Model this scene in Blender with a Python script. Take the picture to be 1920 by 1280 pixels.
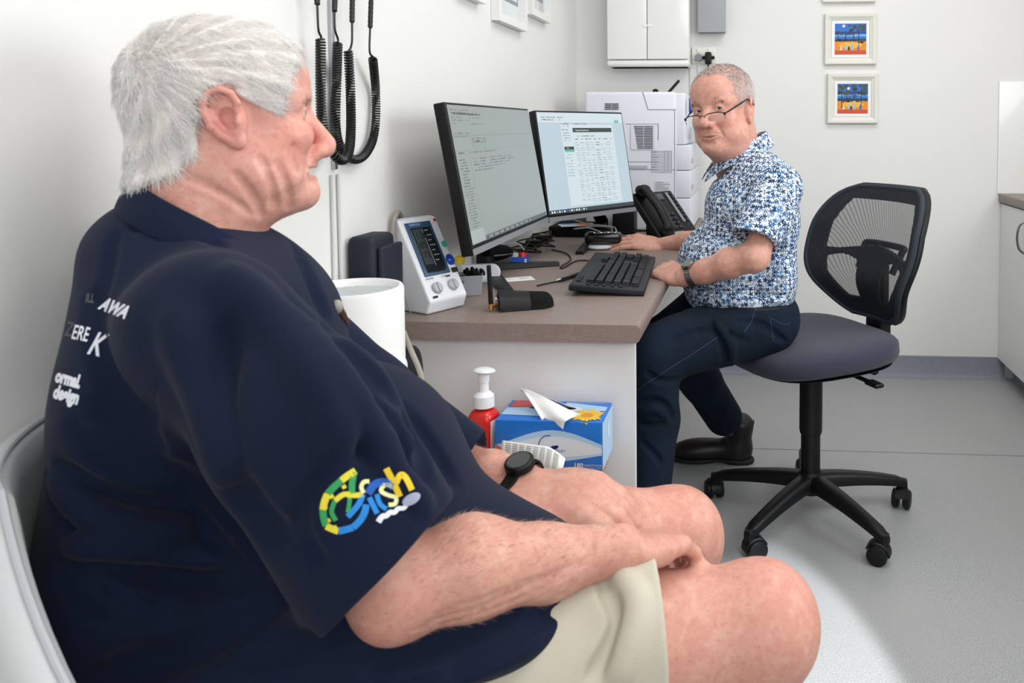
import bpy, bmesh, math, random
import numpy as np
from mathutils import Matrix, Vector, Euler
from math import pi, sin, cos, radians, sqrt, atan2
random.seed(7); rng = np.random.default_rng(7)
C = bpy.context.scene
for o in list(bpy.data.objects): bpy.data.objects.remove(o)
COL = C.collection
# ---------------------------------------------------------------- camera
FPX = 1500.0; YAW = radians(4); PIT = radians(3); HC = 1.13
RM = np.array((Matrix.Rotation(YAW, 3, 'Z') @ Matrix.Rotation(pi/2-PIT, 3, 'X')))
_d = RM.T @ np.array([0, 1, 0.])
PPX = 1415-FPX*_d[0]/-_d[2]; PPY = 240+FPX*_d[1]/-_d[2]
cam = bpy.data.cameras.new('camera'); cam_o = bpy.data.objects.new('camera', cam); COL.objects.link(cam_o)
cam_o.location = (0, 0, HC); cam_o.rotation_euler = (pi/2-PIT, 0, YAW)
cam.sensor_width = 36; cam.lens = 36*FPX/1920
cam.shift_x = (960-PPX)/1920; cam.shift_y = (PPY-640)/1920
cam.clip_start = 0.05; cam.clip_end = 50
cam.dof.use_dof = True; cam.dof.focus_distance = 2.35; cam.dof.aperture_fstop = 10
C.camera = cam_o
def ray(px, py): return RM @ np.array([(px-PPX)/FPX, -(py-PPY)/FPX, -1.])
def P(px, py, Y):
    r = ray(px, py); t = Y/r[1]; return Vector((r[0]*t, Y, HC+r[2]*t))
def PZ(px, py, z):
    r = ray(px, py); t = (z-HC)/r[2]; return Vector((r[0]*t, r[1]*t, z))
def PX(px, py, X):
    r = ray(px, py); t = X/r[0]; return Vector((X, r[1]*t, HC+r[2]*t))
# ---------------------------------------------------------------- world, light, exposure
C.view_settings.view_transform = 'Standard'; C.view_settings.look = 'None'
C.view_settings.exposure = 0.10; C.view_settings.gamma = 1.0
C.cycles.use_denoising = True
C.cycles.max_bounces = 8; C.cycles.diffuse_bounces = 4; C.cycles.glossy_bounces = 3; C.cycles.transparent_max_bounces = 12
C.cycles.sample_clamp_indirect = 6
w = bpy.data.worlds.new('world'); C.world = w; w.use_nodes = True
w.node_tree.nodes['Background'].inputs[0].default_value = (0.8, 0.88, 1, 1); w.node_tree.nodes['Background'].inputs[1].default_value = 0.6
def area(name, loc, target, sx, sy, power, col=(1, 1, 1)):
    l = bpy.data.lights.new(name, 'AREA'); l.shape = 'RECTANGLE'; l.size = sx; l.size_y = sy; l.energy = power; l.color = col
    o = bpy.data.objects.new(name, l); COL.objects.link(o); o.location = loc
    o.rotation_euler = (Vector(target)-Vector(loc)).to_track_quat('-Z', 'Y').to_euler()
    return o
area('ceiling_light_front', (0.55, 0.9, 2.52), (0.55, 0.9, 0), 1.2, 0.6, 15, (1, .985, .96))
area('ceiling_light_back', (0.45, 2.5, 2.52), (0.45, 2.5, 0), 1.2, 0.6, 12, (1, .985, .96))
area('window_light', (1.62, 1.55, 1.6), (-0.8, 1.75, 1.05), 1.1, .9, 21, (.90, .95, 1))
sp_t = PZ(1548, 1225, 0)
sl_ = bpy.data.lights.new('sun_patch', 'SPOT'); sl_.energy = 900; sl_.spot_size = radians(4.6); sl_.spot_blend = .55; sl_.shadow_soft_size = .02; sl_.color = (.93, .97, 1)
so_ = bpy.data.objects.new('sun_patch', sl_); COL.objects.link(so_); so_.scale = (1, 2.2, 1); so_.location = (.95, -.9, 2.4); so_.rotation_euler = (sp_t-so_.location).to_track_quat('-Z', 'Y').to_euler()
area('window_light_rear', (0.9, -1.4, 1.9), (-0.2, 2.0, 0.9), 1.8, 1.2, 28, (.93, .97, 1))
# ---------------------------------------------------------------- materials
def lin(h):
    if isinstance(h, str):
        h = h.lstrip('#'); c = [int(h[i:i+2], 16)/255 for i in (0, 2, 4)]
    else: c = list(h)
    return tuple((x/12.92 if x <= .04045 else ((x+.055)/1.055)**2.4) for x in c)+(1,)
MAT = {}
def M(name, col, rough=.5, metal=0., spec=.5, bump=None, mix=None, emit=0, alpha=1., coat=0., sheen=0., trans=0., sss=0., speck=None):
    """bump=(scale,strength,stretch) mix=(scale,colour2,lo,hi[,stretch])"""
    if name in MAT: return MAT[name]
    m = bpy.data.materials.new(name); m.use_nodes = True; MAT[name] = m
    nt = m.node_tree; b = nt.nodes['Principled BSDF']; N = nt.nodes.new; L = nt.links.new
    b.inputs['Base Color'].default_value = lin(col); b.inputs['Roughness'].default_value = rough
    b.inputs['Metallic'].default_value = metal; b.inputs['Specular IOR Level'].default_value = spec
    b.inputs['Coat Weight'].default_value = coat; b.inputs['Sheen Weight'].default_value = sheen; b.inputs['Alpha'].default_value = alpha
    b.inputs['Transmission Weight'].default_value = trans
    if sss:
        b.inputs['Subsurface Weight'].default_value = sss; b.inputs['Subsurface Radius'].default_value = (.012, .004, .002); b.inputs['Subsurface Scale'].default_value = 1
    tc = N('ShaderNodeTexCoord')
    def noise(scale, stretch=None, detail=3):
        src = tc.outputs['Object']
        if stretch:
            mp = N('ShaderNodeMapping'); mp.inputs['Scale'].default_value = stretch; L(src, mp.inputs[0]); src = mp.outputs[0]
        n = N('ShaderNodeTexNoise'); n.inputs['Scale'].default_value = scale; n.inputs['Detail'].default_value = detail; L(src, n.inputs['Vector']); return n.outputs['Fac']
    last = None
    for mx in ([mix] if mix and not isinstance(mix, list) else (mix or [])):
        f = noise(mx[0], mx[4] if len(mx) > 4 else None)
        r = N('ShaderNodeValToRGB'); r.color_ramp.elements[0].position = mx[2]; r.color_ramp.elements[1].position = mx[3]
        L(f, r.inputs[0]); mm = N('ShaderNodeMix'); mm.data_type = 'RGBA'
        L(r.outputs[0], mm.inputs['Factor']); mm.inputs['B'].default_value = lin(mx[1])
        if last: L(last, mm.inputs['A'])
        else: mm.inputs['A'].default_value = lin(col)
        last = mm.outputs['Result']
    if last: L(last, b.inputs['Base Color'])
    if emit:
        b.inputs['Emission Color'].default_value = lin(col); b.inputs['Emission Strength'].default_value = emit
    if bump:
        bp = N('ShaderNodeBump'); bp.inputs['Strength'].default_value = bump[1]; bp.inputs['Distance'].default_value = .002
        L(noise(bump[0], bump[2] if len(bump) > 2 else None), bp.inputs['Height']); L(bp.outputs[0], b.inputs['Normal'])
    return m
M('wall_paint', '#e6e5e2', .75, bump=(180, .06))
M('ceiling_paint', '#efeeec', .9)
M('vinyl_floor', '#a2a3a3', .42, mix=[(300, '#83868a', .48, .60), (420, '#c9caca', .58, .66), (3, '#a2a3a2', .3, .8)], bump=(500, .05))
M('vinyl_cove', '#8e929c', .5, mix=[(420, '#757985', .45, .62), (700, '#aaadb5', .58, .72)])
M('seam', '#85878a', .5)
M('laminate', '#87776f', .45, mix=[(60, '#7a6a63', .35, .7, (1, 18, 18)), (60, '#968680', .45, .8, (18, 1, 18))], bump=(90, .1, (1, 14, 14)))
M('laminate_edge', '#8f7f79', .45, mix=[(60, '#7f6f6a', .35, .7, (16, 16, 1)), (50, '#a08f88', .5, .8, (1, 1, 20))], bump=(90, .1, (14, 14, 1)))
M('white_laminate', '#e4e4e3', .4)
M('white_gloss', '#e9e9e4', .22, coat=.3)
M('white_plastic', '#e8eaee', .35)
M('white_matte', '#eeeeec', .6)
M('printer_white', '#dfe2ea', .45)
M('printer_line', '#8e929c', .6)
M('black_plastic', '#0c0d10', .45, spec=.3)
M('black_matte', '#0a0b0c', .75, spec=.2)
M('black_gloss', '#0a0b0d', .15, coat=.5)
M('dark_grey', '#1c1f24', .5, spec=.3)
M('charcoal', '#2c2f34', .5, spec=.3)
M('mid_grey', '#7d8086', .5)
M('pot_grey', '#9a9da1', .5)
M('light_grey', '#b4b7bb', .5)
M('silver', '#b9bcc0', .28, metal=.9)
M('steel', '#8b8a84', .3, metal=1)
M('gold', '#c98a4a', .3, metal=.9)
M('switch_grey', '#a3a6aa', .6)
M('red_plastic', '#d5241c', .3, coat=.2)
M('yellow_cap', '#e8c416', .4)
M('clear_plastic', '#e6dfc9', .15, alpha=.55)
M('blue_card', '#1f55b4', .4)
M('royal_blue', '#1d47b0', .4)
M('sky_blue', '#8db9e6', .4, mix=(14, '#c7dcf2', .4, .7))
M('pale_blue', '#b9d2ef', .4)
M('flower_yellow', '#f3c11b', .45)
M('flower_orange', '#d98a1a', .5)
M('tissue', '#f2f2f2', .9, bump=(60, .3))
M('paper', '#ecebe8', .85)
M('ink', '#33363b', .8)
M('ink_soft', '#8a8f96', .8)
M('navy_cuff', '#0f1829', .7, bump=(400, .2))
M('tube_beige', '#9b9589', .5)
M('wood', '#c08a55', .5, mix=(20, '#a97243', .4, .7, (1, 1, 12)))
M('frame_cream', '#e2dfd5', .5, bump=(80, .2))
M('frame_white', '#ecebe7', .3)
M('mat_board', '#efefee', .8)
M('glass_mat', '#cfd6da', .08, coat=1)
M('photo_grey', '#8d8c98', .4)
M('photo_light', '#d7d8de', .4)
M('coil', '#0c0c0e', .38)
M('outlet', '#e6e3da', .4)
M('cord_white', '#d8d8d4', .5)
M('bp_white', '#e2e5ea', .38)
M('bp_blue', '#35506f', .35)
M('bp_glass', '#22282c', .08, coat=.8)
M('lcd_grey', '#414a49', .3)
M('teal', '#3fb59a', .5)
M('brown_leather', '#4a2a1c', .5)
M('seat_fabric', '#232636', .9, bump=(420, .5, (1, 1, 4)), mix=(300, '#2d3044', .4, .65), sheen=.15)
M('vinyl_chair', '#c4c5c6', .45)
M('orange', '#d8741f', .5)
M('led', '#dfe8ff', .5, emit=1.5)
def emis(name, col, st):
    if name in MAT: return MAT[name]
    m = bpy.data.materials.new(name); m.use_nodes = True; MAT[name] = m; nt = m.node_tree
    b = nt.nodes['Principled BSDF']; b.inputs['Base Color'].default_value = (.02, .02, .02, 1); b.inputs['Roughness'].default_value = .35
    b.inputs['Emission Color'].default_value = lin(col); b.inputs['Emission Strength'].default_value = st; return m
emis('scr_a', '#8f9896', .92); emis('scr_a2', '#a3acac', .92); emis('scr_aline', '#5c6466', .85); emis('scr_adark', '#3b4246', .8); emis('scr_agreen', '#6f9c8c', .9)
emis('scr_b', '#b4c6d0', 1); emis('scr_b2', '#c9d8dd', 1); emis('scr_bdark', '#2b3a40', .9); emis('scr_bline', '#7e9099', 1); emis('scr_bteal', '#5fb3a2', 1); emis('scr_white', '#ffffff', 1); emis('scr_blue', '#3a55c0', 1)
def mesh_fabric(name, col, dens, scale):
    m = bpy.data.materials.new(name); m.use_nodes = True; MAT[name] = m; nt = m.node_tree; N = nt.nodes.new; L = nt.links.new
    b = nt.nodes['Principled BSDF']; b.inputs['Base Color'].default_value = lin(col); b.inputs['Roughness'].default_value = .8
    tr = N('ShaderNodeBsdfTransparent'); mx = N('ShaderNodeMixShader'); tc = N('ShaderNodeTexCoord')
    mp = N('ShaderNodeMapping'); mp.inputs['Rotation'].default_value = (0, 0, 0); L(tc.outputs['Object'], mp.inputs[0])
    v = N('ShaderNodeTexWave'); v.inputs['Scale'].default_value = scale; v.bands_direction = 'DIAGONAL'; L(mp.outputs[0], v.inputs['Vector'])
    r = N('ShaderNodeMapRange'); r.inputs[3].default_value = dens-.12; r.inputs[4].default_value = dens+.12
    L(v.outputs['Fac'], r.inputs[0]); L(r.outputs[0], mx.inputs[0]); L(tr.outputs[0], mx.inputs[1]); L(b.outputs[0], mx.inputs[2])
    L(mx.outputs[0], nt.nodes['Material Output'].inputs[0]); return m
mesh_fabric('chair_mesh', '#23262c', .62, 60)
M('chair_mesh_solid', '#171b22', .85, bump=(900, .5))
M('mesh_edge', '#222d36', .8, bump=(700, .6))
# ---------------------------------------------------------------- mesh builder
class MB:
    def __init__(s): s.v = []; s.f = []; s.m = []; s.T = Matrix.Identity(4)
    def add(s, vs, fs, m=0, T=None):
        b = len(s.v); X = s.T @ T if T is not None else s.T
        s.v += [X @ Vector(p) for p in vs]; s.f += [tuple(b+i for i in f) for f in fs]; s.m += [m]*len(fs); return s
    def box(s, c, size, m=0, T=None, taper=(1, 1)):
        x, y, z = [k/2 for k in size]; vs = []
        for sz in (-1, 1):
            tx, ty = (taper if sz > 0 else (1, 1))
            for sx, sy in ((-1, -1), (1, -1), (1, 1), (-1, 1)): vs.append((c[0]+sx*x*tx, c[1]+sy*y*ty, c[2]+sz*z))
        return s.add(vs, [(3, 2, 1, 0), (4, 5, 6, 7), (0, 1, 5, 4), (1, 2, 6, 5), (2, 3, 7, 6), (3, 0, 4, 7)], m, T)
    def rbox(s, c, size, r, m=0, T=None, seg=3):
        bm = bmesh.new(); bmesh.ops.create_cube(bm, size=1)
        for v in bm.verts: v.co = Vector((v.co.x*size[0], v.co.y*size[1], v.co.z*size[2]))
        bmesh.ops.bevel(bm, geom=list(bm.edges), offset=r, segments=seg, profile=.5, affect='EDGES')
        bm.verts.ensure_lookup_table()
        vs = [v.co+Vector(c) for v in bm.verts]; fs = [[v.index for v in f.verts] for f in bm.faces]; bm.free()
        return s.add(vs, fs, m, T)
    def ell(s, c, r, m=0, T=None, n=20, k=12, e=1., e2=None):
        e2 = e2 or e; vs = []; fs = []
        pw = lambda t, p: math.copysign(abs(t)**p, t)
        for i in range(k+1):
            a = -pi/2+pi*i/k
            for j in range(n):
                b = 2*pi*j/n; vs.append((c[0]+r[0]*pw(cos(a), e2)*pw(cos(b), e), c[1]+r[1]*pw(cos(a), e2)*pw(sin(b), e), c[2]+r[2]*pw(sin(a), e2)))
        for i in range(k):
            for j in range(n): fs.append((i*n+j, i*n+(j+1) % n, (i+1)*n+(j+1) % n, (i+1)*n+j))
        return s.add(vs, fs, m, T)
    def tube(s, pts, r, n=10, m=0, T=None, closed=False, cap=True, flat=None):
        pts = [Vector(p) for p in pts]; N = len(pts); rs = r if hasattr(r, '__len__') else [r]*N
        vs = []; fs = []; prev = None
        for i, p in enumerate(pts):
            a = pts[(i-1) % N] if (closed or i > 0) else p; b = pts[(i+1) % N] if (closed or i < N-1) else p
            t = (b-a).normalized()
            if prev is None:
                u = Vector((0, 0, 1)) if abs(t.z) < .9 else Vector((1, 0, 0)); u = (u-t*u.dot(t)).normalized()
            else:
                u = prev-t*prev.dot(t); u = u.normalized() if u.length > 1e-6 else prev
            prev = u; w_ = t.cross(u)
            f1, f2 = flat if flat else (1, 1)
            for j in range(n):
                q = 2*pi*j/n; vs.append(p+(u*cos(q)*f1+w_*sin(q)*f2)*rs[i])
        K = N if closed else N-1
        for i in range(K):
            for j in range(n): a = i*n+j; b = i*n+(j+1) % n; c = ((i+1) % N)*n; fs.append((a, b, c+(j+1) % n, c+j))
        if cap and not closed: fs.append(tuple(reversed(range(n)))); fs.append(tuple((N-1)*n+j for j in range(n)))
        return s.add(vs, fs, m, T)
    def cyl(s, a, b, r, r2=None, n=24, m=0, T=None): return s.tube([a, b], [r, r if r2 is None else r2], n, m, T)
    def lathe(s, prof, c=(0, 0, 0), n=32, m=0, T=None):
        vs = []; fs = []
        for r, z in prof:
            for j in range(n): q = 2*pi*j/n; vs.append((c[0]+r*cos(q), c[1]+r*sin(q), c[2]+z))
        for i in range(len(prof)-1):
            for j in range(n): fs.append((i*n+j, i*n+(j+1) % n, (i+1)*n+(j+1) % n, (i+1)*n+j))
        if prof[0][0] > 1e-5: fs.append(tuple(reversed(range(n))))
        if prof[-1][0] > 1e-5: fs.append(tuple((len(prof)-1)*n+j for j in range(n)))
        return s.add(vs, fs, m, T)
    def prism(s, out, h, m=0, T=None, z0=0):
        n = len(out); vs = [(x, y, z0) for x, y in out]+[(x, y, z0+h) for x, y in out]
        return s.add(vs, [tuple(reversed(range(n))), tuple(range(n, 2*n))]+[(i, (i+1) % n, n+(i+1) % n, n+i) for i in range(n)], m, T)
    def poly(s, pts, m=0, T=None): return s.add(pts, [tuple(range(len(pts)))], m, T)
    def rect(s, x0, y0, x1, y1, z=0, m=0, T=None): return s.poly([(x0, y0, z), (x1, y0, z), (x1, y1, z), (x0, y1, z)], m, T)
    def disc(s, cx, cy, r, z=0, m=0, T=None, n=24, ry=None): return s.poly([(cx+r*cos(2*pi*i/n), cy+(ry or r)*sin(2*pi*i/n), z) for i in range(n)], m, T)
    def text(s, txt, size, x, y, z=0, m=0, T=None, ext=0, align='LEFT', shear=0, bold=0, rot=0):
        vs, fs = text_geo(txt, size, ext, align, shear, bold)
        R_ = Matrix.Translation((x, y, z)) @ Matrix.Rotation(rot, 4, 'Z')
        return s.add([R_ @ v for v in vs], fs, m, T)
    def build(s, name, mats, parent=None, world=False, label=None, sharp=35, bevel=0, kind=None, flip=False):
        if not isinstance(mats, (list, tuple)): mats = [mats]
        me = bpy.data.meshes.new(name); X = parent_matrix(parent).inverted() if (world and parent) else Matrix.Identity(4)
        me.from_pydata([X @ v for v in s.v], [], [tuple(reversed(f)) for f in s.f] if flip else s.f)
        for m in mats: me.materials.append(MAT[m] if isinstance(m, str) else m)
        me.polygons.foreach_set('material_index', s.m); me.shade_smooth(); me.set_sharp_from_angle(angle=radians(sharp)); me.update()
        o = bpy.data.objects.new(name, me); COL.objects.link(o)
        if parent: o.parent = parent
        if label: o['label'] = label
        if kind: o['kind'] = kind
        if bevel:
            b = o.modifiers.new('bevel', 'BEVEL'); b.width = bevel; b.segments = 3; b.limit_method = 'ANGLE'; b.angle_limit = radians(40); b.harden_normals = True
        return o
def parent_matrix(p):
    Mx = Matrix.Identity(4)
    while p: Mx = p.matrix_basis @ Mx; p = p.parent
    return Mx
_TC = {}
def text_geo(txt, size, ext=0, align='LEFT', shear=0, bold=0):
    key = (txt, size, ext, align, shear, bold)
    if key in _TC: return _TC[key]
    cu = bpy.data.curves.new('t', 'FONT'); cu.body = txt; cu.size = size; cu.extrude = ext; cu.align_x = align; cu.shear = shear; cu.offset = bold; cu.resolution_u = 3
    o = bpy.data.objects.new('t', cu); COL.objects.link(o); bpy.context.view_layer.update()
    me = bpy.data.meshes.new_from_object(o.evaluated_get(bpy.context.evaluated_depsgraph_get()))
    vs = [v.co.copy() for v in me.vertices]; fs = [tuple(p.vertices) for p in me.polygons]
    bpy.data.objects.remove(o); bpy.data.curves.remove(cu); bpy.data.meshes.remove(me); _TC[key] = (vs, fs); return vs, fs
def thing(name, label, cat, loc=(0, 0, 0), rot=0., group=None):
    o = bpy.data.objects.new(name, None); COL.objects.link(o); o.empty_display_size = .05
    o.location = loc; o.rotation_euler = (0, 0, rot); return tag(o, label, cat, group)
def tag(o, label, cat, group=None, kind=None):
    o['label'] = label; o['category'] = cat
    if group: o['group'] = group
    if kind: o['kind'] = kind
    return o
def basis(o, u, v, n): 
    m = Matrix.Identity(4)
    for i in range(3): m[i][0] = u[i]; m[i][1] = v[i]; m[i][2] = n[i]; m[i][3] = o[i]
    return m
def spline(pts, k=8, closed=False):
    pts = [Vector(p) for p in pts]; n = len(pts); out = []
    for i in range(n if closed else n-1):
        g = (lambda j: pts[j % n]) if closed else (lambda j: pts[max(0, min(n-1, j))])
        p0, p1, p2, p3 = g(i-1), g(i), g(i+1), g(i+2)
        for j in range(k):
            t = j/k; out.append(.5*((2*p1)+(p2-p0)*t+(2*p0-5*p1+4*p2-p3)*t*t+(3*p1-p0-3*p2+p3)*t**3))
    if not closed: out.append(pts[-1])
    return out
def rr(w_, h, r, n=5, cx=0, cy=0):
    out = []
    for sx, sy, a in ((1, 1, 0), (-1, 1, 90), (-1, -1, 180), (1, -1, 270)):
        for i in range(n+1):
            t = radians(a+90*i/n); out.append((cx+sx*(w_/2-r)+r*cos(t), cy+sy*(h/2-r)+r*sin(t)))
    return out
# ================================================================ SETTING
XL, XR, YB, YF, ZC = -.817, 1.72, 3.65, -1.7, 2.55
def struct(name, mb, mats, **k): o = mb.build(name, mats, **k); o['kind'] = 'structure'; return o
struct('floor', MB().box(((XL+XR)/2, (YB+YF)/2, -.05), (XR-XL+.2, YB-YF+.2, .1)), 'vinyl_floor')
struct('ceiling', MB().box(((XL+XR)/2, (YB+YF)/2, ZC+.05), (XR-XL+.2, YB-YF+.2, .1)), 'ceiling_paint')
struct('wall_left', MB().box((XL-.05, (YB+YF)/2, ZC/2), (.1, YB-YF, ZC)), 'wall_paint')
struct('wall_back', MB().box(((XL+XR)/2, YB+.05, ZC/2), (XR-XL+.2, .1, ZC)), 'wall_paint')
struct('wall_right', MB().box((XR+.05, (YB+YF)/2, ZC/2), (.1, YB-YF, ZC)), 'wall_paint')
struct('wall_front', MB().box(((XL+XR)/2, YF-.05, ZC/2), (XR-XL+.2, .1, ZC)), 'wall_paint')
cove = [(0, 0), (.03, 0), (.018, .004), (.008, .012), (.003, .03), (.003, .095), (0, .097)]
def skirt(name, a, b, inn):
    mb = MB(); a = Vector(a); b = Vector(b); n = Vector(inn); vs = []
    for p in (a, b):
        for x, z in cove: vs.append(p+n*x+Vector((0, 0, z+.0005)))
    k = len(cove); mb.add(vs, [(i, i+1, k+i+1, k+i) for i in range(k-1)]+[tuple(range(k)), tuple(range(k, 2*k))]); struct(name, mb, 'vinyl_cove')
skirt('baseboard_back', (XL, YB, 0), (1.13, YB, 0), (0, -1, 0)); skirt('baseboard_left', (XL, YF, 0), (XL, YB, 0), (1, 0, 0))
sm = PZ(1600, 846, 0).y
struct('trim_1', MB().box(((XL+1.13)/2, sm, .0006), (1.13-XL-.06, .004, .0012)), 'seam')
# ================================================================ DESK
DX, DY0, DZ = -.236, 1.632, .72
desk = thing('desk', 'L-end office desk along the left wall with taupe linen-look worktop and white end panel', 'desk', ((XL+DX)/2, (DY0+YB)/2, 0))
mb = MB(); n = 9
prof = []
for i in range(n+1):
    t = -pi/2+pi*i/n; prof.append((DX-.012+.012*cos(t), DZ-.019+.0+(.019-.012)*(1 if t > 0 else -1 if t < 0 else 0)+.012*sin(t)))
o2 = [(XL+.001, DZ-.038)]+[(x, z) for x, z in prof]+[(XL+.001, DZ)]
k = len(o2); y0, y1 = DY0, YB-.002
mb.add([(x, y0, z) for x, z in o2]+[(x, y1, z) for x, z in o2], [(i, (i+1) % k, k+(i+1) % k, k+i) for i in range(k)], 0)
mb.add([(x, y0, z) for x, z in o2]+[(x, y1, z) for x, z in o2], [tuple(range(k)), tuple(range(2*k-1, k-1, -1))], 1)
mb.build('worktop', ['laminate', 'laminate_edge'], desk, world=True)
MB().box(((XL+DX-.012)/2-.001, DY0+.035, (DZ-.038)/2), (DX-.012-XL-.004, .018, DZ-.039)).build('end_panel', 'white_laminate', desk, world=True, bevel=.0008)
MB().box((XL+.015, (DY0+YB)/2+.1, .45), (.018, YB-DY0-.3, .45)).build('back_panel', 'white_laminate', desk, world=True)
# ================================================================ MONITORS
HM = .345
def monitor(bl, br, tl, tr, Yl, Yr, label, screen):
    s0 = HM/ (tl[1]*-1+bl[1])*FPX
    BL = P(*bl, Yl); BR = P(*br, Yr); z0 = (BL.z+BR.z)/2; BL.z = BR.z = z0
    u = (BR-BL); W = u.length; u.normalize()
    # lean back: choose the top-left Y so that its pixel column is met
    nh = u.cross(Vector((0, 0, 1))).normalized()      # horizontal normal, towards the viewer of the screen
    best = None
    for k in range(0, 30):
        t = radians(k); v = Vector((0, 0, 1))*cos(t)-nh*sin(t); q = BL+v*HM
        c = RM.T @ (np.array(q)-np.array((0, 0, HC))); e = abs(PPX+FPX*c[0]/-c[2]-tl[0])
        if best is None or e < best[0]: best = (e, t, v)
    v = best[2]; nn = u.cross(v).normalized(); T = basis(BL, u, v, nn)
    base = thing('computer_monitor', label, 'monitor', (BL.x+u.x*W/2-nn.x*.1, BL.y+u.y*W/2-nn.y*.1, DZ))
    B = MB(); B.T = T
    B.rbox((W/2, HM/2, -.014), (W, HM, .028), .004, 0)
    B.rbox((W/2, HM*.5, -.034), (W*.6, HM*.6, .03), .01, 0)
    B.build('housing', ['black_plastic'], base, world=True)
    B = MB(); B.T = T; b = .006; ch = .022
    B.rect(b, ch, W-b, HM-b, .0004, 0)
    screen(B, b, ch, W-b, HM-b)
    B.build('screen', SCR, base, world=True)
    B = MB(); B.T = T; B.box((W/2, .007, .0006), (W-.001, .0145, .0014)); B.build('chin_strip', 'mid_grey', base, world=True)
    return base, T, W, u, nn
SCR = ['scr_a', 'scr_a2', 'scr_aline', 'scr_adark', 'scr_agreen', 'scr_b', 'scr_b2', 'scr_bdark', 'scr_bline', 'scr_bteal', 'scr_white', 'scr_blue']
def words_line(B, x0, x1, y, h, m, z=.0009, seed=0, dens=.8):
    r = random.Random(seed); x = x0
    while x < x1:
        w_ = r.uniform(.002, .006); 
        if r.random() < dens: B.rect(x, y, min(x+w_, x1), y+h*r.uniform(.6, 1), z, m)
        x += w_+r.uniform(.0008, .002)
def scrA(B, x0, y0, x1, y1):
    W = x1-x0; H = y1-y0; X = lambda f: x0+f*W; Y = lambda f: y1-f*H
    B.rect(X(0), Y(1), X(1), Y(.965), .0006, 2); B.rect(X(0), Y(.995), X(.14), Y(.90), .0007, 1)
    for i in range(26): B.rect(X(.16+i*.022), Y(.99), X(.172+i*.022), Y(.975), .0008, 1 if i % 3 else 3)
    r = random.Random(3)
    for i, (f, a, b, m) in enumerate([(.03, .02, .2, 2), (.055, .02, .17, 3), (.062, .03, .32, 3), (.058, .17, .30, 3), (.085, .02, .12, 2), (.085, .2, .32, 2), (.105, .02, .14, 2), (.105, .16, .2, 2), (.13, .02, .05, 2), (.13, .2, .34, 2), (.2, .02, .1, 3), (.2, .13, .18, 3), (.225, .02, .16, 2)]):
        words_line(B, X(a), X(b), Y(f+.008), .0045 if i in (1, 2, 3) else .0026, m, seed=i)
    for f in (.215, .222, .33): B.rect(X(.0), Y(f+.0012), X(1), Y(f), .0008, 2)
    for i, f in enumerate([.24, .255, .27, .285, .30, .315]): words_line(B, X(.18), X(.34), Y(f+.008), .0028, 4 if i > 2 else 2, seed=30+i)
    B.rect(X(.225), Y(.275), X(.26), Y(.262), .0008, 3)
    words_line(B, X(.02), X(.1), Y(.352), .004, 3, seed=9); words_line(B, X(.14), X(.44), Y(.352), .004, 2, seed=10)
    for i in range(5): words_line(B, X(.16), X(.16+(.46, .5, .42, .36, .2)[i]), Y(.40+i*.022), .0026, 3, seed=50+i, dens=.6)
    B.rect(X(.13), Y(.965), X(.1315), Y(.34), .0008, 2)
    for i in range(24): words_line(B, X(.02+(.01 if i % 3 else 0)), X(.02+r.uniform(.05, .1)), Y(.40+i*.021), .0028, 2 if i > 9 else 3, seed=70+i)
def scrB(B, x0, y0, x1, y1):
    W = x1-x0; H = y1-y0; X = lambda f: x0+f*W; Y = lambda f: y1-f*H
    B.rect(X(0), Y(1), X(1), Y(0), .0005, 5)
    B.rect(X(0), Y(.10), X(1), Y(0), .0006, 6)
    B.rect(X(.24), Y(.94), X(.86), Y(.12), .0006, 6)
    B.rect(X(.24), Y(.52), X(.36), Y(.125), .0007, 6)
    B.rect(X(0), Y(1), X(1), Y(.962), .0008, 7)
    for i in range(15): B.rect(X(.02+i*.027), Y(.99), X(.034+i*.027), Y(.972), .0010, (10, 10, 8, 10, 9)[i % 5] if i != 6 else 11)
    B.rect(X(.37), Y(.20), X(.84), Y(.155), .0009, 7); B.text('Assigned Assessments', H*.022, X(.40), Y(.186), .0012, 10)
    B.rect(X(.89), Y(.10), X(.945), Y(.072), .0009, 9)
    B.rect(X(.25), Y(.375), X(.36), Y(.345), .0009, 7); B.rect(X(.25), Y(.40), X(.36), Y(.375), .0009, 9); B.text('Search', H*.014, X(.275), Y(.366), .0012, 10)
    for f, a, b in ((.045, .04, .28), (.07, .04, .24), (.11, .25, .34), (.13, .27, .33), (.11, .38, .55), (.17, .25, .32), (.235, .4, .62)): words_line(B, X(a), X(b), Y(f+.008), .0028, 7, seed=int(f*999))
    B.text('ABH', H*.02, X(.05), Y(.078), .0012, 7)
    for i in range(12): words_line(B, X(.26), X(.33), Y(.21+i*.026 if i < 4 else .31+i*.03), .0026, 8 if i > 2 else 7, seed=100+i)
    words_line(B, X(.38), X(.84), Y(.275), .003, 7, seed=300, dens=.6)
    for i in range(24):
        y = Y(.31+i*.0265)
        for c, (a, b) in enumerate(((.38, .42), (.44, .48), (.50, .54), (.56, .60), (.62, .67), (.69, .73), (.75, .80))):
            if (i*7+c*3) % 11 != 4: words_line(B, X(a), X(b), y, .0024, 7 if c == 4 else 8, seed=400+i*9+c)
        if i % 2 == 0: B.rect(X(.37), y-.003, X(.85), y-.0034, .0008, 8)
mon1, T1, W1, u1, n1 = monitor((888, 479), (1029, 416), (834, 182), (999, 197), HM*FPX/297*.985, HM*FPX/219*1.0, 'black widescreen monitor nearest the camera, dim grey screen seen edge-on', scrA)
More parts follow.
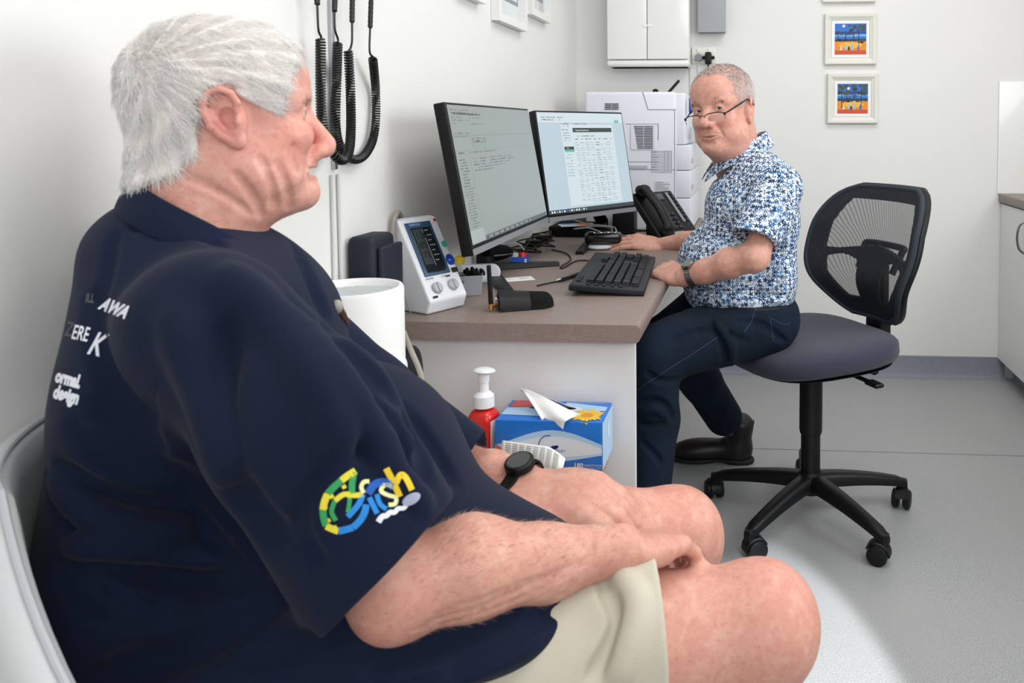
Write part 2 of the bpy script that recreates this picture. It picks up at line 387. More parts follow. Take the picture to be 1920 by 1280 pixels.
mon2, T2, W2, u2, n2 = monitor((1030, 416), (1192, 396), (1001, 197), (1171, 206), HM*FPX/219*1.0+.012, HM*FPX/190*1.0, 'black monitor beside the printer with pale blue web page on screen', scrB)
def stand(base, T, W, u, nn, tips, piv):
    B = MB(); B.T = Matrix.Identity(4)
    for tp in tips:
        a = Vector(piv); b = Vector(tp); d = (b-a).normalized(); s_ = Vector((-d.y, d.x, 0))
        vs = []
        for p, w_, h in ((a, .026, .022), (b, .015, .011)):
            for x in (-1, 1): vs += [(p+s_*x*w_)+Vector((0, 0, 0)), (p+s_*x*w_*.75)+Vector((0, 0, h))]
        B.add(vs, [(0, 2, 3, 1), (4, 5, 7, 6), (0, 1, 5, 4), (2, 6, 7, 3), (1, 3, 7, 5), (0, 4, 6, 2)])
    B.build('stand_foot', 'black_plastic', base, world=True, bevel=.002)
    B = MB(); mid = T @ Vector((W/2, HM*.45, -.05))
    B.tube([Vector(piv)+Vector((0, 0, .004)), Vector(piv)+Vector((0, 0, .05)), Vector((mid.x-nn.x*.02, mid.y-nn.y*.02, mid.z))], [.028, .026, .022], 12, flat=(1, .6))
    B.build('stand_neck', 'black_plastic', base, world=True)
z = DZ+.0005
pv1 = Vector((XL+.075, PZ(905, 510, z).y+.05, z))
pv1 = PZ(892, 505, z); pv1.x = max(pv1.x, XL+.04)
stand(mon1, T1, W1, u1, n1, [PZ(1048, 497, z), PZ(958, 556, z)], pv1)
c2 = T2 @ Vector((W2/2, 0, 0)); pv2 = Vector((c2.x-n2.x*.06, c2.y-n2.y*.06, z))
stand(mon2, T2, W2, u2, n2, [PZ(1086, 477, z), PZ(1160, 440, z)], PZ(1128, 436, z))
# ================================================================ PRINTER
pY = 3.12; pa = P(1097, 300, pY).x; pb = P(1268, 300, pY).x; pb2 = P(1290, 300, pY).x; pz = P(1180, 172, pY).z; PD = .5
pr = thing('office_printer', 'large white multifunction laser printer standing at the back end of the desk', 'printer', ((pa+pb)/2, pY+PD/2, DZ))
B = MB(); B.rbox(((pa+pb)/2, pY+PD/2, (DZ+pz)/2+.003), (pb-pa, PD, pz-DZ-.006), .012)
B.build('housing', 'printer_white', pr, world=True)
zt = P(1280, 272, pY).z; z2 = P(1280, 320, pY).z; z3 = P(1280, 372, pY).z
B = MB(); B.rbox(((pb+pb2)/2-.01, pY+PD/2+.004, (pz+zt)/2-.002), (pb2-pb-.002, PD-.02, pz-zt-.006), .008); B.build('front_cover', 'printer_white', pr, world=True)
for a, b in ((zt, z2), (z2, z3), (z3, DZ+.002)):
    B = MB(); B.rbox(((pb+pb2)/2+.004, pY+PD/2+.002, (a+b)/2), (pb2-pb+.012, PD-.01, a-b-.002), .004)
    tr = B.build('paper_tray', 'printer_white', pr, world=True)
    if b > DZ+.01: MB().rbox((pb2+.008, pY+.06, (a+b)/2-.01), (.016, .05, .022), .004).build('tray_handle', 'light_grey', tr, world=True)
B = MB(); q = lambda px, py: P(px, py, pY-.0008)
def pl(B, x0, y0, x1, y1, m=0, t=.0016, Y=None):
    a = P(x0, y0, pY); b = P(x1, y1, pY); B.box(((a.x+b.x)/2, pY-t/2+.0004, (a.z+b.z)/2), (max(abs(b.x-a.x), .0011), t, max(abs(a.z-b.z), .0011)), m)
pl(B, 1216, 204.8, 1290-22, 206); pl(B, 1265, 206, 1266, 372); pl(B, 1175, 317, 1266, 318.5); pl(B, 1175, 302.6, 1222, 303.6); pl(B, 1174, 232, 1234, 233); pl(B, 1233.5, 232, 1235, 262)
for i in range(12): a = P(1205+i*.85, 172+i*2.8, pY); b = P(1205+(i+1)*.85, 172+(i+1)*2.8, pY); B.box(((a.x+b.x)/2, pY-.0003, (a.z+b.z)/2), (.0028, .0014, abs(a.z-b.z)+.001))
B.build('panel_seams', 'printer_line', pr, world=True)
B = MB()
pl(B, 1183, 234, 1229, 280, 0, .004); B.build('vent_grille', 'printer_white', pr, world=True)
B = MB()
for i in range(14): pl(B, 1189+i*.5, 236.4+i*3.1, 1206.4, 237.9+i*3.1, 0, .0052); pl(B, 1207.6, 236.4+i*3.1, 1224.5, 237.9+i*3.1, 0, .0052)
B.build('vent_slots', 'charcoal', pr, world=True)
B = MB()
for i in range(4): pl(B, 1134, 194+i*3.2, 1146.5, 195.5+i*3.2, 0, .003); pl(B, 1147.5, 194+i*3.2, 1160, 195.5+i*3.2, 0, .003)
B.build('vent_slots', 'charcoal', pr, world=True)
B = MB(); pl(B, 1182, 310, 1214, 316, 0, .003); B.build('side_grip', 'light_grey', pr, world=True)
B = MB(); pl(B, 1222, 281.5, 1260, 323, 0, .0022)
for i in range(13): pl(B, 1222.5, 283+i*3.1, 1259.5, 283.4+i*3.1, 1, .003)
for x in (1222.2, 1246, 1253, 1259.6): pl(B, x, 281.5, x+.3, 323, 1, .003)
for i in range(8): pl(B, 1223.5, 284.3+i*4.7, 1223.5+random.uniform(5, 14), 285.4+i*4.7, 2, .0032)
M('label_white', '#d6d9e0', .7); M('label_grey', '#9aa0aa', .7)
lb = B.build('table_label', ['label_white', 'label_grey', 'ink_soft'], pr, world=True, label='white stick-on table of printed rows')
B = MB(); pl(B, 1228, 339, 1257, 368.5, 0, .0022)
for i, w_ in enumerate((14, 26, 17, 25, 22, 26, 20, 25)): pl(B, 1229.5, 341+i*3.5, 1229.5+w_, 342.2+i*3.5, 1, .003)
B.build('text_label', ['label_white', 'ink_soft'], pr, world=True, label='small white stick-on text label')
# things around the printer
a = P(1262, 174, pY+.16)
st = MB(); st.T = Matrix.Translation((a.x-.01, pY+.16, pz)) @ Matrix.Rotation(radians(-48), 4, 'Y'); st.rbox((.026, 0, .009), (.075, .014, .011), .003)
tag(st.build('stapler', 'black_plastic'), 'black stapler arm sticking up on top of the printer', 'stapler')
a = P(1229, 174, pY+.12)
tag(MB().ell((a.x, pY+.12, pz+.008), (.012, .02, .009)).build('binder_clip', 'black_matte'), 'small black clip lying on top of the printer', 'clip')
pp = PZ(1290, 235, .9)
B = MB(); bx = pb2+.004
for i in range(3):
    B.add([(bx+.012, pY+.1+i*.01, zt+.014+i*.012), (bx+.012, pY+.3, zt+.014+i*.012), (bx+.075-i*.01, pY+.3, zt+.05+i*.018), (bx+.075-i*.01, pY+.1+i*.01, zt+.05+i*.018)], [(0, 1, 2, 3)], 0)
sol = B.build('printed_sheets', 'paper'); sd = sol.modifiers.new('thick', 'SOLIDIFY'); sd.thickness = .0012
tag(sol, 'white printed sheets fanned out of the printer output beside the seated man', 'paper')
bp = MB().tube([P(1292, 186, pY+.02), P(1290, 214, pY+.02)], .0035, 8); 
B = MB(); B.T = Matrix.Translation((pb2+.002, pY+.03, 0)); B.rbox((0.006, 0, pz-.055), (.012, .03, .06), .003)
tag(B.build('label_clip', 'royal_blue'), 'small blue clip on the front corner of the printer', 'clip')
# ================================================================ BACK WALL THINGS
YW = YB-.0005
def bw(px, py, d=0.): return P(px, py, YW-d)
d = .13; c0 = P(1138, 129, YW-d); c1 = P(1292, 120, YW-d)
cx0, cx1, cz0 = c0.x, c1.x, (c0.z+c1.z)/2; cz1 = cz0+.62
cab = thing('wall_cabinet', 'white two-door plastic wall cabinet mounted above the printer', 'cabinet', ((cx0+cx1)/2, YW-d/2, cz0))
B = MB(); B.rbox(((cx0+cx1)/2, YW-d/2+.012, (cz0+cz1)/2), (cx1-cx0, d-.024, cz1-cz0), .008); B.build('body', 'white_gloss', cab, world=True)
B = MB(); B.rbox(((cx0+cx1)/2, YW-d/2, cz0+.014), (cx1-cx0+.004, d+.008, .028), .012); B.build('bottom_rail', 'white_gloss', cab, world=True)
xm = P(1213, 60, YW-d).x
for a, b in ((cx0, xm), (xm, cx1)):
    B = MB(); B.rbox(((a+b)/2, YW-d+.008, (cz0+.031+cz1)/2), (b-a-.0025, .018, cz1-cz0-.033), .004); dr = B.build('door', 'white_gloss', cab, world=True)
    s_ = -1 if b == xm else 1; hz = P(1213, 48, YW-d).z
    MB().ell((xm+s_*.012, YW-d-.001, hz), (.013, .003, .010), n=20, k=8).build('finger_pull', 'white_gloss', dr, world=True)
a = P(1308, 61, YW-.06); b = P(1361, 61, YW-.06)
sb = thing('switch_board_box', 'plain grey metal box on the back wall right of the white cabinet', 'electrical box', ((a.x+b.x)/2, YW-.03, a.z))
MB().rbox(((a.x+b.x)/2, YW-.028, a.z+.24), (b.x-a.x-.006, .056, .476), .003).build('case', 'mid_grey', sb, world=True)
MB().rbox(((a.x+b.x)/2, YW-.06, a.z+.24), (b.x-a.x, .01, .48), .003).build('lid', 'switch_grey', sb, world=True)
a = P(1297, 88, YW-.012); b = P(1343, 119, YW-.012)
ol = thing('power_outlet', 'double power point on the back wall behind the seated man', 'power outlet', ((a.x+b.x)/2, YW, b.z))
MB().rbox(((a.x+b.x)/2, YW-.005, (a.z+b.z)/2), (b.x-a.x, .01, a.z-b.z), .003).build('face_plate', 'outlet', ol, world=True)
for px in (1309, 1329.5):
    c = P(px, 94.5, YW-.012); MB().rbox((c.x, YW-.013, c.z), (.011, .007, .017), .002).build('rocker_switch', 'white_plastic', ol, world=True)
def mb_tag(B, name, mats, label, cat, **k): return tag(B.build(name, mats, **{x: k[x] for x in k if x in ('sharp', 'bevel', 'kind')}), label, cat, k.get('group'))
c = P(1309.5, 107.5, YW-.03)
pg = thing('mains_plug', 'round grey mains plug in the left socket of the power outlet', 'plug', (c.x, YW-.01, c.z))
MB().tube([(c.x, YW-.01, c.z), (c.x, YW-.04, c.z)], [.018, .016], 20).build('plug_body', 'mid_grey', pg, world=True)
MB().tube(spline([(c.x-.003, YW-.034, c.z-.01), (c.x-.004, YW-.03, c.z-.06), (c.x-.002, YW-.02, c.z-.2), (c.x-.02, YW-.018, c.z-.6)], 6), .0032, 8).build('cable', 'light_grey', pg, world=True)
c = P(1328, 108, YW-.04)
pg = thing('power_adapter', 'black plug-in power adapter in the right socket of the outlet', 'power adapter', (c.x, YW-.01, c.z))
B = MB(); B.rbox((c.x, YW-.03, c.z-.002), (.028, .038, .054), .006); B.rbox((c.x, YW-.02, c.z+.002), (.056, .02, .016), .007); B.build('plug_body', 'black_plastic', pg, world=True)
MB().tube(spline([(c.x, YW-.034, c.z-.028), (c.x, YW-.03, c.z-.08), (c.x+.004, YW-.02, c.z-.3)], 6), .004, 8).build('cable', 'black_plastic', pg, world=True)
B = MB(); B.box((P(1297, 120, YW).x-.006, YW-.004, 1.35), (.004, .008, .9))
mb_tag(B, 'cable_duct', 'cord_white', 'thin white cable running down the back wall beside the cabinet', 'cable')
# small framed pictures
def art(px0, py0, px1, py1, label, kindn):
    dd = .022; a = P(px0, py0, YW-dd); b = P(px1, py1, YW-dd); W = b.x-a.x; H = a.z-b.z; cx = (a.x+b.x)/2; cz = (a.z+b.z)/2
    t = thing('framed_painting', label, 'picture', (cx, YW, cz-H/2), group=None)
    T = basis((cx, YW-.001, cz), (1, 0, 0), (0, 0, 1), (0, -1, 0))
    B = MB(); B.T = T; o = [(-W/2, -H/2), (W/2, -H/2), (W/2, H/2), (-W/2, H/2)]; fw = .030
    rings = [(0, 0), (0, .018), (.004, .022), (.014, .021), (.024, .014), (fw, .012)]
    vs = []
    for ins, h in rings: vs += [(x-math.copysign(ins, x), y-math.copysign(ins, y), h) for x, y in o]
    fs = [(i*4+j, i*4+(j+1) % 4, (i+1)*4+(j+1) % 4, (i+1)*4+j) for i in range(len(rings)-1) for j in range(4)]+[(0, 3, 2, 1)]
    B.add(vs, fs); B.build('frame', 'frame_cream', t, world=True, sharp=20)
    B = MB(); B.T = T; w2 = W/2-fw-.001; h2 = H/2-fw-.001; B.box((0, 0, .006), (2*w2, 2*h2, .011)); B.build('mat_board', 'mat_board', t, world=True)
    B = MB(); B.T = T; iw = W/2-.045; ih = H/2-.045; R_ = random.Random(kindn)
    X = lambda f: -iw+2*iw*f; Y = lambda f: -ih+2*ih*f; z_ = .0125
    B.rect(X(0), Y(0), X(1), Y(1), z_, 0)
    for i in range(6): B.rect(X(0), Y(.5+i*.04), X(1), Y(.54+i*.04), z_+.0001, [5, 5, 1, 1, 6, 6][i])
    B.rect(X(0), Y(0), X(1), Y(.45), z_+.0002, 2); B.rect(X(0), Y(0), X(1), Y(.13), z_+.0003, 3)
    B.disc(X(.5), Y(.3), iw*.75, z_+.0004, 7, ry=ih*.2)
    B.rect(X(0), Y(.42), X(1), Y(.5), z_+.0005, 4)
    for i in range(14): B.disc(X(R_.uniform(0.05, .95)), Y(R_.uniform(.38, .5)), iw*R_.uniform(.05, .12), z_+.0006, R_.choice([4, 8, 8]), ry=ih*.05, n=10)
    trees = [(.1, .68, .28, .15), (.34, .66, .26, .12), (.6, .68, .26, .14), (.76, .86, .62, .28)] if kindn == 1 else [(.14, .82, .5, .42), (.3, .64, .24, .14), (.55, .62, .24, .14), (.78, .82, .6, .5)]
    for x, y, a_, b_ in trees:
        B.rect(X(x-.012), Y(.18 if a_ > .28 else .42), X(x+.012), Y(y), z_+.0007, 9)
        for i in range(16): rx_ = a_*R_.uniform(.16, .3); B.disc(X(min(1-rx_/2-.01, max(rx_/2+.01, x+R_.uniform(-.5, .5)*a_))), Y(min(.93, y+R_.uniform(-.35, .45)*b_)), 2*iw*rx_/2, z_+.0008+i*.00002, R_.choice([4, 8, 8]), ry=ih*b_*.22, n=12)
    B.disc(X(.28 if kindn == 1 else .36), Y(.92 if kindn == 1 else .84), iw*.09, z_+.0011, 10)
    for x, hh, m in ((.36, .24, 11), (.55, .3, 11), (.2, .1, 10), (.75, .2, 5), (.45, .16, 9)):
        y = .14; B.poly([(X(x-.035), Y(y), z_+.0012), (X(x+.035), Y(y), z_+.0012), (X(x+.015), Y(y+hh*.8), z_+.0012), (X(x-.015), Y(y+hh*.8), z_+.0012)], m); B.disc(X(x), Y(y+hh*.9), iw*.035, z_+.0013, 10, n=8)
    B.build('painted_picture', ['art_blue', 'art_light', 'art_orange', 'art_red', 'art_dark', 'art_blue', 'art_deep', 'art_yellow', 'art_green', 'art_trunk', 'mat_board', 'art_pale'], t, world=True)
for nme, cc in dict(art_blue='#2f6fc4', art_light='#6fb0e6', art_orange='#e8892a', art_red='#c9502c', art_dark='#26343c', art_deep='#1d3f9a', art_yellow='#f2b53a', art_green='#3f4f4a', art_trunk='#1d1a1c', art_pale='#8ec3da').items(): M(nme, cc, .6)
art(1547, 25, 1643.5, 120.5, 'small cream-framed bush painting with bright blue sky, above its darker twin', 1)
art(1552, 138, 1646.5, 231.5, 'small cream-framed bush painting with dark tree crowns, lowest of the column', 2)
art(1543, -91, 1641.5, 3.5, 'small cream frame at the top edge, only its lower rim in view', 3)
# ================================================================ LEFT WALL PICTURES + RAIL + COILS
def lwframe(x0, y0, x1, y1, Hh, label, lvl):
    th = .026
    a = PX(x0, y0, XL+th); b = PX(x1, y1, XL+th); zb = (a.z+b.z)/2; Yc = (a.y+b.y)/2; W = b.y-a.y
    t = thing('picture_frame', label, 'picture', (XL, Yc, zb)); T = basis((XL+.001, Yc, zb+Hh/2), (0, 1, 0), (0, 0, 1), (1, 0, 0))
    B = MB(); B.T = T; f = .024
    for c, s_ in (((0, Hh/2-f/2, th/2), (W, f, th)), ((0, -Hh/2+f/2, th/2), (W, f, th)), ((-W/2+f/2, 0, th/2), (f, Hh-2*f, th)), ((W/2-f/2, 0, th/2), (f, Hh-2*f, th))): B.box(c, s_)
    B.build('frame', 'frame_white', t, world=True)
    B = MB(); B.T = T; B.box((0, 0, .008), (W-2*f, Hh-2*f, .012)); B.build('mat_board', 'glass_mat', t, world=True)
    B = MB(); B.T = T; B.rect(-W/2+f+.05, -Hh/2+lvl, W/2-f-.05, Hh/2-f-.05, .0146, 0); B.rect(-W/2+f+.06, -Hh/2+lvl+.012, W/2-f-.06, Hh/2-f-.06, .0148, 1); B.build('photo_print', ['photo_grey', 'photo_light'], t, world=True)
lwframe(936, 39, 989, 58.5, .42, 'white box frame on the left wall, nearer and lower of the two', .075)
lwframe(998, 25.5, 1033, 45, .42, 'white box frame on the left wall, nearest the room corner', .065)
lwframe(870, -6, 911, 3, .4, 'white box frame on the left wall, only its bottom corner in view', .08)
ry = PX(621, 200, XL).y
rail = thing('equipment_rail', 'vertical metal rail on the left wall behind the coiled leads', 'rail', (XL, ry, .9))
MB().rbox((XL+.004, ry, 1.75), (.008, .011, 1.4), .001).build('rail_strip', 'silver', rail, world=True)
MB().tube([(XL+.005, ry+.012, 1.04), (XL+.005, ry+.016, .55)], .0035, 8).build('cable', 'cord_white', rail, world=True)
MB().tube([(XL+.005, ry-.012, 1.04), (XL+.005, ry-.012, .55)], .003, 8).build('cable', 'cord_white', rail, world=True)
def coil(path_px, label, x_off):
    """path_px: pixel column/row along one U loop, hanging x_off in front of the wall"""
    pts = [PX(px, py, XL+x_off+dx) for px, py, dx in path_px]
    t = thing('coiled_cord', label, 'cord', (XL, (pts[0].y+pts[-1].y)/2, min(p.z for p in pts)-.01), group='coiled leads on the left wall')
    path = spline(pts[3:-3], 12); L_ = [0]
    for i in range(1, len(path)): L_.append(L_[-1]+(path[i]-path[i-1]).length)
    tot = L_[-1]; pitch = .0052; turns = tot/pitch; N = int(turns*11); R0 = .0072; wr = .00215; out = []; prev = None; k = 0
    for i in range(N+1):
        s_ = tot*i/N
        while k < len(L_)-2 and L_[k+1] < s_: k += 1
        f = (s_-L_[k])/max(1e-9, L_[k+1]-L_[k]); p = path[k].lerp(path[k+1], f); tg = (path[k+1]-path[k]).normalized()
        if prev is None: prev = Vector((1, 0, 0)); 
        prev = (prev-tg*prev.dot(tg)).normalized(); w_ = tg.cross(prev); a = 2*pi*turns*i/N
        out.append(p+(prev*cos(a)+w_*sin(a))*R0)
    B = MB(); B.tube(out, wr, 6); B.build('coil', 'coil', t, world=True)
    for seq in (pts[:4], pts[::-1][:4]):
        q = [seq[1], seq[2], seq[2].lerp(seq[3], .7)+Vector((0, .004, 0)), seq[3]]
        B = MB(); B.tube(spline(q, 6), .0021, 8); ld = B.build('straight_lead', 'coil', t, world=True)
        a, b = seq[0], seq[1]; prf = []; n = 22; B = MB(); pts_ = [a.lerp(b, i/n) for i in range(n+1)]
        B.tube(pts_, [(.0052 if i % 2 else .0045) for i in range(n)]+[.0035], 10); B.build('strain_relief', 'coil', t, world=True)
coil([(592, -60, .02), (595, 10, .02), (597, 55, .02), (601, 74, .02), (601, 150, .02), (603, 220, .02), (613, 268, .03), (630, 294, .04), (643, 300, .04), (654, 284, .04), (658, 240, .03), (657, 170, .02), (653, 96, .02), (660, 76, .02), (660, 43, .02), (661, -40, .02)], 'black coiled lead hanging in a narrow loop close to the man\'s nose', .014)
coil([(630, -50, .02), (627, 23, .02), (628, 55, .02), (633, 80, .02), (631, 150, .0), (629, 220, .0), (633, 260, .0), (645, 286, .0), (664, 299, .0), (683, 291, .0), (699, 262, .0), (705, 220, .0), (704, 165, .0), (699, 110, .02), (693, 96, .02), (694, 53, .02), (697, -40, .02)], 'black coiled lead hanging in the wider loop, right of the other', .016)
# ================================================================ OFFICE CHAIR
def office_chair():
    cx, cy = .165, 2.29; ang = radians(180+32)       # local +x = forward of chair
    t = thing('office_chair', 'black swivel office chair with mesh back under the man in the patterned shirt', 'office chair', (cx, cy, 0), ang)
    W = lambda p: t.matrix_basis.inverted() @ Vector(p)
    base_rot = atan2(2.04-cy, .19-cx)-ang            # leg fan: a gap between the two nearest legs
    hub = MB(); hub.lathe([(.0, .075), (.03, .075), (.038, .09), (.036, .125), (.03, .14), (0, .14)], n=28); 
    hub.build('base_hub', 'black_plastic', t)
    for i in range(5):
        a = base_rot+radians(36)+i*radians(72); R_ = .295
        if True:
            a = [radians(-54), radians(-126), radians(18), radians(162), radians(90)][i]-ang
        d = Vector((cos(a), sin(a), 0)); s_ = Vector((-d.y, d.x, 0)); B = MB(); vs = []; K = 10
        for k in range(K+1):
            f = k/K; r = .02+f*(R_-.01); zt = .132-.048*f**1.6; w_ = .027-.010*f; h = .04-.018*f
            if k == K: zt -= .006; w_ *= .75
            for x, y in ((-1, -1), (-1, .4), (-.6, 1), (.6, 1), (1, .4), (1, -1)): vs.append(d*r+s_*w_*x+Vector((0, 0, zt-h/2+h/2*y)))
        fs = [(k*6+j, k*6+(j+1) % 6, (k+1)*6+(j+1) % 6, (k+1)*6+j) for k in range(K) for j in range(6)]+[tuple(K*6+j for j in range(6))]
        B.add(vs, fs); B.cyl(d*R_+Vector((0, 0, .052)), d*R_+Vector((0, 0, .08)), .014, n=16)
        lg = B.build('base_leg', 'black_plastic', t, sharp=50)
        ca = a+[.6, -.5, .9, 2.2, .4][i]; cd = Vector((cos(ca), sin(ca), 0)); cs = Vector((-cd.y, cd.x, 0)); c = d*R_-cd*.014+Vector((0, 0, .0275))
        B = MB(); 
        for sgn in (-1, 1): B.tube([c+cs*sgn*.006, c+cs*sgn*.010, c+cs*sgn*.024, c+cs*sgn*.027], [.022, .0272, .0272, .022], 24)
        hood = []; qs = [radians(v) for v in range(-5, 166, 15)]
        for q in qs: hood += [c+cd*(rr_*cos(q))+Vector((0, 0, rr_*sin(q)))+cs*s2 for rr_, s2 in ((.0285, -.019), (.0325, -.015), (.0325, .015), (.0285, .019))]
        B.add(hood, [(i_*4+j_, i_*4+(j_+1) % 4, (i_+1)*4+(j_+1) % 4, (i_+1)*4+j_) for i_ in range(len(qs)-1) for j_ in range(4)]+[(0, 1, 2, 3), tuple(len(hood)-4+k_ for k_ in (3, 2, 1, 0))]); B.build('caster', 'black_plastic', t)
    B = MB(); B.cyl((0, 0, .10), (0, 0, .285), .028, n=28); B.build('gas_column', 'black_plastic', t)
    B = MB(); B.lathe([(.031, .25), (.033, .26), (.033, .43), (.028, .435)], n=28); B.build('column_cover', 'black_plastic', t)
    B = MB(); B.rbox((-.02, 0, .455), (.24, .16, .04), .012); B.rbox((-.17, 0, .46), (.16, .07, .03), .008)
    B.cyl((-.05, -.05, .445), (-.05, .2, .447), .006, n=10); B.rbox((-.05, .215, .447), (.03, .05, .012), .005)
    B.cyl((-.13, .08, .45), (-.13, .125, .45), .016, n=16)
    B.build('tilt_mechanism', 'black_plastic', t)
    # seat: rounded cushion with a raised rear and rolled front
    B = MB(); nu, nv = 40, 14; vs = []; hx, hy = .235, .235
    pw = lambda t_, p: math.copysign(abs(t_)**p, t_)
    for i in range(nv+1):
        a = -pi/2+pi*i/nv
        for j in range(nu):
            b = 2*pi*j/nu; x = hx*pw(cos(a), .38)*pw(cos(b), .62); y = hy*pw(cos(a), .38)*pw(sin(b), .62)*(1-.06*(x < 0)*abs(x)/hx)
            zz = .040*pw(sin(a), .75)
            if sin(a) > 0: zz += .012*(y/hy)**2+.012*max(0, -x/hx)-.006
            zz -= .022*max(0, x/hx-.35)**1.3
            vs.append((x+.02, y, .512+zz))
    fs = [(i*nu+j, i*nu+(j+1) % nu, (i+1)*nu+(j+1) % nu, (i+1)*nu+j) for i in range(nv) for j in range(nu)]
    B.add(vs, fs); B.build('seat', 'seat_fabric', t, sharp=80)
    B = MB(); vs = [(x, y, z-.012) if False else (x*.93+.001, y*.93, .478+.3*min(0, z-.512)*.5) for x, y, z in vs]; B.add(vs, fs); B.build('seat_shell', 'black_plastic', t, sharp=80)
    # backrest
    zb, zt = .565, .948; H = zt-zb; xb = -.222
    _hv = [(0, .085), (.04, .118), (.11, .152), (.25, .198), (.42, .228), (.60, .235), (.78, .222), (.90, .196), (.965, .165), (1.0, .13)]; _hs = spline([(a, b, 0) for a, b in _hv], 10); _hx = [p.x for p in _hs]; _hy = [p.y for p in _hs]
    HWF = lambda v: float(np.interp(v, _hx, _hy))
    def S(u, v, off=0.):   # u -1..1 across, v 0..1 up
        hw = HWF(v); y = u*hw
        x = xb+.075*(y/.23)**2-.05*(v-.3)**2*1.6+.03*math.exp(-((v-.28)/.2)**2)-.02*max(0, v-.7)*3
        return Vector((x+off-.02*v, y, zb+H*v))
    def inwin(u, v):
        au = abs(u)
        if .50 < v < .90 and au < .80-.1*max(0, v-.7)*3 and v > .46+.18*(au < .80)*max(0, .62-au)*0+.10*(1-au): return True
        if .14 < v < .46 and .22 < au < .76-.9*max(0, .3-v) and v < .46-.25*abs(au-.5)**1.5: return True
        return False
    nu, nv = 110, 110; 
    B = MB(); Bw = MB()
    def patch(B, off0, off1, test, m=0):
        idx = {}; vs = []; fs = []
        def vid(i, j, s_):
            k = (i, j, s_)
            if k not in idx: idx[k] = len(vs); vs.append(S(-1+2*i/nu, j/nv, off0 if s_ else off1))
            return idx[k]
        cells = {(i, j) for i in range(nu) for j in range(nv) if test(-1+2*(i+.5)/nu, (j+.5)/nv)}
        for i, j in cells:
            fs.append((vid(i, j, 1), vid(i+1, j, 1), vid(i+1, j+1, 1), vid(i, j+1, 1))); fs.append((vid(i, j, 0), vid(i, j+1, 0), vid(i+1, j+1, 0), vid(i+1, j, 0)))
            for di, dj, a, b in ((-1, 0, (i, j), (i, j+1)), (1, 0, (i+1, j+1), (i+1, j)), (0, -1, (i+1, j), (i, j)), (0, 1, (i, j+1), (i+1, j+1))):
                if (i+di, j+dj) not in cells: fs.append((vid(*a, 1), vid(*b, 1), vid(*b, 0), vid(*a, 0)))
        B.add(vs, fs, m)
    patch(B, -.022, -.004, lambda u, v: not inwin(u, v)); fr = B.build('backrest_frame', 'black_plastic', t, sharp=50)
    sm_ = fr.modifiers.new('s', 'SMOOTH'); sm_.iterations = 4; sm_.factor = .5
    B = MB(); patch(B, -.002, .001, lambda u, v: not inwin(u, v)); cv = B.build('backrest_cover', 'chair_mesh_solid', t, sharp=50); sm_ = cv.modifiers.new('s', 'SMOOTH'); sm_.iterations = 4; sm_.factor = .5
    vs = []; 
    B = MB(); vs = [S(-1+2*i/nu, j/nv, .0018) for j in range(nv+1) for i in range(nu+1)]
    B.add(vs, [(j*(nu+1)+i, j*(nu+1)+i+1, (j+1)*(nu+1)+i+1, (j+1)*(nu+1)+i) for j in range(nv) for i in range(nu)]); B.build('backrest_mesh', 'chair_mesh', t)
    edge = [S(1, v/30, -.004) for v in range(0, 31)]+[S(1-2*i/24, 1, -.004) for i in range(1, 24)]+[S(-1, 1-v/30, -.004) for v in range(0, 31)]+[S(-1+2*i/16, 0, -.004) for i in range(1, 16)]
    B = MB(); B.tube(edge, .0085, 8, closed=True); B.build('edge_piping', 'mesh_edge', t)
    edge2 = [p+Vector((-.018, 0, 0)) for p in edge]; B = MB(); B.tube(edge2, .011, 10, closed=True); B.build('backrest_rim', 'black_plastic', t)
    # lumbar bar seen through the mesh
    B = MB(); o = [S(u, .43, -.045) for u in (-.32, -.31)]
    B.tube(spline([S(-.34, .36, -.035), S(-.36, .52, -.04), S(-.3, .555, -.045), S(.3, .555, -.045), S(.36, .52, -.04), S(.34, .36, -.035)], 5), .010, 8); B.build('lumbar_bar', 'black_plastic', t)
    B = MB(); B.rbox(tuple(S(0, .28, -.045)), (.03, .08, .16), .01); B.tube([S(0, .2, -.05), (xb-.03, 0, .60), (xb-.035, 0, .47)], .03, 12, flat=(.5, 1)); B.build('back_support', 'black_plastic', t)
    B = MB(); B.rbox((xb-.025, 0, .50), (.045, .075, .13), .012); B.rbox((xb+.02, 0, .45), (.13, .10, .05), .014); B.build('back_bracket', 'black_plastic', t)
    return t
chair = office_chair()
# ================================================================ DESK ITEMS
Z0 = DZ+.0004
# keyboard
ka, kb_, kc, kd = PZ(1083, 538, Z0+.016), PZ(1193, 549, Z0+.016), PZ(1217, 487, Z0+.016), PZ(1130, 474, Z0+.016)
ctr = (ka+kb_+kc+kd)/4; ax = ((kd-ka)+(kc-kb_)).normalized(); kang = atan2(ax.y, ax.x); KL = ((kd-ka).length+(kc-kb_).length)/2; KW = ((kb_-ka).length+(kc-kd).length)/2
kb = thing('keyboard', 'full-size black keyboard under the seated man\'s hand at the desk edge', 'keyboard', (ctr.x, ctr.y, Z0), kang)
tilt = Matrix.Rotation(radians(4.5), 4, 'X')   # local x along keys, local -y towards user
B = MB(); B.T = Matrix.Translation((0, 0, .0145)) @ tilt; B.rbox((0, 0, 0), (KL, KW, .016), .004); B.build('case', 'dark_grey', kb)
KT = Matrix.Translation((0, 0, .0145)) @ tilt
for x in (-KL*.36, KL*.36): MB().rbox((x, KW*.36, .005), (.03, .012, .0098), .003).build('riser_foot', 'black_plastic', kb)
for i in range(5): B = MB(); B.T = KT; B.rbox((-KL/2+.016, KW/2-.045-i*.020, .0095), (.013, .011, .004), .002); B.build('side_key', 'black_plastic', kb)
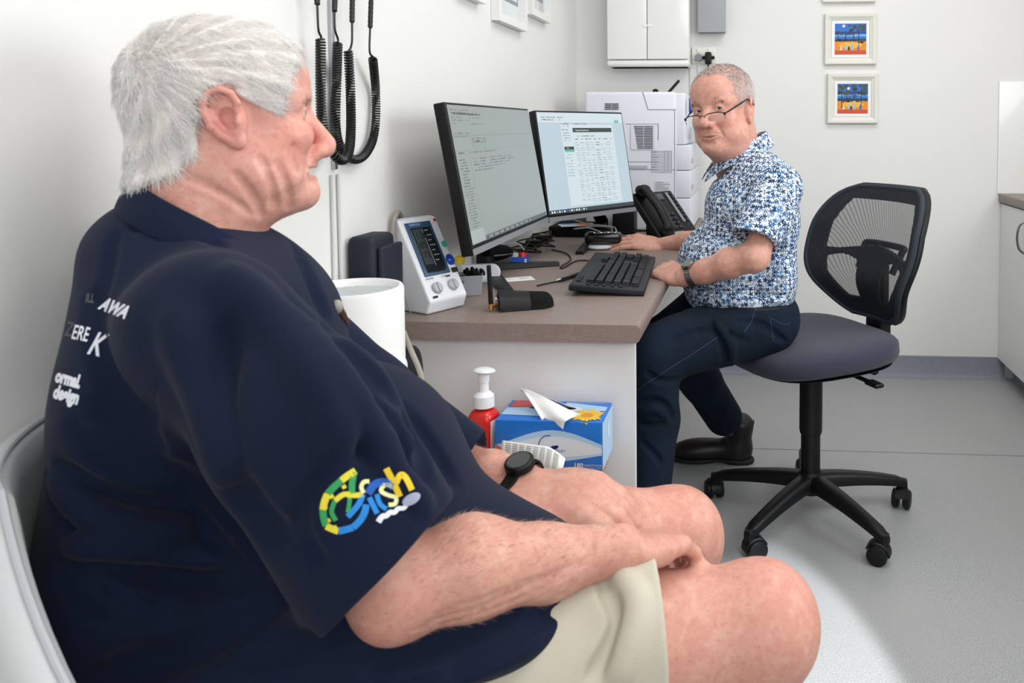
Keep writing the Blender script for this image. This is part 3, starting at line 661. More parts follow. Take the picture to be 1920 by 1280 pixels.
for i in range(4): B = MB(); B.T = KT; B.rbox((-KL/2+.05+i*.017, KW/2-.017, .0095), (.012, .010, .004), .002); B.build('media_button', 'black_plastic', kb)
def key(x, y, w_, h):
    B = MB(); B.T = KT; B.box((x, y, .0125), (w_, h, .009), taper=(.84, .80)); return B
unit = (KL-.044)/22.75; rp_ = (KW-.052)/6; kx0 = -KL/2+.034; ky = KW/2-.036-rp_/2
protos = {}
def addkey(x, y, w_, h=None):
    h = h or rp_-.0018
    k = (round(w_, 4), round(h, 4))
    if k not in protos:
        B = MB(); B.box((0, 0, .0), (w_, h, .009), taper=(.84, .80)); o = B.build('key', 'black_plastic', kb, bevel=0, sharp=20); protos[k] = o
    else: o = protos[k].copy(); COL.objects.link(o); o.parent = kb
    M_ = KT @ Matrix.Translation((x, y, .0122)); o.location = M_.translation; o.rotation_euler = M_.to_euler()
layout = [[1, -.0, 1, 1, 1, 1, 1, 1, 1, 1, 1, 1, 1], [1]*13+[2], [1.5]+[1]*12+[1.5], [1.75]+[1]*11+[2.25], [2.25]+[1]*10+[2.75], [1.25, 1.25, 1.25, 6.25, 1.25, 1.25, 1.25, 1.25]]
nk = 0
for r_, row in enumerate(layout):
    x = kx0; y = ky-r_*rp_
    for w_ in row:
        if w_ > 0 and nk < 104: addkey(x+w_*unit/2, y, w_*unit-.0016); nk += 1
        x += max(w_, 0)*unit
    if r_ != 3:
        for i in range(3):
            if r_ == 4 and i != 1: continue
            addkey(kx0+15.3*unit+i*unit+unit/2, y, unit-.0016); nk += 1
    if r_ > 0:
        for i in range(4 if r_ not in (3, 5) else 3):
            if nk < 104: addkey(kx0+18.6*unit+i*unit+unit/2, y, unit-.0016); nk += 1
MB().tube(spline([(-KL*.1, KW/2, .012), (-KL*.12, KW/2+.03, .006), (-KL*.2, KW/2+.07, .004), (-KL*.27, KW/2+.10, .003)], 6), .002, 6).build('cable', 'black_plastic', kb)
# mouse under the far hand
mp = P(1192, 467, 2.70)
B = MB(); B.T = Matrix.Translation((mp.x+.005, mp.y-.0, Z0+.012)) @ Matrix.Rotation(radians(170), 4, 'Z'); B.ell((0, 0, 0), (.046, .027, .012), n=28, k=12, e=.8, e2=.8)
tag(B.build('computer_mouse', 'black_plastic'), 'black computer mouse under the seated man\'s far hand', 'mouse')
# white puck + usb hub
hp = PZ(1125, 466, Z0)
B = MB(); B.T = Matrix.Translation((hp.x, hp.y, Z0)); B.lathe([(.0, 0), (.03, 0), (.042, .004), (.044, .009), (.036, .014), (0, .015)], n=36)
puck = tag(B.build('charging_puck', 'white_plastic'), 'round pale puck on the desk under the black hub', 'charger')
hub_ = thing('usb_hub', 'black usb hub with a row of tiny white lights, beside the far hand', 'usb hub', (hp.x+.01, hp.y+.01, Z0+.015), radians(8))
MB().rbox((0, 0, .021), (.125, .062, .040), .012).build('body', 'black_gloss', hub_)
B = MB(); 
for i in range(4): B.rbox((-.03+i*.024, -.018, .0415), (.0035, .0035, .0015), .0006)
B.build('indicator_lights', 'led', hub_)
for k_, pts in enumerate([[(-.01, .01, .04), (-.05, .0, .055), (-.09, .02, .05), (-.10, .06, .045), (-.04, .08, .05), (.02, .05, .05), (.03, .02, .041)], [(.045, .0, .04), (.03, .03, .055), (-.05, .07, .06), (-.13, .12, .075)]]):
    MB().tube(spline(pts, 8), .0022, 8).build('cable', 'light_grey', hub_)
# phone
ph = thing('desk_phone', 'black corded office phone with handset, in front of the printer', 'phone', (P(1268, 430, 2.80).x, 2.82, Z0), radians(52))
TT = Matrix.Translation((0, 0, .012)) @ Matrix.Rotation(radians(46), 4, 'X')
B = MB(); B.T = TT; B.rbox((0, .10, .012), (.20, .215, .028), .008); B.build('body', 'black_plastic', ph)
B = MB(); B.box((0, .10, .035), (.10, .01, .06)); B.rbox((0, .06, .004), (.18, .14, .008), .003); B.build('rest_stand', 'black_plastic', ph)
B = MB(); B.T = TT; B.tube(spline([(-.068, .005, .05), (-.07, .03, .062), (-.07, .10, .072), (-.07, .18, .062), (-.068, .205, .05)], 6), [.017]*3+[.021, .022, .02]+[.017]*13+[.02, .022, .021]+[.016]*3, 14, flat=(.8, 1.25))
hs = B.build('handset', 'black_plastic', ph)
for y_ in (.012, .196): B = MB(); B.T = TT; B.ell((-.068, y_, .042), (.027, .028, .018), n=20, k=8); B.build('handset_cup', 'black_plastic', hs)
B = MB(); B.T = TT; B.rbox((.012, .178, .0275), (.045, .028, .003), .001); B.build('display', 'lcd_grey', ph)
B = MB(); B.T = TT; B.rbox((.062, .125, .0275), (.014, .14, .003), .001); B.build('line_strip', 'mid_grey', ph)
for i in range(4):
    for j in range(3):
        B = MB(); B.T = TT; B.rbox((-.018+j*.022, .035+i*.020, .028), (.016, .012, .006), .002); B.build('keypad_button', 'charcoal', ph)
for i in range(8):
    B = MB(); B.T = TT; B.rbox((.082, .062+i*.018, .028), (.012, .011, .005), .002); B.build('side_button', 'charcoal', ph)
B = MB(); B.T = TT; B.rbox((.0, .012, .0275), (.05, .010, .002), .001); B.build('name_plate', 'silver', ph)
# speaker-like black box behind monitor
sp = PZ(1172, 437, Z0)
tag(MB().rbox((sp.x, sp.y+.0, Z0+.045), (.085, .085, .09), .006).build('desktop_speaker', 'black_plastic'), 'small square black speaker box between monitor and phone', 'speaker')
a = PZ(1085, 440, Z0)
dk = thing('docking_station', 'black docking box lying below the lit web-page monitor', 'docking station', (a.x-.02, a.y+.03, Z0)); MB().rbox((0, 0, .02), (.16, .20, .04), .006).build('body', 'black_matte', dk)
B = MB(); B.T = Matrix.Translation((a.x-.0, a.y-.03, Z0+.041)) @ Matrix.Rotation(radians(25), 4, 'Z'); B.box((0, 0, .001), (.13, .075, .002), 0); B.rect(-.06, -.034, .0, .034, .0022, 1); B.rect(0, -.034, .06, .034, .0022, 2); B.rect(-.06, .012, .06, .02, .0024, 3)
tag(B.build('postcard', ['paper', 'sky_blue', 'orange', 'ink']), 'glossy blue and orange card lying on the black docking box', 'card')
# black cable tangle
rc = random.Random(5)
for i, (px, py, n_) in enumerate([(1005, 462, 9), (1012, 446, 8), (990, 470, 8)]):
    c = PZ(px, py, Z0+.01); pts = []
    for k in range(n_): pts.append((c.x+.055*cos(k*2.1+i)+rc.uniform(-.02, .02), c.y+.07*sin(k*2.1+i)+rc.uniform(-.02, .02), Z0+.004+rc.uniform(0, .03)))
    tag(MB().tube(spline(pts, 8), .0026, 6).build('cable', 'black_plastic'), ['black cable, middle one of the tangle between the two monitor feet', 'black cable, deepest of the tangle under the monitor gap', 'black cable, nearest of the tangle behind the blue box'][i], 'cable', 'black cables tangled behind the monitors')
c = PZ(1015, 452, Z0+.03)
for k_, (px, py, sx) in enumerate([(1000, 462, .05), (1020, 452, .055)]):
    c = PZ(px, py, Z0+.0)
    tag(MB().rbox((c.x, c.y, Z0+.012+.0), (sx, .03, .022), .004).build('cable_adapter', 'black_plastic'), ['black cable adapter block among the cables behind the blue box', 'black cable adapter block deepest in the cable tangle'][k_], 'adapter')
w1 = [PZ(935, 470, Z0+.004), PZ(960, 452, Z0+.03), PZ(985, 462, Z0+.02), PZ(990, 472, Z0+.004)]
tag(MB().tube(spline([PZ(915, 478, Z0+.004), PZ(940, 462, Z0+.035), PZ(968, 456, Z0+.045), PZ(983, 468, Z0+.02)], 8), .0032, 8).build('cable', 'cord_white'), 'pale grey cable arching over the desk behind the black pouch', 'cable')
tag(MB().tube(spline([PZ(1035, 468, Z0+.003), PZ(1062, 475, Z0+.003), PZ(1070, 487, Z0+.003), PZ(1052, 499, Z0+.003), PZ(1056, 502, Z0+.003), PZ(1078, 490, Z0+.003), PZ(1096, 488, Z0+.003), PZ(1112, 490, Z0+.006)], 8), .0022, 8).build('cable', 'black_plastic'), 'thin black cable curling across the desk to the keyboard', 'cable')
# black pouch
c = PZ(925, 492, Z0)
po = thing('glasses_case', 'soft black pouch with a grey zip line, below the dim grey monitor', 'case', (c.x-.02, c.y+.02, Z0), radians(35))
MB().ell((0, 0, .026), (.075, .038, .026), n=28, k=12, e=.8, e2=.9).build('shell', 'black_matte', po)
MB().tube([(.077*cos(q)*.99, .039*sin(q)*1.0, .022) for q in [radians(v) for v in range(190, 350, 8)]], .0024, 6).build('zip_line', 'mid_grey', po)
# blue box
c = PZ(973, 501, Z0)
bb = thing('sample_box', 'small open blue cardboard box with a red cap inside, behind the monitor foot', 'box', (c.x, c.y+.01, Z0), radians(12))
B = MB(); w_, d_, h_ = .05, .04, .032
for cc, ss in (((0, -d_/2, h_/2), (w_, .0015, h_)), ((0, d_/2, h_/2), (w_, .0015, h_)), ((-w_/2, 0, h_/2), (.0015, d_, h_)), ((w_/2, 0, h_/2), (.0015, d_, h_)), ((0, 0, .001), (w_, d_, .002))): B.box(cc, ss)
for i in range(3): B.box((.018, -d_/2-.001, .012+i*.006), (.006, .0006, .004), 1)
B.build('carton', ['blue_card', 'paper'], bb)
tag(MB().tube([(c.x+.008, c.y+.006, Z0+.004), (c.x+.008, c.y+.012, Z0+.042)], .013, n=18).build('bottle_cap', 'red_plastic'), 'red cap standing in the small blue box', 'cap')
B = MB(); B.T = Matrix.Translation((c.x-.014, c.y+.01, Z0+.022)) @ Matrix.Rotation(.25, 4, 'Y'); B.rbox((0, 0, 0), (.018, .016, .038), .003)
tag(B.build('eraser', 'white_plastic'), 'white block beside the red cap in the small blue box', 'eraser')
for i in range(5):
    c = PZ(1000+i*5, 498-i*1.6, Z0+.004); a = .3+i*.35; B = MB(); B.T = Matrix.Translation(c) @ Matrix.Rotation(a, 4, 'Z')
    B.tube([(x*.016, y*.0035, 0) for x, y in ((-1, 0), (-.9, 1), (.9, 1), (1, 0), (.9, -1), (-.9, -1))], .0013, 6, closed=True)
    tag(B.build('paper_clip', 'white_plastic'), 'white plastic clip in the little pile right of the small blue box', 'clip', 'white clips beside the blue box')
# business card
c = PZ(969, 523, Z0+.0012)
B = MB(); B.T = Matrix.Translation((c.x, c.y, Z0+.0009)) @ Matrix.Rotation(radians(28), 4, 'Z'); B.box((0, 0, 0), (.088, .054, .0012)); 
for i, x in enumerate((.3, .2, .25)): B.box((.02, .012-i*.008, .0007), (x*.1, .0018, .0003), 1)
B.text('CARD', .006, -.035, .012, .0008, 1) if False else None
tag(B.build('business_card', ['paper', 'ink_soft']), 'white card lying flat beside the dim monitor\'s black foot', 'card')
# pen
a = PZ(1041, 527, Z0+.005); b = PZ(1091, 513, Z0+.006); d = (b-a); L_ = d.length; T = basis(a, d.normalized(), Vector((-d.y, d.x, 0)).normalized(), Vector((0, 0, 1)))
pen = thing('ballpoint_pen', 'black ballpoint pen with silver tip lying left of the keyboard', 'pen', ((a.x+b.x)/2, (a.y+b.y)/2, Z0), atan2(d.y, d.x))
B = MB(); B.tube([(-L_/2+.02, 0, .006), (L_/2, 0, .006)], .0052, 14); B.tube([(-L_/2+.02, 0, .006), (-L_/2+.055, 0, .006)], .0058, 14); B.build('barrel', 'black_gloss', pen)
B = MB(); B.tube([(-L_/2, 0, .006), (-L_/2+.012, 0, .006), (-L_/2+.02, 0, .006)], [.0006, .0035, .005], 14); B.build('tip', 'silver', pen)
B = MB(); B.box((L_/2-.03, 0, .0123), (.045, .003, .001)); B.build('clip', 'silver', pen)
# black conference device with antenna
a = PZ(925, 586, Z0); b = PZ(1030, 578, Z0); ang = atan2(b.y-a.y, b.x-a.x)
cf = thing('wireless_receiver', 'black ribbed desktop receiver with stubby antenna at the desk front', 'receiver', (a.x, a.y+.035, Z0), ang)
L_ = (b-a).length; hw = .036
def hull(x0, x1, wf, hf, n=14, seg=16):
    vs = []; 
    for i in range(seg+1):
        f = i/seg; x = x0+(x1-x0)*f; w_ = wf(x/L_); h = hf(x/L_)
        for j in range(n+1):
            q = pi*j/n; vs.append((x, hw*w_*cos(q), .001+h*sin(q)**.7))
    m = n+1; fs = [(i*m+j, i*m+j+1, (i+1)*m+j+1, (i+1)*m+j) for i in range(seg) for j in range(n)]+[(i*m, (i+1)*m, (i+1)*m+n, i*m+n) for i in range(seg)]+[tuple(range(m)), tuple(range(seg*m+n, seg*m-1, -1))]
    return vs, fs
wf = lambda f: sqrt(max(.0, 1-max(0, (f-.72)/.29)**2))*.98+.02; hf = lambda f: (.041-.012*f)*sqrt(max(.05, 1-max(0, (f-.85)/.16)**2))
v_, f_ = hull(0, L_*.55, lambda f: wf(f)*1.02, lambda f: hf(f)*1.03); MB().add(v_, f_).build('body', 'black_plastic', cf, sharp=50)
v_, f_ = hull(L_*.55, L_*1.0, wf, hf); B = MB(); B.add(v_, f_)
for i in range(15):
    x = L_*(.57+i*.029); w_ = wf(x/L_)*hw; h = hf(x/L_); B.tube([(x, w_*cos(q), .001+h*sin(q)**.7) for q in [pi*j/14 for j in range(1, 14)]], .0011, 5)
B.build('mesh_cover', 'black_matte', cf, sharp=50)
B = MB(); B.rbox((-.0015, 0, .016), (.004, .058, .026), .0015); B.build('back_plate', 'black_gloss', cf)
B = MB(); B.cyl((-.004, -.014, .012), (-.018, -.02, .012), .0045, n=6); B.cyl((-.018, -.02, .005), (-.018, -.02, .02), .005, n=6); an = B.build('antenna_connector', 'gold', cf)
B = MB(); B.tube([(-.018, -.02, .018), (-.0195, -.021, .05), (-.022, -.022, .105)], [.0055, .0052, .0048], 12); B.build('antenna', 'black_plastic', cf)
B = MB(); B.rbox((.012, -.01, .0365), (.004, .003, .001), .0004); B.rbox((-.004, .012, .022), (.001, .003, .003), .0004); B.build('status_light', 'led', cf)
# grey organiser pots, yellow jar, white disc
c = PZ(868, 548, Z0)
def pot(x, y, w_, d_, h, rot, label):
    t = thing('desk_organiser', label, 'organiser', (x, y, Z0), rot); B = MB(); tp = .84
    o = [(-1, -1), (1, -1), (1, 1), (-1, 1)]; vs = []
    for ins, z in ((tp, 0), (1, h)): vs += [(a_*w_/2*ins, b_*d_/2*ins, z) for a_, b_ in o]
    for ins, z in ((.93, h), (tp*.92, .003)): vs += [(a_*w_/2*ins, b_*d_/2*ins, z) for a_, b_ in o]
    fs = [(i*4+j, i*4+(j+1) % 4, (i+1)*4+(j+1) % 4, (i+1)*4+j) for i in range(3) for j in range(4)]+[(3, 2, 1, 0), (12, 13, 14, 15)]
    B.add(vs, fs); B.build('tray', 'pot_grey', t, bevel=.001); return t
a = PZ(866, 556, Z0); pot(a.x+.008, a.y+.035, .062, .065, .05, radians(20), 'grey plastic pot full of black bits, behind the blood pressure machine')
a2 = PZ(846, 566, Z0); pot(a2.x-.008, a2.y+.035, .05, .05, .04, radians(20), 'empty-looking smaller grey pot, half hidden by the blood pressure machine')
B = MB()
for i in range(22): 
    x, y = rc.uniform(-.024, .024), rc.uniform(-.024, .024); B.T = Matrix.Translation((a.x+.008+x, a.y+.035+y, Z0+.042+rc.uniform(0, .014))) @ Euler((rc.uniform(0, 3), rc.uniform(0, 3), rc.uniform(0, 3))).to_matrix().to_4x4(); B.ell((0, 0, 0), (.011, .006, .004), n=8, k=6)
tag(B.build('ear_tips', 'black_matte'), 'heap of small black rubber pieces filling the grey pot', 'small parts', kind='stuff')
c = PZ(849, 522, Z0)
jr = thing('specimen_jar', 'clear specimen jar with yellow screw lid beside the blood pressure machine', 'jar', (c.x-.0, c.y+.02, Z0))
zj = .058
MB().lathe([(.0, 0), (.021, 0), (.023, .004), (.024, zj-.016), (.022, zj-.012)], n=28).build('jar_body', 'clear_plastic', jr)
B = MB(); pr_ = [(.0, zj), (.022, zj), (.0255, zj-.003), (.0262, zj-.017), (.0245, zj-.018)]; B.lathe(list(reversed(pr_)), n=40); B.build('lid', 'yellow_cap', jr)
c = PZ(897, 530, Z0)
wd = thing('tape_dispenser', 'white rounded plastic dispenser standing behind the grey pot', 'dispenser', (c.x, c.y+.01, Z0), radians(14))
B = MB(); o = [(-.045, 0), (.03, 0)]+[(.03+.024*sin(radians(q)), .024-.024*cos(radians(q))) for q in range(10, 180, 10)]+[(-.045, .048)]
B.prism(o, .022, T=Matrix.Rotation(pi/2, 4, 'X') @ Matrix.Translation((0, 0, -.011))); B.build('body', 'white_plastic', wd, bevel=.002)
MB().rbox((-.01, -.018, .009), (.03, .016, .018), .003).build('foot', 'white_plastic', wd)
# ---------------------------------------------------------------- blood pressure machine
# body wedge: side outline (depth d, height z), display face slopes
def bpm():
    fl = PZ(800, 591, Z0); fr = PZ(850, 556, Z0)
    u = (fr-fl); u.z = 0; Wd = .125; ang = atan2(u.y, u.x)
    ang = radians(63)
    t = thing('blood_pressure_monitor', 'white blood pressure machine with dark sloping display at the desk front', 'blood pressure monitor', (fl.x, fl.y, Z0), ang)
    # local: x along the front edge (to the right/back), y towards the wall (behind)
    side = [(0, 0), (-.012, .03), (.090, .203), (.112, .206), (.124, .15), (.19, .115), (.19, 0)]     # (y, z)
    B = MB(); k = len(side); Wd = .108
    for x0, x1 in ((0, Wd),):
        vs = [(x0, y, z) for y, z in side]+[(x1, y, z) for y, z in side]
        B.add(vs, [tuple(range(k)), tuple(range(2*k-1, k-1, -1))]+[(i, k+i, k+(i+1) % k, (i+1) % k) for i in range(k)])
    B.build('housing', 'bp_white', t, bevel=.006)
    # face plane between (-.012,.03) and (.078,.205)
    a = Vector((0, -.012, .03)); b = Vector((0, .090, .203)); v = (b-a).normalized(); n = Vector((1, 0, 0)).cross(v).normalized(); FT = basis(a+n*.0012, (1, 0, 0), v, n); H = (b-a).length
    B = MB(); B.T = FT; B.rbox((Wd*.44, H*.62, 0), (Wd*.66, H*.66, .004), .0015); B.build('display_surround', 'bp_blue', t)
    B = MB(); B.T = FT; B.rbox((Wd*.44, H*.60, .0015), (Wd*.52, H*.56, .003), .0012)
    B.rect(Wd*.22, H*.42, Wd*.44, H*.86, .0033, 1); B.rect(Wd*.46, H*.40, Wd*.47, H*.86, .0033, 2)
    for i in range(7): B.rect(Wd*.51, H*(.83-i*.062), Wd*(.60+.05*(i % 2)), H*(.838-i*.062), .0034, 2)
    for i, s_ in enumerate(('120', '80', '72')): B.text(s_, .022, Wd*.24, H*(.74-i*.12), .0035, 3)
    B.text('OMRON', .008, Wd*.2, H*.905, .0022, 4)
    B.build('display', ['bp_glass', 'lcd_grey', 'light_grey', 'dark_grey', 'pale_blue'], t)
    for x in (.28, .70):
        B = MB(); B.T = FT; B.tube([(Wd*x, H*.14, -.002), (Wd*x, H*.14, .006), (Wd*x, H*.14, .008)], [.0135, .0125, .010], 24); B.rbox((Wd*x, H*.14, .009), (.006, .022, .006), .002); B.build('knob', 'light_grey', t)
    B = MB(); B.T = FT
    B.disc(Wd*.89, H*.44, .012, .0012, 0, ry=.014); B.text('start', .005, Wd*.83, H*.43, .0014, 3); B.disc(Wd*.9, H*.64, .008, .0012, 1, ry=.008); B.disc(Wd*.9, H*.95, .004, .0012, 2); B.rect(Wd*.82, H*.28, Wd*.98, H*.34, .0012, 4)
    B.text('POWER', .006, Wd*.1, H*.25, .0012, 4); B.text('STOP', .006, Wd*.5, H*.25, .0012, 4); B.rect(Wd*.1, H*.03, Wd*.22, H*.055, .0012, 4); B.rect(Wd*.62, H*.245, Wd*.72, H*.262, .0012, 4)
    B.build('face_markings', ['royal_blue', 'teal', 'red_plastic', 'paper', 'dark_grey'], t)
    B = MB(); B.box((.0012, .085, .1), (.0012, .0016, .17), T=Matrix.Translation((-.0018, -.045, 0)) @ Matrix.Rotation(-.48, 4, 'X')); B.build('seam_line', 'light_grey', t)
    # tube over the side
    MB().tube(spline([(-.03, .04, .006), (-.021, .085, .03), (-.014, .10, .10), (-.009, .095, .19), (.006, .10, .217), (.03, .12, .213), (.05, .13, .18)], 8), .0055, 10).build('air_tube', 'tube_beige', t)
    return t
bpm()
ca = PX(712, 510, XL+.05)
cuff = thing('pressure_cuff', 'folded dark navy arm cuff leaning on the wall behind the blood pressure machine', 'arm cuff', (XL+.04, ca.y, Z0))
MB().rbox((XL+.032, PX(700, 480, XL+.05).y+.03, Z0+.0965), (.055, .10, .192), .012).build('folded_cuff', 'navy_cuff', cuff, world=True)
B = MB(); B.rbox((XL+.066, PX(705, 480, XL+.05).y+.03, Z0+.09), (.012, .095, .16), .005); B.build('outer_flap', 'navy_cuff', cuff, world=True)
# ================================================================ LOW TABLE WITH PURIFIER, TISSUES, BOTTLE
zT = .455; tx1 = PZ(1133, 883, zT).x
tbl = thing('side_table', 'low wooden side table between the two men, mostly hidden', 'side table', ((XL+tx1)/2, 1.42, 0))
MB().rbox(((XL+tx1)/2, 1.42, zT-.0125), (tx1-XL-.02, .40, .024), .003).build('tabletop', 'wood', tbl, world=True)
for x in (XL+.05, tx1-.05):
    for y in (1.26, 1.58): MB().box((x, y, (zT-.0255)/2), (.035, .035, zT-.0255)).build('leg', 'wood', tbl, world=True)
# tissue box
f1 = PZ(923, 886, zT); f2 = PZ(1129, 884, zT); yb = f2.y; Lb = f2.x-f1.x; Db = .115; Hb = P(1129, 792, yb).z-zT
tb = thing('tissue_box', 'blue floral tissue box with a tissue pulled out, on the side table', 'tissue box', (f1.x+Lb/2, yb+Db/2, zT), radians(0))
for nme, cc in dict(tb_blue='#1a6fc8', tb_pale='#a9cbe8', tb_white='#d5dde6', tb_red='#c3403e', tb_dark='#1b3f86').items(): M(nme, cc, .35)
B = MB(); B.rbox((0, 0, Hb/2+.0005), (Lb, Db, Hb), .002); B.build('carton', 'tb_blue', tb)
B = MB(); x0 = -Lb/2; yf = -Db/2-.0008
def band(fy0, fy1, m, off): 
    n = 24; a = [(x0+Lb*i/n, yf-off, Hb*fy0(i/n)) for i in range(n+1)]; b_ = [(x0+Lb*i/n, yf-off, Hb*fy1(i/n)) for i in range(n+1)]
    B.add(a+b_, [(i, i+1, n+1+i+1, n+1+i) for i in range(n)], m)
band(lambda f: .28+.10*sin(f*4.2+2.6), lambda f: .60+.22*sin(f*4.0-.6)*(1 if f > .15 else .9), 0, 0)
band(lambda f: .33+.06*sin(f*5+2), lambda f: .50+.20*sin(f*3.8-.5), 1, .0002)
B.poly([(x0+.001+x*.022, yf-.0004, Hb*(.28+.2*y)) for x, y in ((0, 0), (.8, .1), (.6, .4), (1, .7), (.5, .8), (0, 1.1))], 2)
zt_ = Hb+.0012
B.poly([(x0+.006, Db*.1, zt_), (x0+.10, Db*.16, zt_), (x0+.10, Db/2-.003, zt_), (x0+.01, Db/2-.003, zt_)], 2)
B.poly([(x0+.003, -Db*.25, zt_), (x0+.11, -Db*.30, zt_), (x0+.2, -Db*.1, zt_+.0002), (x0+.2, Db*.25, zt_), (x0+.10, Db*.16, zt_), (x0+.003, Db*.12, zt_)], 0)
B.poly([(x0+.12, Db*.2, zt_+.0003), (x0+Lb-.004, Db*.0, zt_+.0003), (x0+Lb-.004, Db*.22, zt_+.0003), (x0+.12, Db*.42, zt_+.0003)], 0)
B.disc(0.01, .008, .045, zt_+.0005, 1, ry=.017)
xr = Lb/2+.0008; B.poly([(xr, -Db/2+.002, .002), (xr, Db/2-.002, .002), (xr, Db/2-.002, Hb-.002), (xr, -Db/2+.002, Hb-.002)], 0); 
B.poly([(xr+.0003, .012*cos(q)+.01, Hb*.62+.016*sin(q)) for q in [2*pi*i/20 for i in range(20)]], 3)
FR = basis((0, yf-.0006, 0), (1, 0, 0), (0, 0, 1), (0, -1, 0))
B.tube([(0.0+.019*cos(q), yf-.0008, Hb*.5+.021*sin(q)) for q in [radians(v) for v in range(75, 260, 12)]], .0009, 5, m=4)
for px_, pz_, r_ in ((.012, .47, .004), (.017, .49, .0025), (.008, .46, .002)): B.add([(px_+r_*1.7*cos(q), yf-.0008, Hb*pz_+r_*sin(q)) for q in [2*pi*i/12 for i in range(12)]], [tuple(range(12))], 4)
for k in range(3): B.add([(.007+k*.005, yf-.0009, Hb*.47), (.0085+k*.005, yf-.0009, Hb*.47), (.007+k*.005-.002, yf-.0009, Hb*.42)], [(0, 1, 2)], 4)
B.text('180', .013, Lb*.235, Hb*.075, .0002, 5, T=FR, bold=.0003); B.text('QUALITY FACIAL TISSUES', .0048, Lb*.335, Hb*.11, .0002, 5, T=FR); B.text('2 PLY 175 mm X 190 mm', .0036, Lb*.335, Hb*.065, .0002, 5, T=FR)
B.text('LUXURY', .007, .008, Hb*.38, .0002, 4, T=FR)
B.text('180 LUXURY FACIAL TISSUES', .005, Lb*.12, Db*.40, zt_+.0002, 5)
# petals
for i in range(22):
    a = 2*pi*i/22; r0, r1 = .010, .034+.004*((i*7) % 3-1); c = (Lb*.335, -Db*.22); ex = 1.0; ey = 1.0
    pts = [(c[0]+r0*cos(a-.12), c[1]+r0*sin(a-.12)), (c[0]+r1*.8*cos(a-.13), c[1]+r1*.8*sin(a-.13)), (c[0]+r1*cos(a), c[1]+r1*sin(a)), (c[0]+r1*.8*cos(a+.13), c[1]+r1*.8*sin(a+.13)), (c[0]+r0*cos(a+.12), c[1]+r0*sin(a+.12))]
    lim = -Db/2
    if all(p[1] > lim for p in pts): B.poly([(x, y, zt_+.0008+.00003*(i % 2)) for x, y in pts], 6)
    else:
        q = [(x, max(y, lim), zt_+.0008) for x, y in pts]; B.poly(q, 6); q = [(x, yf-.0009, Hb+min(0, (y-lim))) for x, y in pts]
        B.poly(q, 6)
B.disc(Lb*.335, -Db*.22, .012, zt_+.0011, 7)
B.build('printed_pattern', ['tb_pale', 'tb_white', 'tb_red', 'tb_white', 'tb_dark', 'tb_white', 'flower_yellow', 'flower_orange'], tb, sharp=10, label='printed pale waves, yellow daisy and the number 180')
B = MB(); B.disc(-.008, .01, .05, Hb+.0022, 0, ry=.006); B.build('opening_slit', 'dark_grey', tb)
g = lambda px, py, Y: P(px, py, Y)-Vector((f1.x+Lb/2, yb+Db/2, zT))
tA, tB_, tC, tD = g(977, 730, yb+.06), g(1032, 811, yb-.022), g(1088, 774, yb+.006), g(990, 775, yb+.07)
B = MB(); n = 10; vs = []
for i in range(n+1):
    for j in range(n+1):
        s_, r_ = i/n, j/n; p = tA.lerp(tB_, s_).lerp(tA.lerp(tC, s_), r_); p = p+Vector((0, .006*sin(r_*9)*s_, .004*sin(r_*7+s_*4))) if p.z > Hb else Vector((0, 0, 0)); vs.append(p)
B.add(vs, [(i*(n+1)+j, (i+1)*(n+1)+j, (i+1)*(n+1)+j+1, i*(n+1)+j+1) for i in range(n) for j in range(n)])
vs = []
for i in range(n+1):
    for j in range(n+1):
        s_, r_ = i/n, j/n; base_ = Vector((-.05+.09*r_, .012*(1 if 1 else 0)+.004*sin(r_*12), Hb+.002)); top = tA.lerp(tC, r_*.75); p = base_.lerp(top, s_); p = p+Vector((0, .006*sin(r_*11+s_*2)*(1-s_)+.012, 0)); vs.append(p)
B.add(vs, [(i*(n+1)+j, (i+1)*(n+1)+j, (i+1)*(n+1)+j+1, i*(n+1)+j+1) for i in range(n) for j in range(n)])
ts = B.build('tissue', 'tissue', tb, sharp=60); sd = ts.modifiers.new('t', 'SOLIDIFY'); sd.thickness = .0008
# leaflet (curled receipt)
B = MB(); n = 20; a = P(942, 832, yb-.03); vs = []
for i in range(n+1):
    f = i/n; cx_ = P(942+f*112, 0+850, yb-.035+.0*f); q = f*2.2
    bend = .05*f*f; top = P(942+f*118, 825+16*f+28*max(0, f-.7)**1.5*4, yb-.02-.05*sin(f*1.9)); bot = P(940+f*112, 900, yb-.03-.05*sin(f*1.9))
    vs += [top, (top.x*.5+bot.x*.5, top.y*.5+bot.y*.5-.008, top.z*.5+bot.z*.5), (bot.x, bot.y, zT+.0015)]
B.add(vs, [(i*3+j, (i+1)*3+j, (i+1)*3+j+1, i*3+j+1) for i in range(n) for j in range(2)], 0)
for r_ in range(12):
    f0 = .04; 
    for c_ in range(8):
        f = .06+c_*.11; 
        if r_/12 > .8: continue
        def pt(f_, h_):
            top = P(942+f_*118, 825+16*f_+28*max(0, f_-.7)**1.5*4, yb-.02-.05*sin(f_*1.9)); bot = P(940+f_*112, 900, yb-.03-.05*sin(f_*1.9)); mid = Vector(((top.x+bot.x)/2, (top.y+bot.y)/2-.008, (top.z+bot.z)/2)); bot.z = zT+.0015
            p = top.lerp(mid, h_*2) if h_ < .5 else mid.lerp(bot, h_*2-1); return p+Vector((.0, -.0012, .0004))
        h0 = .05+r_*.05; B.add([pt(f, h0), pt(f+.085, h0), pt(f+.085, h0+.012), pt(f, h0+.012)], [(0, 1, 2, 3)], 1)
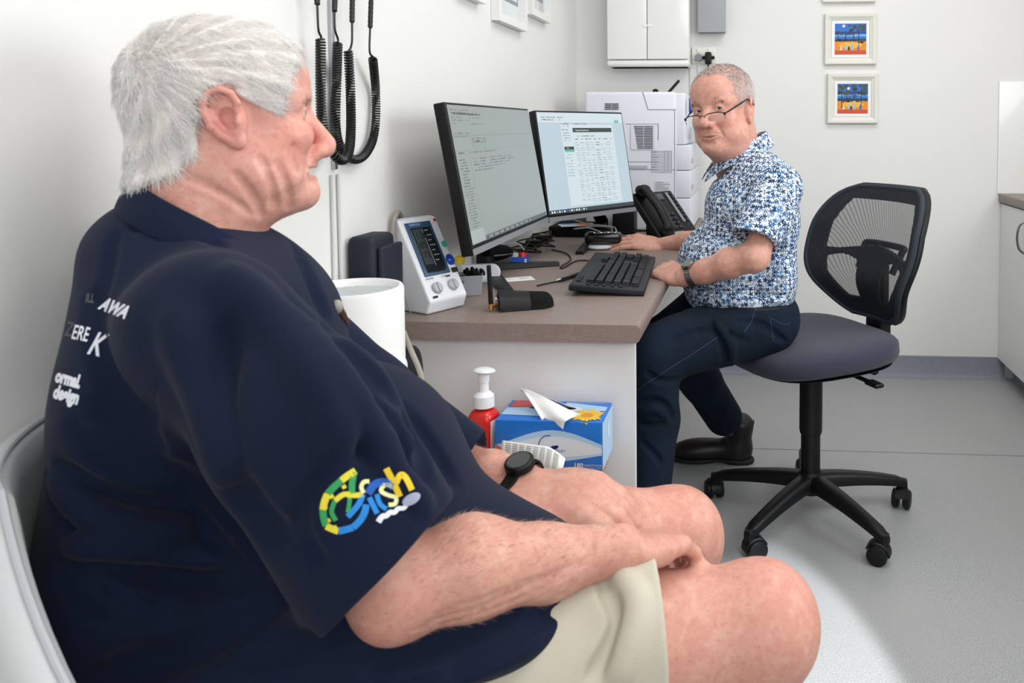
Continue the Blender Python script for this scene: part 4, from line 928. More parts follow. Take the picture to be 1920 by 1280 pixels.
lf = B.build('leaflet', ['paper', 'ink_soft'], sharp=80); tag(lf, 'curled white printed leaflet standing in front of the tissue box', 'leaflet'); sd = lf.modifiers.new('t', 'SOLIDIFY'); sd.thickness = .0006
# red bottle
c = PZ(905, 884, zT); by = yb+.04; bxx = P(908, 800, by).x
bt = thing('hand_wash_bottle', 'red pump bottle with white foaming pump left of the tissue box', 'pump bottle', (bxx, by, zT), radians(-18))
zs = P(908, 765, by).z-zT
hb = zs
B = MB(); o = rr(.056, .050, .014); k = len(o); vs = []; prof = [(0.96, 0), (1, .004), (1, hb-.026), (.97, hb-.014), (.78, hb-.004), (.55, hb)]
for s_, z in prof: vs += [(x*s_, y*s_, z) for x, y in o]
B.add(vs, [(i*k+j, i*k+(j+1) % k, (i+1)*k+(j+1) % k, (i+1)*k+j) for i in range(len(prof)-1) for j in range(k)]+[tuple(reversed(range(k))), tuple((len(prof)-1)*k+j for j in range(k))])
B.build('bottle', 'red_plastic', bt, sharp=50)
B = MB(); B.rbox((.0284, -.0, hb*.55), (.0012, .034, hb*.55), .0005); B.build('side_label', 'paper', bt)
pt_ = P(908, 689, by).z-zT; cz_ = P(908, 757, by).z-zT; cz2 = P(908, 733, by).z-zT
B = MB(); B.lathe([(.0, cz_-.004), (.0215, cz_-.004), (.0215, cz_+.004), (.0205, cz2-.008), (.013, cz2-.001), (.0105, cz2), (.0098, cz2+.02), (.0118, cz2+.0205), (.0118, pt_-.010), (.0, pt_-.010)], n=32); B.build('pump_collar', 'white_plastic', bt)
B = MB(); B.ell((.002, 0, pt_-.006), (.024, .018, .006), n=28, k=8); B.build('pump_head', 'white_plastic', bt)
# beige arm/tube lying on the table front edge
tag(MB().tube(spline([P(985, 905, 1.3), P(1040, 889, 1.38), P(1090, 889, 1.44), P(1125, 897, 1.46), P(1140, 912, 1.44), P(1135, 940, 1.42)], 8), .0055, 10).build('air_hose', 'tube_beige'), 'pale grey hose arching in front of the tissue box', 'hose')
# purifier
M('grille_white', '#cfd3d6', .5)
py_ = 1.42; cR = P(749, 545, py_); zt_ = P(650, 538, py_).z; rad = .093; cxp = cR.x-rad
pur = thing('air_purifier', 'white cylindrical air purifier on the side table by the wall', 'air purifier', (cxp, py_, zT+.0005))
hh = zt_-zT
B = MB(); B.lathe([(0, 0), (rad-.006, 0), (rad, .006), (rad, hh-.006), (rad-.003, hh), (rad-.008, hh), (rad-.012, hh-.006), (rad-.013, hh-.028)], n=72); B.build('housing', 'white_matte', pur)
B = MB(); B.disc(0, 0, rad-.0125, hh-.03, 0, n=48); B.build('grille_base', 'mid_grey', pur)
B = MB()
for i in range(17):
    y = -rad+.02+i*.0092; x = sqrt(max(0, (rad-.013)**2-y*y)); B.box((0, y, hh-.016), (2*x, .0058, .006))
B.build('grille', 'grille_white', pur)
B = MB()
for i in range(12): a = radians(185+i*12); B.box((0, 0, 0), (.009, .009, .002), T=Matrix.Translation(((rad-.022)*cos(a), (rad-.022)*sin(a), hh-.012)) @ Matrix.Rotation(a+pi/2, 4, 'Z'))
B.build('vent_slots', 'dark_grey', pur)
# dark grey hanging bag + white knob right of purifier
a = P(772, 680, 1.52)
hg = thing('cuff_holder', 'dark grey rounded holder beside the purifier, under the desk edge', 'holder', (a.x-.01, 1.53, zT))
MB().ell((a.x-.02, 1.53, (zT+P(770, 650, 1.53).z)/2), (.035, .035, (P(770, 648, 1.53).z-zT)/2), n=24, k=16, e=.8, e2=.45).build('shell', 'dark_grey', hg, world=True)
tag(MB().tube(spline([P(757, 622, 1.55), P(770, 655, 1.5), P(785, 690, 1.48), P(792, 720, 1.47), P(790, 780, 1.46), P(780, 860, 1.46)], 8), .0052, 10).build('air_hose', 'tube_beige'), 'beige rubber hose hanging beside the air purifier', 'hose')
MB().ell((cxp+rad+.002, 1.40, P(764, 688, 1.40).z), (.018, .02, .024), n=24, k=12).build('side_knob', 'white_plastic', pur, world=True)
# ================================================================ RIGHT CABINET RUN
fx = P(1873.5, 500, YB).x; zb = P(1873, 672, YB).z; zc0 = P(1873, 379, YB).z; zc1 = P(1873, 365, YB).z
bc = thing('base_cabinet', 'white base cabinet along the right wall with a bow handle', 'cabinet', ((fx+XR)/2, 2.55, 0))
MB().box(((fx+.02+XR)/2, (1.2+YB)/2, (zb+zc0)/2), (XR-fx-.022, YB-1.2-.004, zc0-zb-.002)).build('carcass', 'white_laminate', bc, world=True)
MB().box(((fx+.06+XR)/2, (1.25+YB)/2, zb/2), (XR-fx-.08, YB-1.25-.01, zb-.002)).build('kickboard', 'vinyl_cove', bc, world=True)
for i in range(5):
    y1_ = YB-.003-i*.49; y0_ = y1_-.486
    dr = MB().box((fx+.01, (y0_+y1_)/2, (zb+zc0)/2-.002), (.018, y1_-y0_, zc0-zb-.008)).build('door', 'white_laminate', bc, world=True, bevel=.001)
    hy = (y0_+.06) if i != 0 else y0_+.03
    if i == 0: hy = PX(1912, 430, fx-.02).y
    hz0, hz1 = zc0-.2, zc0-.06
    hz1 = PX(1917, 417, fx-.02).z if i == 0 else hz1; hz0 = PX(1917, 478, fx-.02).z if i == 0 else hz0
    MB().tube(spline([(fx-.002, hy, hz0), (fx-.022, hy, hz0+.02), (fx-.03, hy, (hz0+hz1)/2), (fx-.022, hy, hz1-.02), (fx-.002, hy, hz1)], 6), .005, 10).build('handle', 'steel', dr, world=True)
ct = MB().rbox(((fx-.012+XR)/2, (1.2+YB)/2, (zc0+zc1)/2+.003), (XR-fx+.010, YB-1.2-.003, zc1-zc0+.006), .008)
tag(ct.build('benchtop', 'laminate'), 'taupe linen-look benchtop over the right-hand cabinets', 'benchtop')
sp0 = P(1873.5, 153, YB-.006)
tag(MB().box(((sp0.x+XR)/2, YB-.0045, (sp0.z+zc1+.006)/2), (XR-sp0.x-.002, .008, sp0.z-zc1-.007)).build('splashback', 'white_gloss'), 'glossy white splashback panel on the back wall above the benchtop', 'splashback')
# ================================================================ SDF TOOLKIT (people and cloth)
import openvdb
HQ = 1.0
f32 = np.float32
def V3(p): return np.array(p, dtype=f32)
def unit_(v): v = np.array(v, float); return v/np.linalg.norm(v)
def pELL(c, r, R=None):
    c = V3(c); r = V3(r); Rm = None if R is None else np.array(R, dtype=f32); m = float(max(r))
    if Rm is not None: ext = np.sqrt(((Rm*r[None, :])**2).sum(1))
    else: ext = r
    def fn(p):
        q = p-c
        if Rm is not None: q = q @ Rm
        k0 = np.sqrt(((q/r)**2).sum(1))+1e-9; k1 = np.sqrt(((q/(r*r))**2).sum(1))+1e-9
        return k0*(k0-1)/k1
    return fn, c-ext, c+ext
def pCAP(a, b, ra, rb=None, flat=None):
    a = V3(a); b = V3(b); rb = ra if rb is None else rb; ba = b-a; bb = float(ba@ba)+1e-12; m = max(ra, rb)
    n = None if flat is None else V3(unit_(flat[0])); fk = 1 if flat is None else flat[1]
    def fn(p):
        q = p-a; h = np.clip(q@ba/bb, 0, 1); d = q-h[:, None]*ba
        if n is not None: dn = d@n; d = d+np.outer(dn*(fk-1), n)
        return np.sqrt((d*d).sum(1))-(ra+(rb-ra)*h)
    return fn, np.minimum(a, b)-m, np.maximum(a, b)+m
def smin(a, b, k):
    if k <= 0: return np.minimum(a, b)
    h = np.clip(.5+.5*(b-a)/k, 0, 1); return b+(a-b)*h-k*h*(1-h)
class SDF:
    def __init__(s): s.ops = []; s.disp = []
    def add(s, pr, k=.01): s.ops.append((1, pr[0], k, pr[1], pr[2])); return s
    def sub(s, pr, k=.005): s.ops.append((-1, pr[0], k, pr[1], pr[2])); return s
    def cut(s, fn, k=.004): s.ops.append((0, fn, k, None, None)); return s      # intersect with fn<0
    def chain(s, pts, rs, k=.01, flat=None, sub=False, kk=None):
        rs = rs if hasattr(rs, '__len__') else [rs]*len(pts)
        for i in range(len(pts)-1):
            pr = pCAP(pts[i], pts[i+1], rs[i], rs[i+1], flat)
            (s.sub if sub else s.add)(pr, k if i == 0 or kk is None else kk)
        return s
    def ev(s, p, ops=None):
        p = np.asarray(p, dtype=f32); d = np.full(len(p), 1.0, dtype=f32)
        for t, fn, k, lo, hi in (s.ops if ops is None else ops):
            if t == 1: d = smin(d, fn(p), k)
            elif t == -1: d = -smin(-d, fn(p), k)
            else: d = -smin(-d, -fn(p), k)
        for g in s.disp: d = d+g(p)
        return d
    def bounds(s):
        lo = np.min([o[3] for o in s.ops if o[0] == 1], 0)-.02; hi = np.max([o[4] for o in s.ops if o[0] == 1], 0)+.02; return lo, hi
    def normal(s, p, e=.0015):
        g = np.stack([s.ev(p+V3(v))-s.ev(p-V3(v)) for v in ((e, 0, 0), (0, e, 0), (0, 0, e))], 1); return g/(np.linalg.norm(g, axis=1, keepdims=True)+1e-9)
    def trace(s, px, tmin=.4, tmax=4.):
        px = np.asarray(px, float); d = np.stack([(px[:, 0]-PPX)/FPX, -(px[:, 1]-PPY)/FPX, -np.ones(len(px))], 1) @ RM.T; d /= np.linalg.norm(d, axis=1, keepdims=True)
        t = np.full(len(px), tmin); o = np.array([0, 0, HC]); 
        for i in range(110):
            v = s.ev(o+d*t[:, None]); t = np.where(np.abs(v) > 1e-4, t+np.clip(v*.7, -.01, .08), t)
        return o+d*t[:, None], t < tmax
    def mesh(s, h, name, mats, parent, tint=None, smooth=0, label=None, CH=16):
        h = h*HQ; lo, hi = s.bounds(); i0 = np.floor(lo/h).astype(int)-2; n = np.ceil((hi-lo)/h/CH).astype(int)+1
        ii = np.stack(np.meshgrid(*[np.arange(k) for k in n], indexing='ij'), -1).reshape(-1, 3)
        cen = (i0+ii*CH+(CH-1)/2)*h; hd = CH*h*.5*1.74; d = s.ev(cen)
        grid = openvdb.FloatGrid(3*h); grid.transform = openvdb.createLinearTransform(voxelSize=h)
        loc = np.stack(np.meshgrid(*[np.arange(CH)]*3, indexing='ij'), -1).reshape(-1, 3); marg = hd+.016
        for idx, dc in zip(ii, d):
            o = i0+idx*CH
            if dc > marg: continue
            if dc < -marg: grid.fill(tuple(int(v) for v in o), tuple(int(v) for v in o+CH-1), -3*h, True); continue
            clo = o*h-.004; chi = (o+CH)*h+.004
            ops = [q for q in s.ops if q[3] is None or (np.all(q[3]-q[2]-.006-3*h < chi) and np.all(q[4]+q[2]+.006+3*h > clo))]
            v = s.ev((loc+o)*h, ops); v = np.clip(v, -3*h, 3*h)
            if v.min() > 0 and v.min() >= 3*h*.99: continue
            grid.copyFromArray(v.reshape(CH, CH, CH).astype(np.float32), ijk=tuple(int(k) for k in o))
        pts, quads = grid.convertToQuads(0.0)
        pts = pts.astype(np.float64)
        # keep the largest connected pieces only (drop crumbs)
        me = fast_mesh(name, pts-np.array(parent_matrix(parent).translation if parent else (0, 0, 0)), quads[:, ::-1])
        nrm = s.normal(pts[:200].astype(f32)); 
        vn = np.zeros(len(me.vertices)*3); me.vertices.foreach_get('normal', vn); vn = vn.reshape(-1, 3)[:200]
        if (vn*nrm).sum() < 0: me.flip_normals()
        for m in (mats if isinstance(mats, (list, tuple)) else [mats]): me.materials.append(MAT[m] if isinstance(m, str) else m)
        if tint is not None:
            c = np.ones((len(pts), 4)); c[:, :3] = tint(pts); at = me.color_attributes.new('tint', 'FLOAT_COLOR', 'POINT'); at.data.foreach_set('color', c.ravel())
        o = bpy.data.objects.new(name, me); COL.objects.link(o); o.parent = parent
        if label: o['label'] = label
        s.pts = pts
        return o
def fast_mesh(name, v, q):
    me = bpy.data.meshes.new(name); k = q.shape[1]; me.vertices.add(len(v)); me.vertices.foreach_set('co', np.asarray(v, dtype=np.float32).ravel())
    me.loops.add(q.size); me.loops.foreach_set('vertex_index', np.ascontiguousarray(q).ravel().astype(np.int32)); me.polygons.add(len(q))
    me.polygons.foreach_set('loop_start', np.arange(0, q.size, k, dtype=np.int32)); me.update(calc_edges=True); me.shade_smooth(); return me
def strands(name, pts, rad, mats, parent, mi=None):
    """pts: N x K x 3 centre lines -> one mesh of tapered 3-sided hairs"""
    N, K, _ = pts.shape; tg = np.gradient(pts, axis=1); tg /= np.linalg.norm(tg, axis=2, keepdims=True)+1e-9
    up = np.array([.3, .2, .93]); a = np.cross(tg, up); a /= np.linalg.norm(a, axis=2, keepdims=True)+1e-9; b = np.cross(tg, a)
    tp = np.linspace(1, .25, K)[None, :, None]*np.asarray(rad).reshape(-1, 1, 1)
    v = np.stack([pts+(a*cos(q)+b*sin(q))*tp for q in (0, 2.094, 4.189)], 2)   # N K 3 3
    idx = np.arange(N*K*3).reshape(N, K, 3); f = []
    for j in range(3): f.append(np.stack([idx[:, :-1, j], idx[:, :-1, (j+1) % 3], idx[:, 1:, (j+1) % 3], idx[:, 1:, j]], -1).reshape(-1, 4))
    me = fast_mesh(name, v.reshape(-1, 3)-np.array(parent_matrix(parent).translation), np.concatenate(f))
    for m in mats: me.materials.append(MAT[m])
    if mi is not None: me.polygons.foreach_set('material_index', np.tile(np.repeat(mi, K-1), 3).astype(np.int32))
    o = bpy.data.objects.new(name, me); COL.objects.link(o); o.parent = parent; return o
def skin_mat(name, col, blot, freck, fr=(.58, .72), sc=1.):
    m = bpy.data.materials.new(name); m.use_nodes = True; MAT[name] = m; nt = m.node_tree; N = nt.nodes.new; L = nt.links.new; b = nt.nodes['Principled BSDF']
    b.inputs['Roughness'].default_value = .48; b.inputs['Specular IOR Level'].default_value = .38
    b.inputs['Subsurface Weight'].default_value = .12; b.inputs['Subsurface Radius'].default_value = (.9, .35, .2); b.inputs['Subsurface Scale'].default_value = .008
    tc = N('ShaderNodeTexCoord'); at = N('ShaderNodeAttribute'); at.attribute_name = 'tint'
    def layer(prev, scale, c2, lo, hi, fac):
        n = N('ShaderNodeTexNoise'); n.inputs['Scale'].default_value = scale; n.inputs['Detail'].default_value = 4; L(tc.outputs['Object'], n.inputs[0])
        mr = N('ShaderNodeMapRange'); mr.inputs[1].default_value = lo; mr.inputs[2].default_value = hi; mr.inputs[4].default_value = fac; L(n.outputs['Fac'], mr.inputs[0])
        mx = N('ShaderNodeMix'); mx.data_type = 'RGBA'; L(mr.outputs[0], mx.inputs['Factor']); mx.inputs['B'].default_value = lin(c2)
        if isinstance(prev, tuple): mx.inputs['A'].default_value = prev
        else: L(prev, mx.inputs['A'])
        return mx.outputs['Result']
    c = layer(lin(col), 22*sc, blot, .42, .68, .65); c = layer(c, 110*sc, blot, .45, .65, .5); c = layer(c, 210*sc, freck, fr[0], fr[1], .6); c = layer(c, 60*sc, '#f0cdbd', .5, .75, .35)
    mu = N('ShaderNodeMix'); mu.data_type = 'RGBA'; mu.blend_type = 'MULTIPLY'; mu.inputs['Factor'].default_value = 1; L(c, mu.inputs['A']); L(at.outputs['Color'], mu.inputs['B']); L(mu.outputs['Result'], b.inputs['Base Color'])
    n = N('ShaderNodeTexNoise'); n.inputs['Scale'].default_value = 260; n.inputs['Detail'].default_value = 3; L(tc.outputs['Object'], n.inputs[0]); bp = N('ShaderNodeBump'); bp.inputs['Strength'].default_value = .25; bp.inputs['Distance'].default_value = .001; L(n.outputs['Fac'], bp.inputs['Height']); L(bp.outputs[0], b.inputs['Normal'])
    return m
skin_mat('skin_man', '#dba695', '#cf9083', '#bf806c')
skin_mat('skin_doctor', '#d3a08d', '#cb8f7d', '#b87c68')
M('eye_white', '#d9d3cc', .12); M('iris', '#4a4f52', .1); M('hair_white', '#fbf8f5', .55); M('hair_scalp_white', '#e6dcd7', .8, bump=(300, .6))
M('hair_grey', '#a39b96', .55); M('brow_hair', '#8b7568', .7); M('teeth', '#dcd5c5', .3)
M('navy_shirt', '#09132b', .9, spec=.25, bump=(900, .25), sheen=.04, mix=(6, '#0c1731', .35, .7))
M('shorts_beige', '#bab2a0', .9, bump=(700, .3), mix=(8, '#c6bfae', .35, .7))
M('denim', '#0b1520', .92, spec=.2, bump=(800, .4, (1, 1, .3)), mix=[(9, '#101f31', .4, .75), (500, '#132233', .5, .7)])
M('belt', '#0d0d0f', .5)
M('stitch', '#2b3f57', .9)
M('boot_leather', '#120d0b', .45, bump=(90, .2)); M('sole', '#0b0a09', .7)
M('print_white', '#dfe2ea', .8); M('print_grey', '#4b4f52', .8); M('logo_green', '#2f9a55', .7); M('logo_yellow', '#e8d838', .7); M('logo_blue', '#1f86d6', .7); M('logo_deep', '#1557b4', .7); M('logo_gold', '#f0cb2c', .7); M('logo_cream', '#e6e6a8', .7); M('logo_lilac', '#a9abc6', .7)
def floral():
    m = bpy.data.materials.new('floral_cotton'); m.use_nodes = True; MAT['floral_cotton'] = m; nt = m.node_tree; N = nt.nodes.new; L = nt.links.new; b = nt.nodes['Principled BSDF']; b.inputs['Roughness'].default_value = .85
    tc = N('ShaderNodeTexCoord')
    def math_(op, a, bb=None, c=None):
        n = N('ShaderNodeMath'); n.operation = op
        for i, x in enumerate((a, bb, c)):
            if x is None: continue
            if isinstance(x, (int, float)): n.inputs[i].default_value = x
            else: L(x, n.inputs[i])
        return n.outputs[0]
    SC = 86
    def layer(prev, off, rad, cols):
        mp = N('ShaderNodeMapping'); mp.inputs['Location'].default_value = off; mp.inputs['Scale'].default_value = (SC, SC, SC); L(tc.outputs['Object'], mp.inputs[0])
        v = N('ShaderNodeTexVoronoi'); v.inputs['Scale'].default_value = 1; v.inputs['Randomness'].default_value = .6; L(mp.outputs[0], v.inputs[0])
        sub = N('ShaderNodeVectorMath'); sub.operation = 'SUBTRACT'; L(mp.outputs[0], sub.inputs[0]); L(v.outputs['Position'], sub.inputs[1])
        sp = N('ShaderNodeSeparateXYZ'); L(sub.outputs[0], sp.inputs[0]); sc = N('ShaderNodeSeparateColor'); L(v.outputs['Color'], sc.inputs[0])
        ang = math_('ARCTAN2', sp.outputs[2], sp.outputs[0]); ang = math_('MULTIPLY_ADD', ang, 5, math_('MULTIPLY', sc.outputs[0], 6.28))
        lim = math_('MULTIPLY_ADD', math_('COSINE', ang), rad*.38, rad)
        ins = math_('LESS_THAN', v.outputs['Distance'], lim)
        rp = N('ShaderNodeValToRGB'); rp.color_ramp.interpolation = 'CONSTANT'; rp.color_ramp.elements[0].color = lin(cols[0]); rp.color_ramp.elements[1].position = .4; rp.color_ramp.elements[1].color = lin(cols[1]); e = rp.color_ramp.elements.new(.75); e.color = lin(cols[2]); L(sc.outputs[1], rp.inputs[0])
        mx = N('ShaderNodeMix'); mx.data_type = 'RGBA'; L(ins, mx.inputs['Factor']); L(rp.outputs[0], mx.inputs['B'])
        if isinstance(prev, tuple): mx.inputs['A'].default_value = prev
        else: L(prev, mx.inputs['A'])
        return mx.outputs['Result']
    c = layer(lin('#dfe8f0'), (3.3, 1.7, 5.1), .30, ('#6c9cc4', '#89aed0', '#4a7aa8')); c = layer(c, (0, 0, 0), .50, ('#1a2f55', '#22406c', '#3a6a9c')); L(c, b.inputs['Base Color'])
    n = N('ShaderNodeTexNoise'); n.inputs['Scale'].default_value = 700; L(tc.outputs['Object'], n.inputs[0]); bp = N('ShaderNodeBump'); bp.inputs['Strength'].default_value = .2; bp.inputs['Distance'].default_value = .001; L(n.outputs['Fac'], bp.inputs['Height']); L(bp.outputs[0], b.inputs['Normal'])
floral()
class Frame:
    def __init__(s, o, F, U=(0, 0, 1), sc=1.):
        s.F = unit_(F); L = np.cross(U, s.F); s.L = unit_(L); s.U = np.cross(s.F, s.L); s.o = np.array(o, float); s.sc = sc; s.R = np.stack([s.F, s.L, s.U], 1)
    def __call__(s, f, l, u): return s.o+s.sc*(s.F*f+s.L*l+s.U*u)
    def ell(s, c, r, rot=None):
        R = s.R if rot is None else s.R @ rot
        return pELL(s(*c), [x*s.sc for x in r], R)
    def cap(s, a, b, ra, rb=None): return pCAP(s(*a), s(*b), ra*s.sc, None if rb is None else rb*s.sc)
    def ch(s, S, pts, rs, k=.004, sub=False, kk=None):
        rs = rs if hasattr(rs, '__len__') else [rs]*len(pts); S.chain([s(*p) for p in pts], [r*s.sc for r in rs], k, sub=sub, kk=kk)
    def inv(s, p): return ((p-s.o) @ s.R)/s.sc
def add_head(S, H, jowl=0., smile=0., nose=1., lips=1., ear=1., brow=1., lid=0., cran=(0, 0), nz=0., ez=0.):
    A = lambda c, r, k=.02, rot=None: S.add(H.ell(c, r, rot), k*H.sc)
    A((-.014+cran[0]*.6, 0, .036-cran[1]*.5), (.100-cran[0]*.6, .079, .083-cran[1]*.5)); A((.036, 0, .034), (.052, .062, .054), .03)
    A((.034, 0, -.03), (.053, .062, .062), .03); A((.030, 0, -.074), (.055, .055+.008*jowl, .040), .03); A((.074, 0, -.102), (.021, .024, .018), .022)
    for s in (-1, 1):
        A((.000, s*.048, -.060), (.032, .018, .030), .03)
        A((.056, s*.038, -.034), (.028, .025, .025), .018)
        if jowl: A((.034, s*.042, -.080), (.034, .020*(1+.2*jowl), .026), .03)
        if smile: A((.066, s*.040, -.030), (.022, .018, .018), .012)
        S.add(H.cap((.079, s*.012, .014), (.064, s*.050, .013), .0095*brow, .0085*brow), .014)
    if jowl: A((.045, 0, -.108), (.046, .042, .022*(1+.4*jowl)), .02)
    for s in (-1, 1): S.sub(H.ell((.093, s*.032, -.001), (.0165, .019, .0125)), .012)
    n = nose
    S.add(H.cap((.083, 0, .004), (.105*(.5+.5*n), 0, -.032+nz), .0078, .0098*n), .010)
    S.add(H.ell((.108+.004*(n-1), 0, -.039+nz), (.0125*n, .0135*n, .0115*n)), .006)
    for s in (-1, 1): S.add(H.ell((.0975, s*.0135*n, -.043+nz), (.0115*n, .0080*n, .0090*n)), .005)
    for s in (-1, 1): S.sub(H.ell((.104, s*.0078*n, -.0515*(.5+.5*n)+nz), (.0065*n, .0040*n, .0045*n)), .003)
    A((.083, 0, -.061), (.016, .026, .013), .012)
    mo = .006 if smile else 0
    wl = .0285+.0035*smile; ul = .004*smile
    H.ch(S, [(.083-.004*smile, -wl, -.074+ul), (.0945, -.011, -.070), (.0965, 0, -.0712), (.0945, .011, -.070), (.083-.004*smile, wl, -.074+ul)], [.0028, .0042*lips, .0040*lips, .0042*lips, .0028], .005, kk=.001)
    H.ch(S, [(.083-.004*smile, -wl, -.0755+ul), (.0925, -.011, -.0805-mo), (.0940, 0, -.0815-mo), (.0925, .011, -.0805-mo), (.083-.004*smile, wl, -.0755+ul)], [.0028, .0048*lips, .0052*lips, .0048*lips, .0028], .006, kk=.001)
    if smile: S.sub(H.ell((.091, 0, -.0765), (.018, .029, .0056)), .002)
    H.ch(S, [(.086-.004*smile, -wl-.002, -.0748+ul), (.0985, -.011, -.0752), (.1005, 0, -.0757), (.0985, .011, -.0752), (.086-.004*smile, wl+.002, -.0748+ul)], [.0012, .0017, .0017, .0017, .0012], .0025, sub=True)
    S.sub(H.cap((.094, -.011, -.0935), (.094, .011, -.0935), .0035), .008)
    S.sub(H.cap((.099, 0, -.055), (.100, 0, -.064), .0022), .004)
    for s in (-1, 1):
        H.ch(S, [(.0955, s*.0205, -.040), (.087, s*.031, -.056), (.0800, s*.0365, -.076)], [.0015, .0022, .0012], .007, sub=True)
        # lids round the eyeball and the opening between them
        S.add(H.ell((.0705, s*.032, -.001), (.0146, .0150, .0146)), .004)
        S.sub(H.ell((.0885, s*.0325, -.0025+lid), (.0145, .0132, .0041)), .0012)
        H.ch(S, [(.0845, s*.021, .0065), (.0865, s*.032, .0085), (.081, s*.045, .005)], [.0006, .0012, .0006], .003, sub=True)
        H.ch(S, [(.087, s*.022, -.012), (.084, s*.034, -.0155), (.076, s*.046, -.012)], [.0006, .0014, .0006], .005, sub=True)
        # ear
        ang = radians(24); th = radians(-12)
        up = np.array([sin(th), 0, cos(th)]); out = np.array([-sin(ang), s*cos(ang), 0]); bk = np.cross(up, out)*(s) ; bk = -bk if bk[0] > 0 else bk
        c = np.array([-.008, s*.0815, -.017+ez]); E = lambda u, b, o: tuple(c+ear*(up*u+bk*b+out*o))
        Rr = np.stack([up, bk, out], 1)
        S.add(H.ell(E(.004, .003, -.004), (.027*ear, .0155*ear, .0055*ear), Rr), .005)
        S.add(H.ell(E(-.004, -.006, -.008), (.020, .010, .012), Rr), .008)
        hel = [(.004, -.010, .002), (.014, -.014, .002), (.025, -.010, .002), (.0315, .000, .002), (.030, .011, .003), (.021, .0185, .004), (.008, .0205, .004), (-.006, .0175, .003), (-.018, .010, .001), (-.026, .002, -.001)]
        H.ch(S, [E(*q) for q in hel], [.0026, .0036, .0040, .0043, .0043, .0042, .0040, .0038, .0038, .0040], .003, kk=.0015)
        S.add(H.ell(E(-.027, -.004, -.002), (.0095*ear, .008*ear, .0045), Rr), .005)
        S.sub(H.ell(E(-.002, .000, .004), (.0145*ear, .0090*ear, .0105), Rr), .0025)
        S.sub(H.ell(E(.018, .003, .0035), (.0085*ear, .010*ear, .0050), Rr), .0025)
        H.ch(S, [E(.010, .0135, .0015), (E(.0, .0125, .0015)), E(-.012, .006, .001)], [.003, .0032, .0028], .003)
        S.add(H.ell(E(-.006, -.0095, .001), (.006, .0035, .0045), Rr), .003)
def eyes(H, parent, look=(1, 0, 0), irism='iris'):
    d = unit_(H.R @ np.array(look))
    for s in (-1, 1):
        c = H(.0706, s*.032, -.0018); B = MB(); B.ell(tuple(c), (.0122*H.sc,)*3, 0, n=24, k=16)
        z = Vector(d); x = z.orthogonal().normalized(); y = z.cross(x)
        for r_, off, m in ((.0058, .01215, 1), (.0026, .01285, 2)):
            n = 20; vs = [Vector(c)+z*sqrt(max(0, (.01235*H.sc)**2-(rr_*H.sc)**2))*1.006*(1+.002*m)+(x*cos(2*pi*i/n)+y*sin(2*pi*i/n))*rr_*H.sc for rr_ in (r_, r_*.5) for i in range(n)]
            cc = Vector(c)+z*.01245*H.sc*(1+.003*m); vs.append(cc)
            B.add(vs, [(i, (i+1) % n, n+(i+1) % n, n+i) for i in range(n)]+[(n+i, n+(i+1) % n, 2*n) for i in range(n)], m)
        B.build('eye', ['eye_white', irism, 'black_gloss'], parent, world=True)
def add_hand(S, w, d, n, side, curls, spread=1., sc=1., thumb=(.55, .55, -.1), thick=1., k0=.012, curl_t=.3):
    """w wrist centre, d pointing direction, n dorsal normal, side=+1 thumb lies along s=cross(d,n)*side"""
    d = unit_(d); n = np.array(n, float); n = unit_(n-d*(n@d)); s = np.cross(d, n)*side; R = np.stack([d, s, n], 1); w = np.array(w, float)
    Q = lambda a, b, c: w+sc*(d*a+s*b+n*c)
    S.add(pELL(Q(.050, .0, -.001), (.052*sc, .041*sc, .0165*sc*thick), R), k0); S.add(pELL(Q(.078, .001, .001), (.024*sc, .041*sc, .0135*sc*thick), R), .01)
    S.add(pELL(Q(.032, .024, -.008), (.032*sc, .017*sc, .016*sc), R), .012); S.add(pELL(Q(.030, -.022, -.007), (.032*sc, .014*sc, .014*sc), R), .012)
    kn = [(.092, .031), (.097, .0105), (.093, -.0105), (.083, -.030)]; ln = [(.040, .025, .021), (.045, .029, .022), (.041, .027, .022), (.033, .021, .020)]
    tips = []; segs = []
    for i in range(4):
        p = Q(kn[i][0], kn[i][1], .002); a = 0; segs.append([]); c = curls[i] if hasattr(curls, '__len__') else curls; sp = (kn[i][1]*1.2)*spread
        S.add(pCAP(Q(.05, kn[i][1]*.7, .003), p, .0085*sc, .0098*sc), .006)
        for j, L_ in enumerate(ln[i]):
            a += c*(1., 1.25, .8)[j]; dd = unit_(d*cos(a)-n*sin(a)+s*sp*1.5); q = p+dd*L_*sc; r0 = (.0095, .0085, .0078)[j]*sc*(.92 if i == 3 else 1); r1 = (.0085, .0078, .0066)[j]*sc*(.92 if i == 3 else 1)
            S.add(pCAP(p, q, r0, r1), .0035 if j == 0 else .002); segs[-1].append((p, q, r0)); p = q
        tips.append((p, dd))
    t0 = Q(.022, .028, -.008); t1 = Q(.022+.05*thumb[0], .028+.05*thumb[1], -.008+.05*thumb[2]); dd = unit_(R @ np.array([thumb[0]+curl_t, thumb[1]-curl_t, thumb[2]])); t2 = t1+dd*.030*sc
    S.add(pCAP(t0, t1, .013*sc, .0105*sc), .010); S.add(pCAP(t1, t2, .0102*sc, .0082*sc), .003)
    return dict(segs=segs, tips=tips, Q=Q, R=R, kn=[Q(a, b, .004) for a, b in kn])
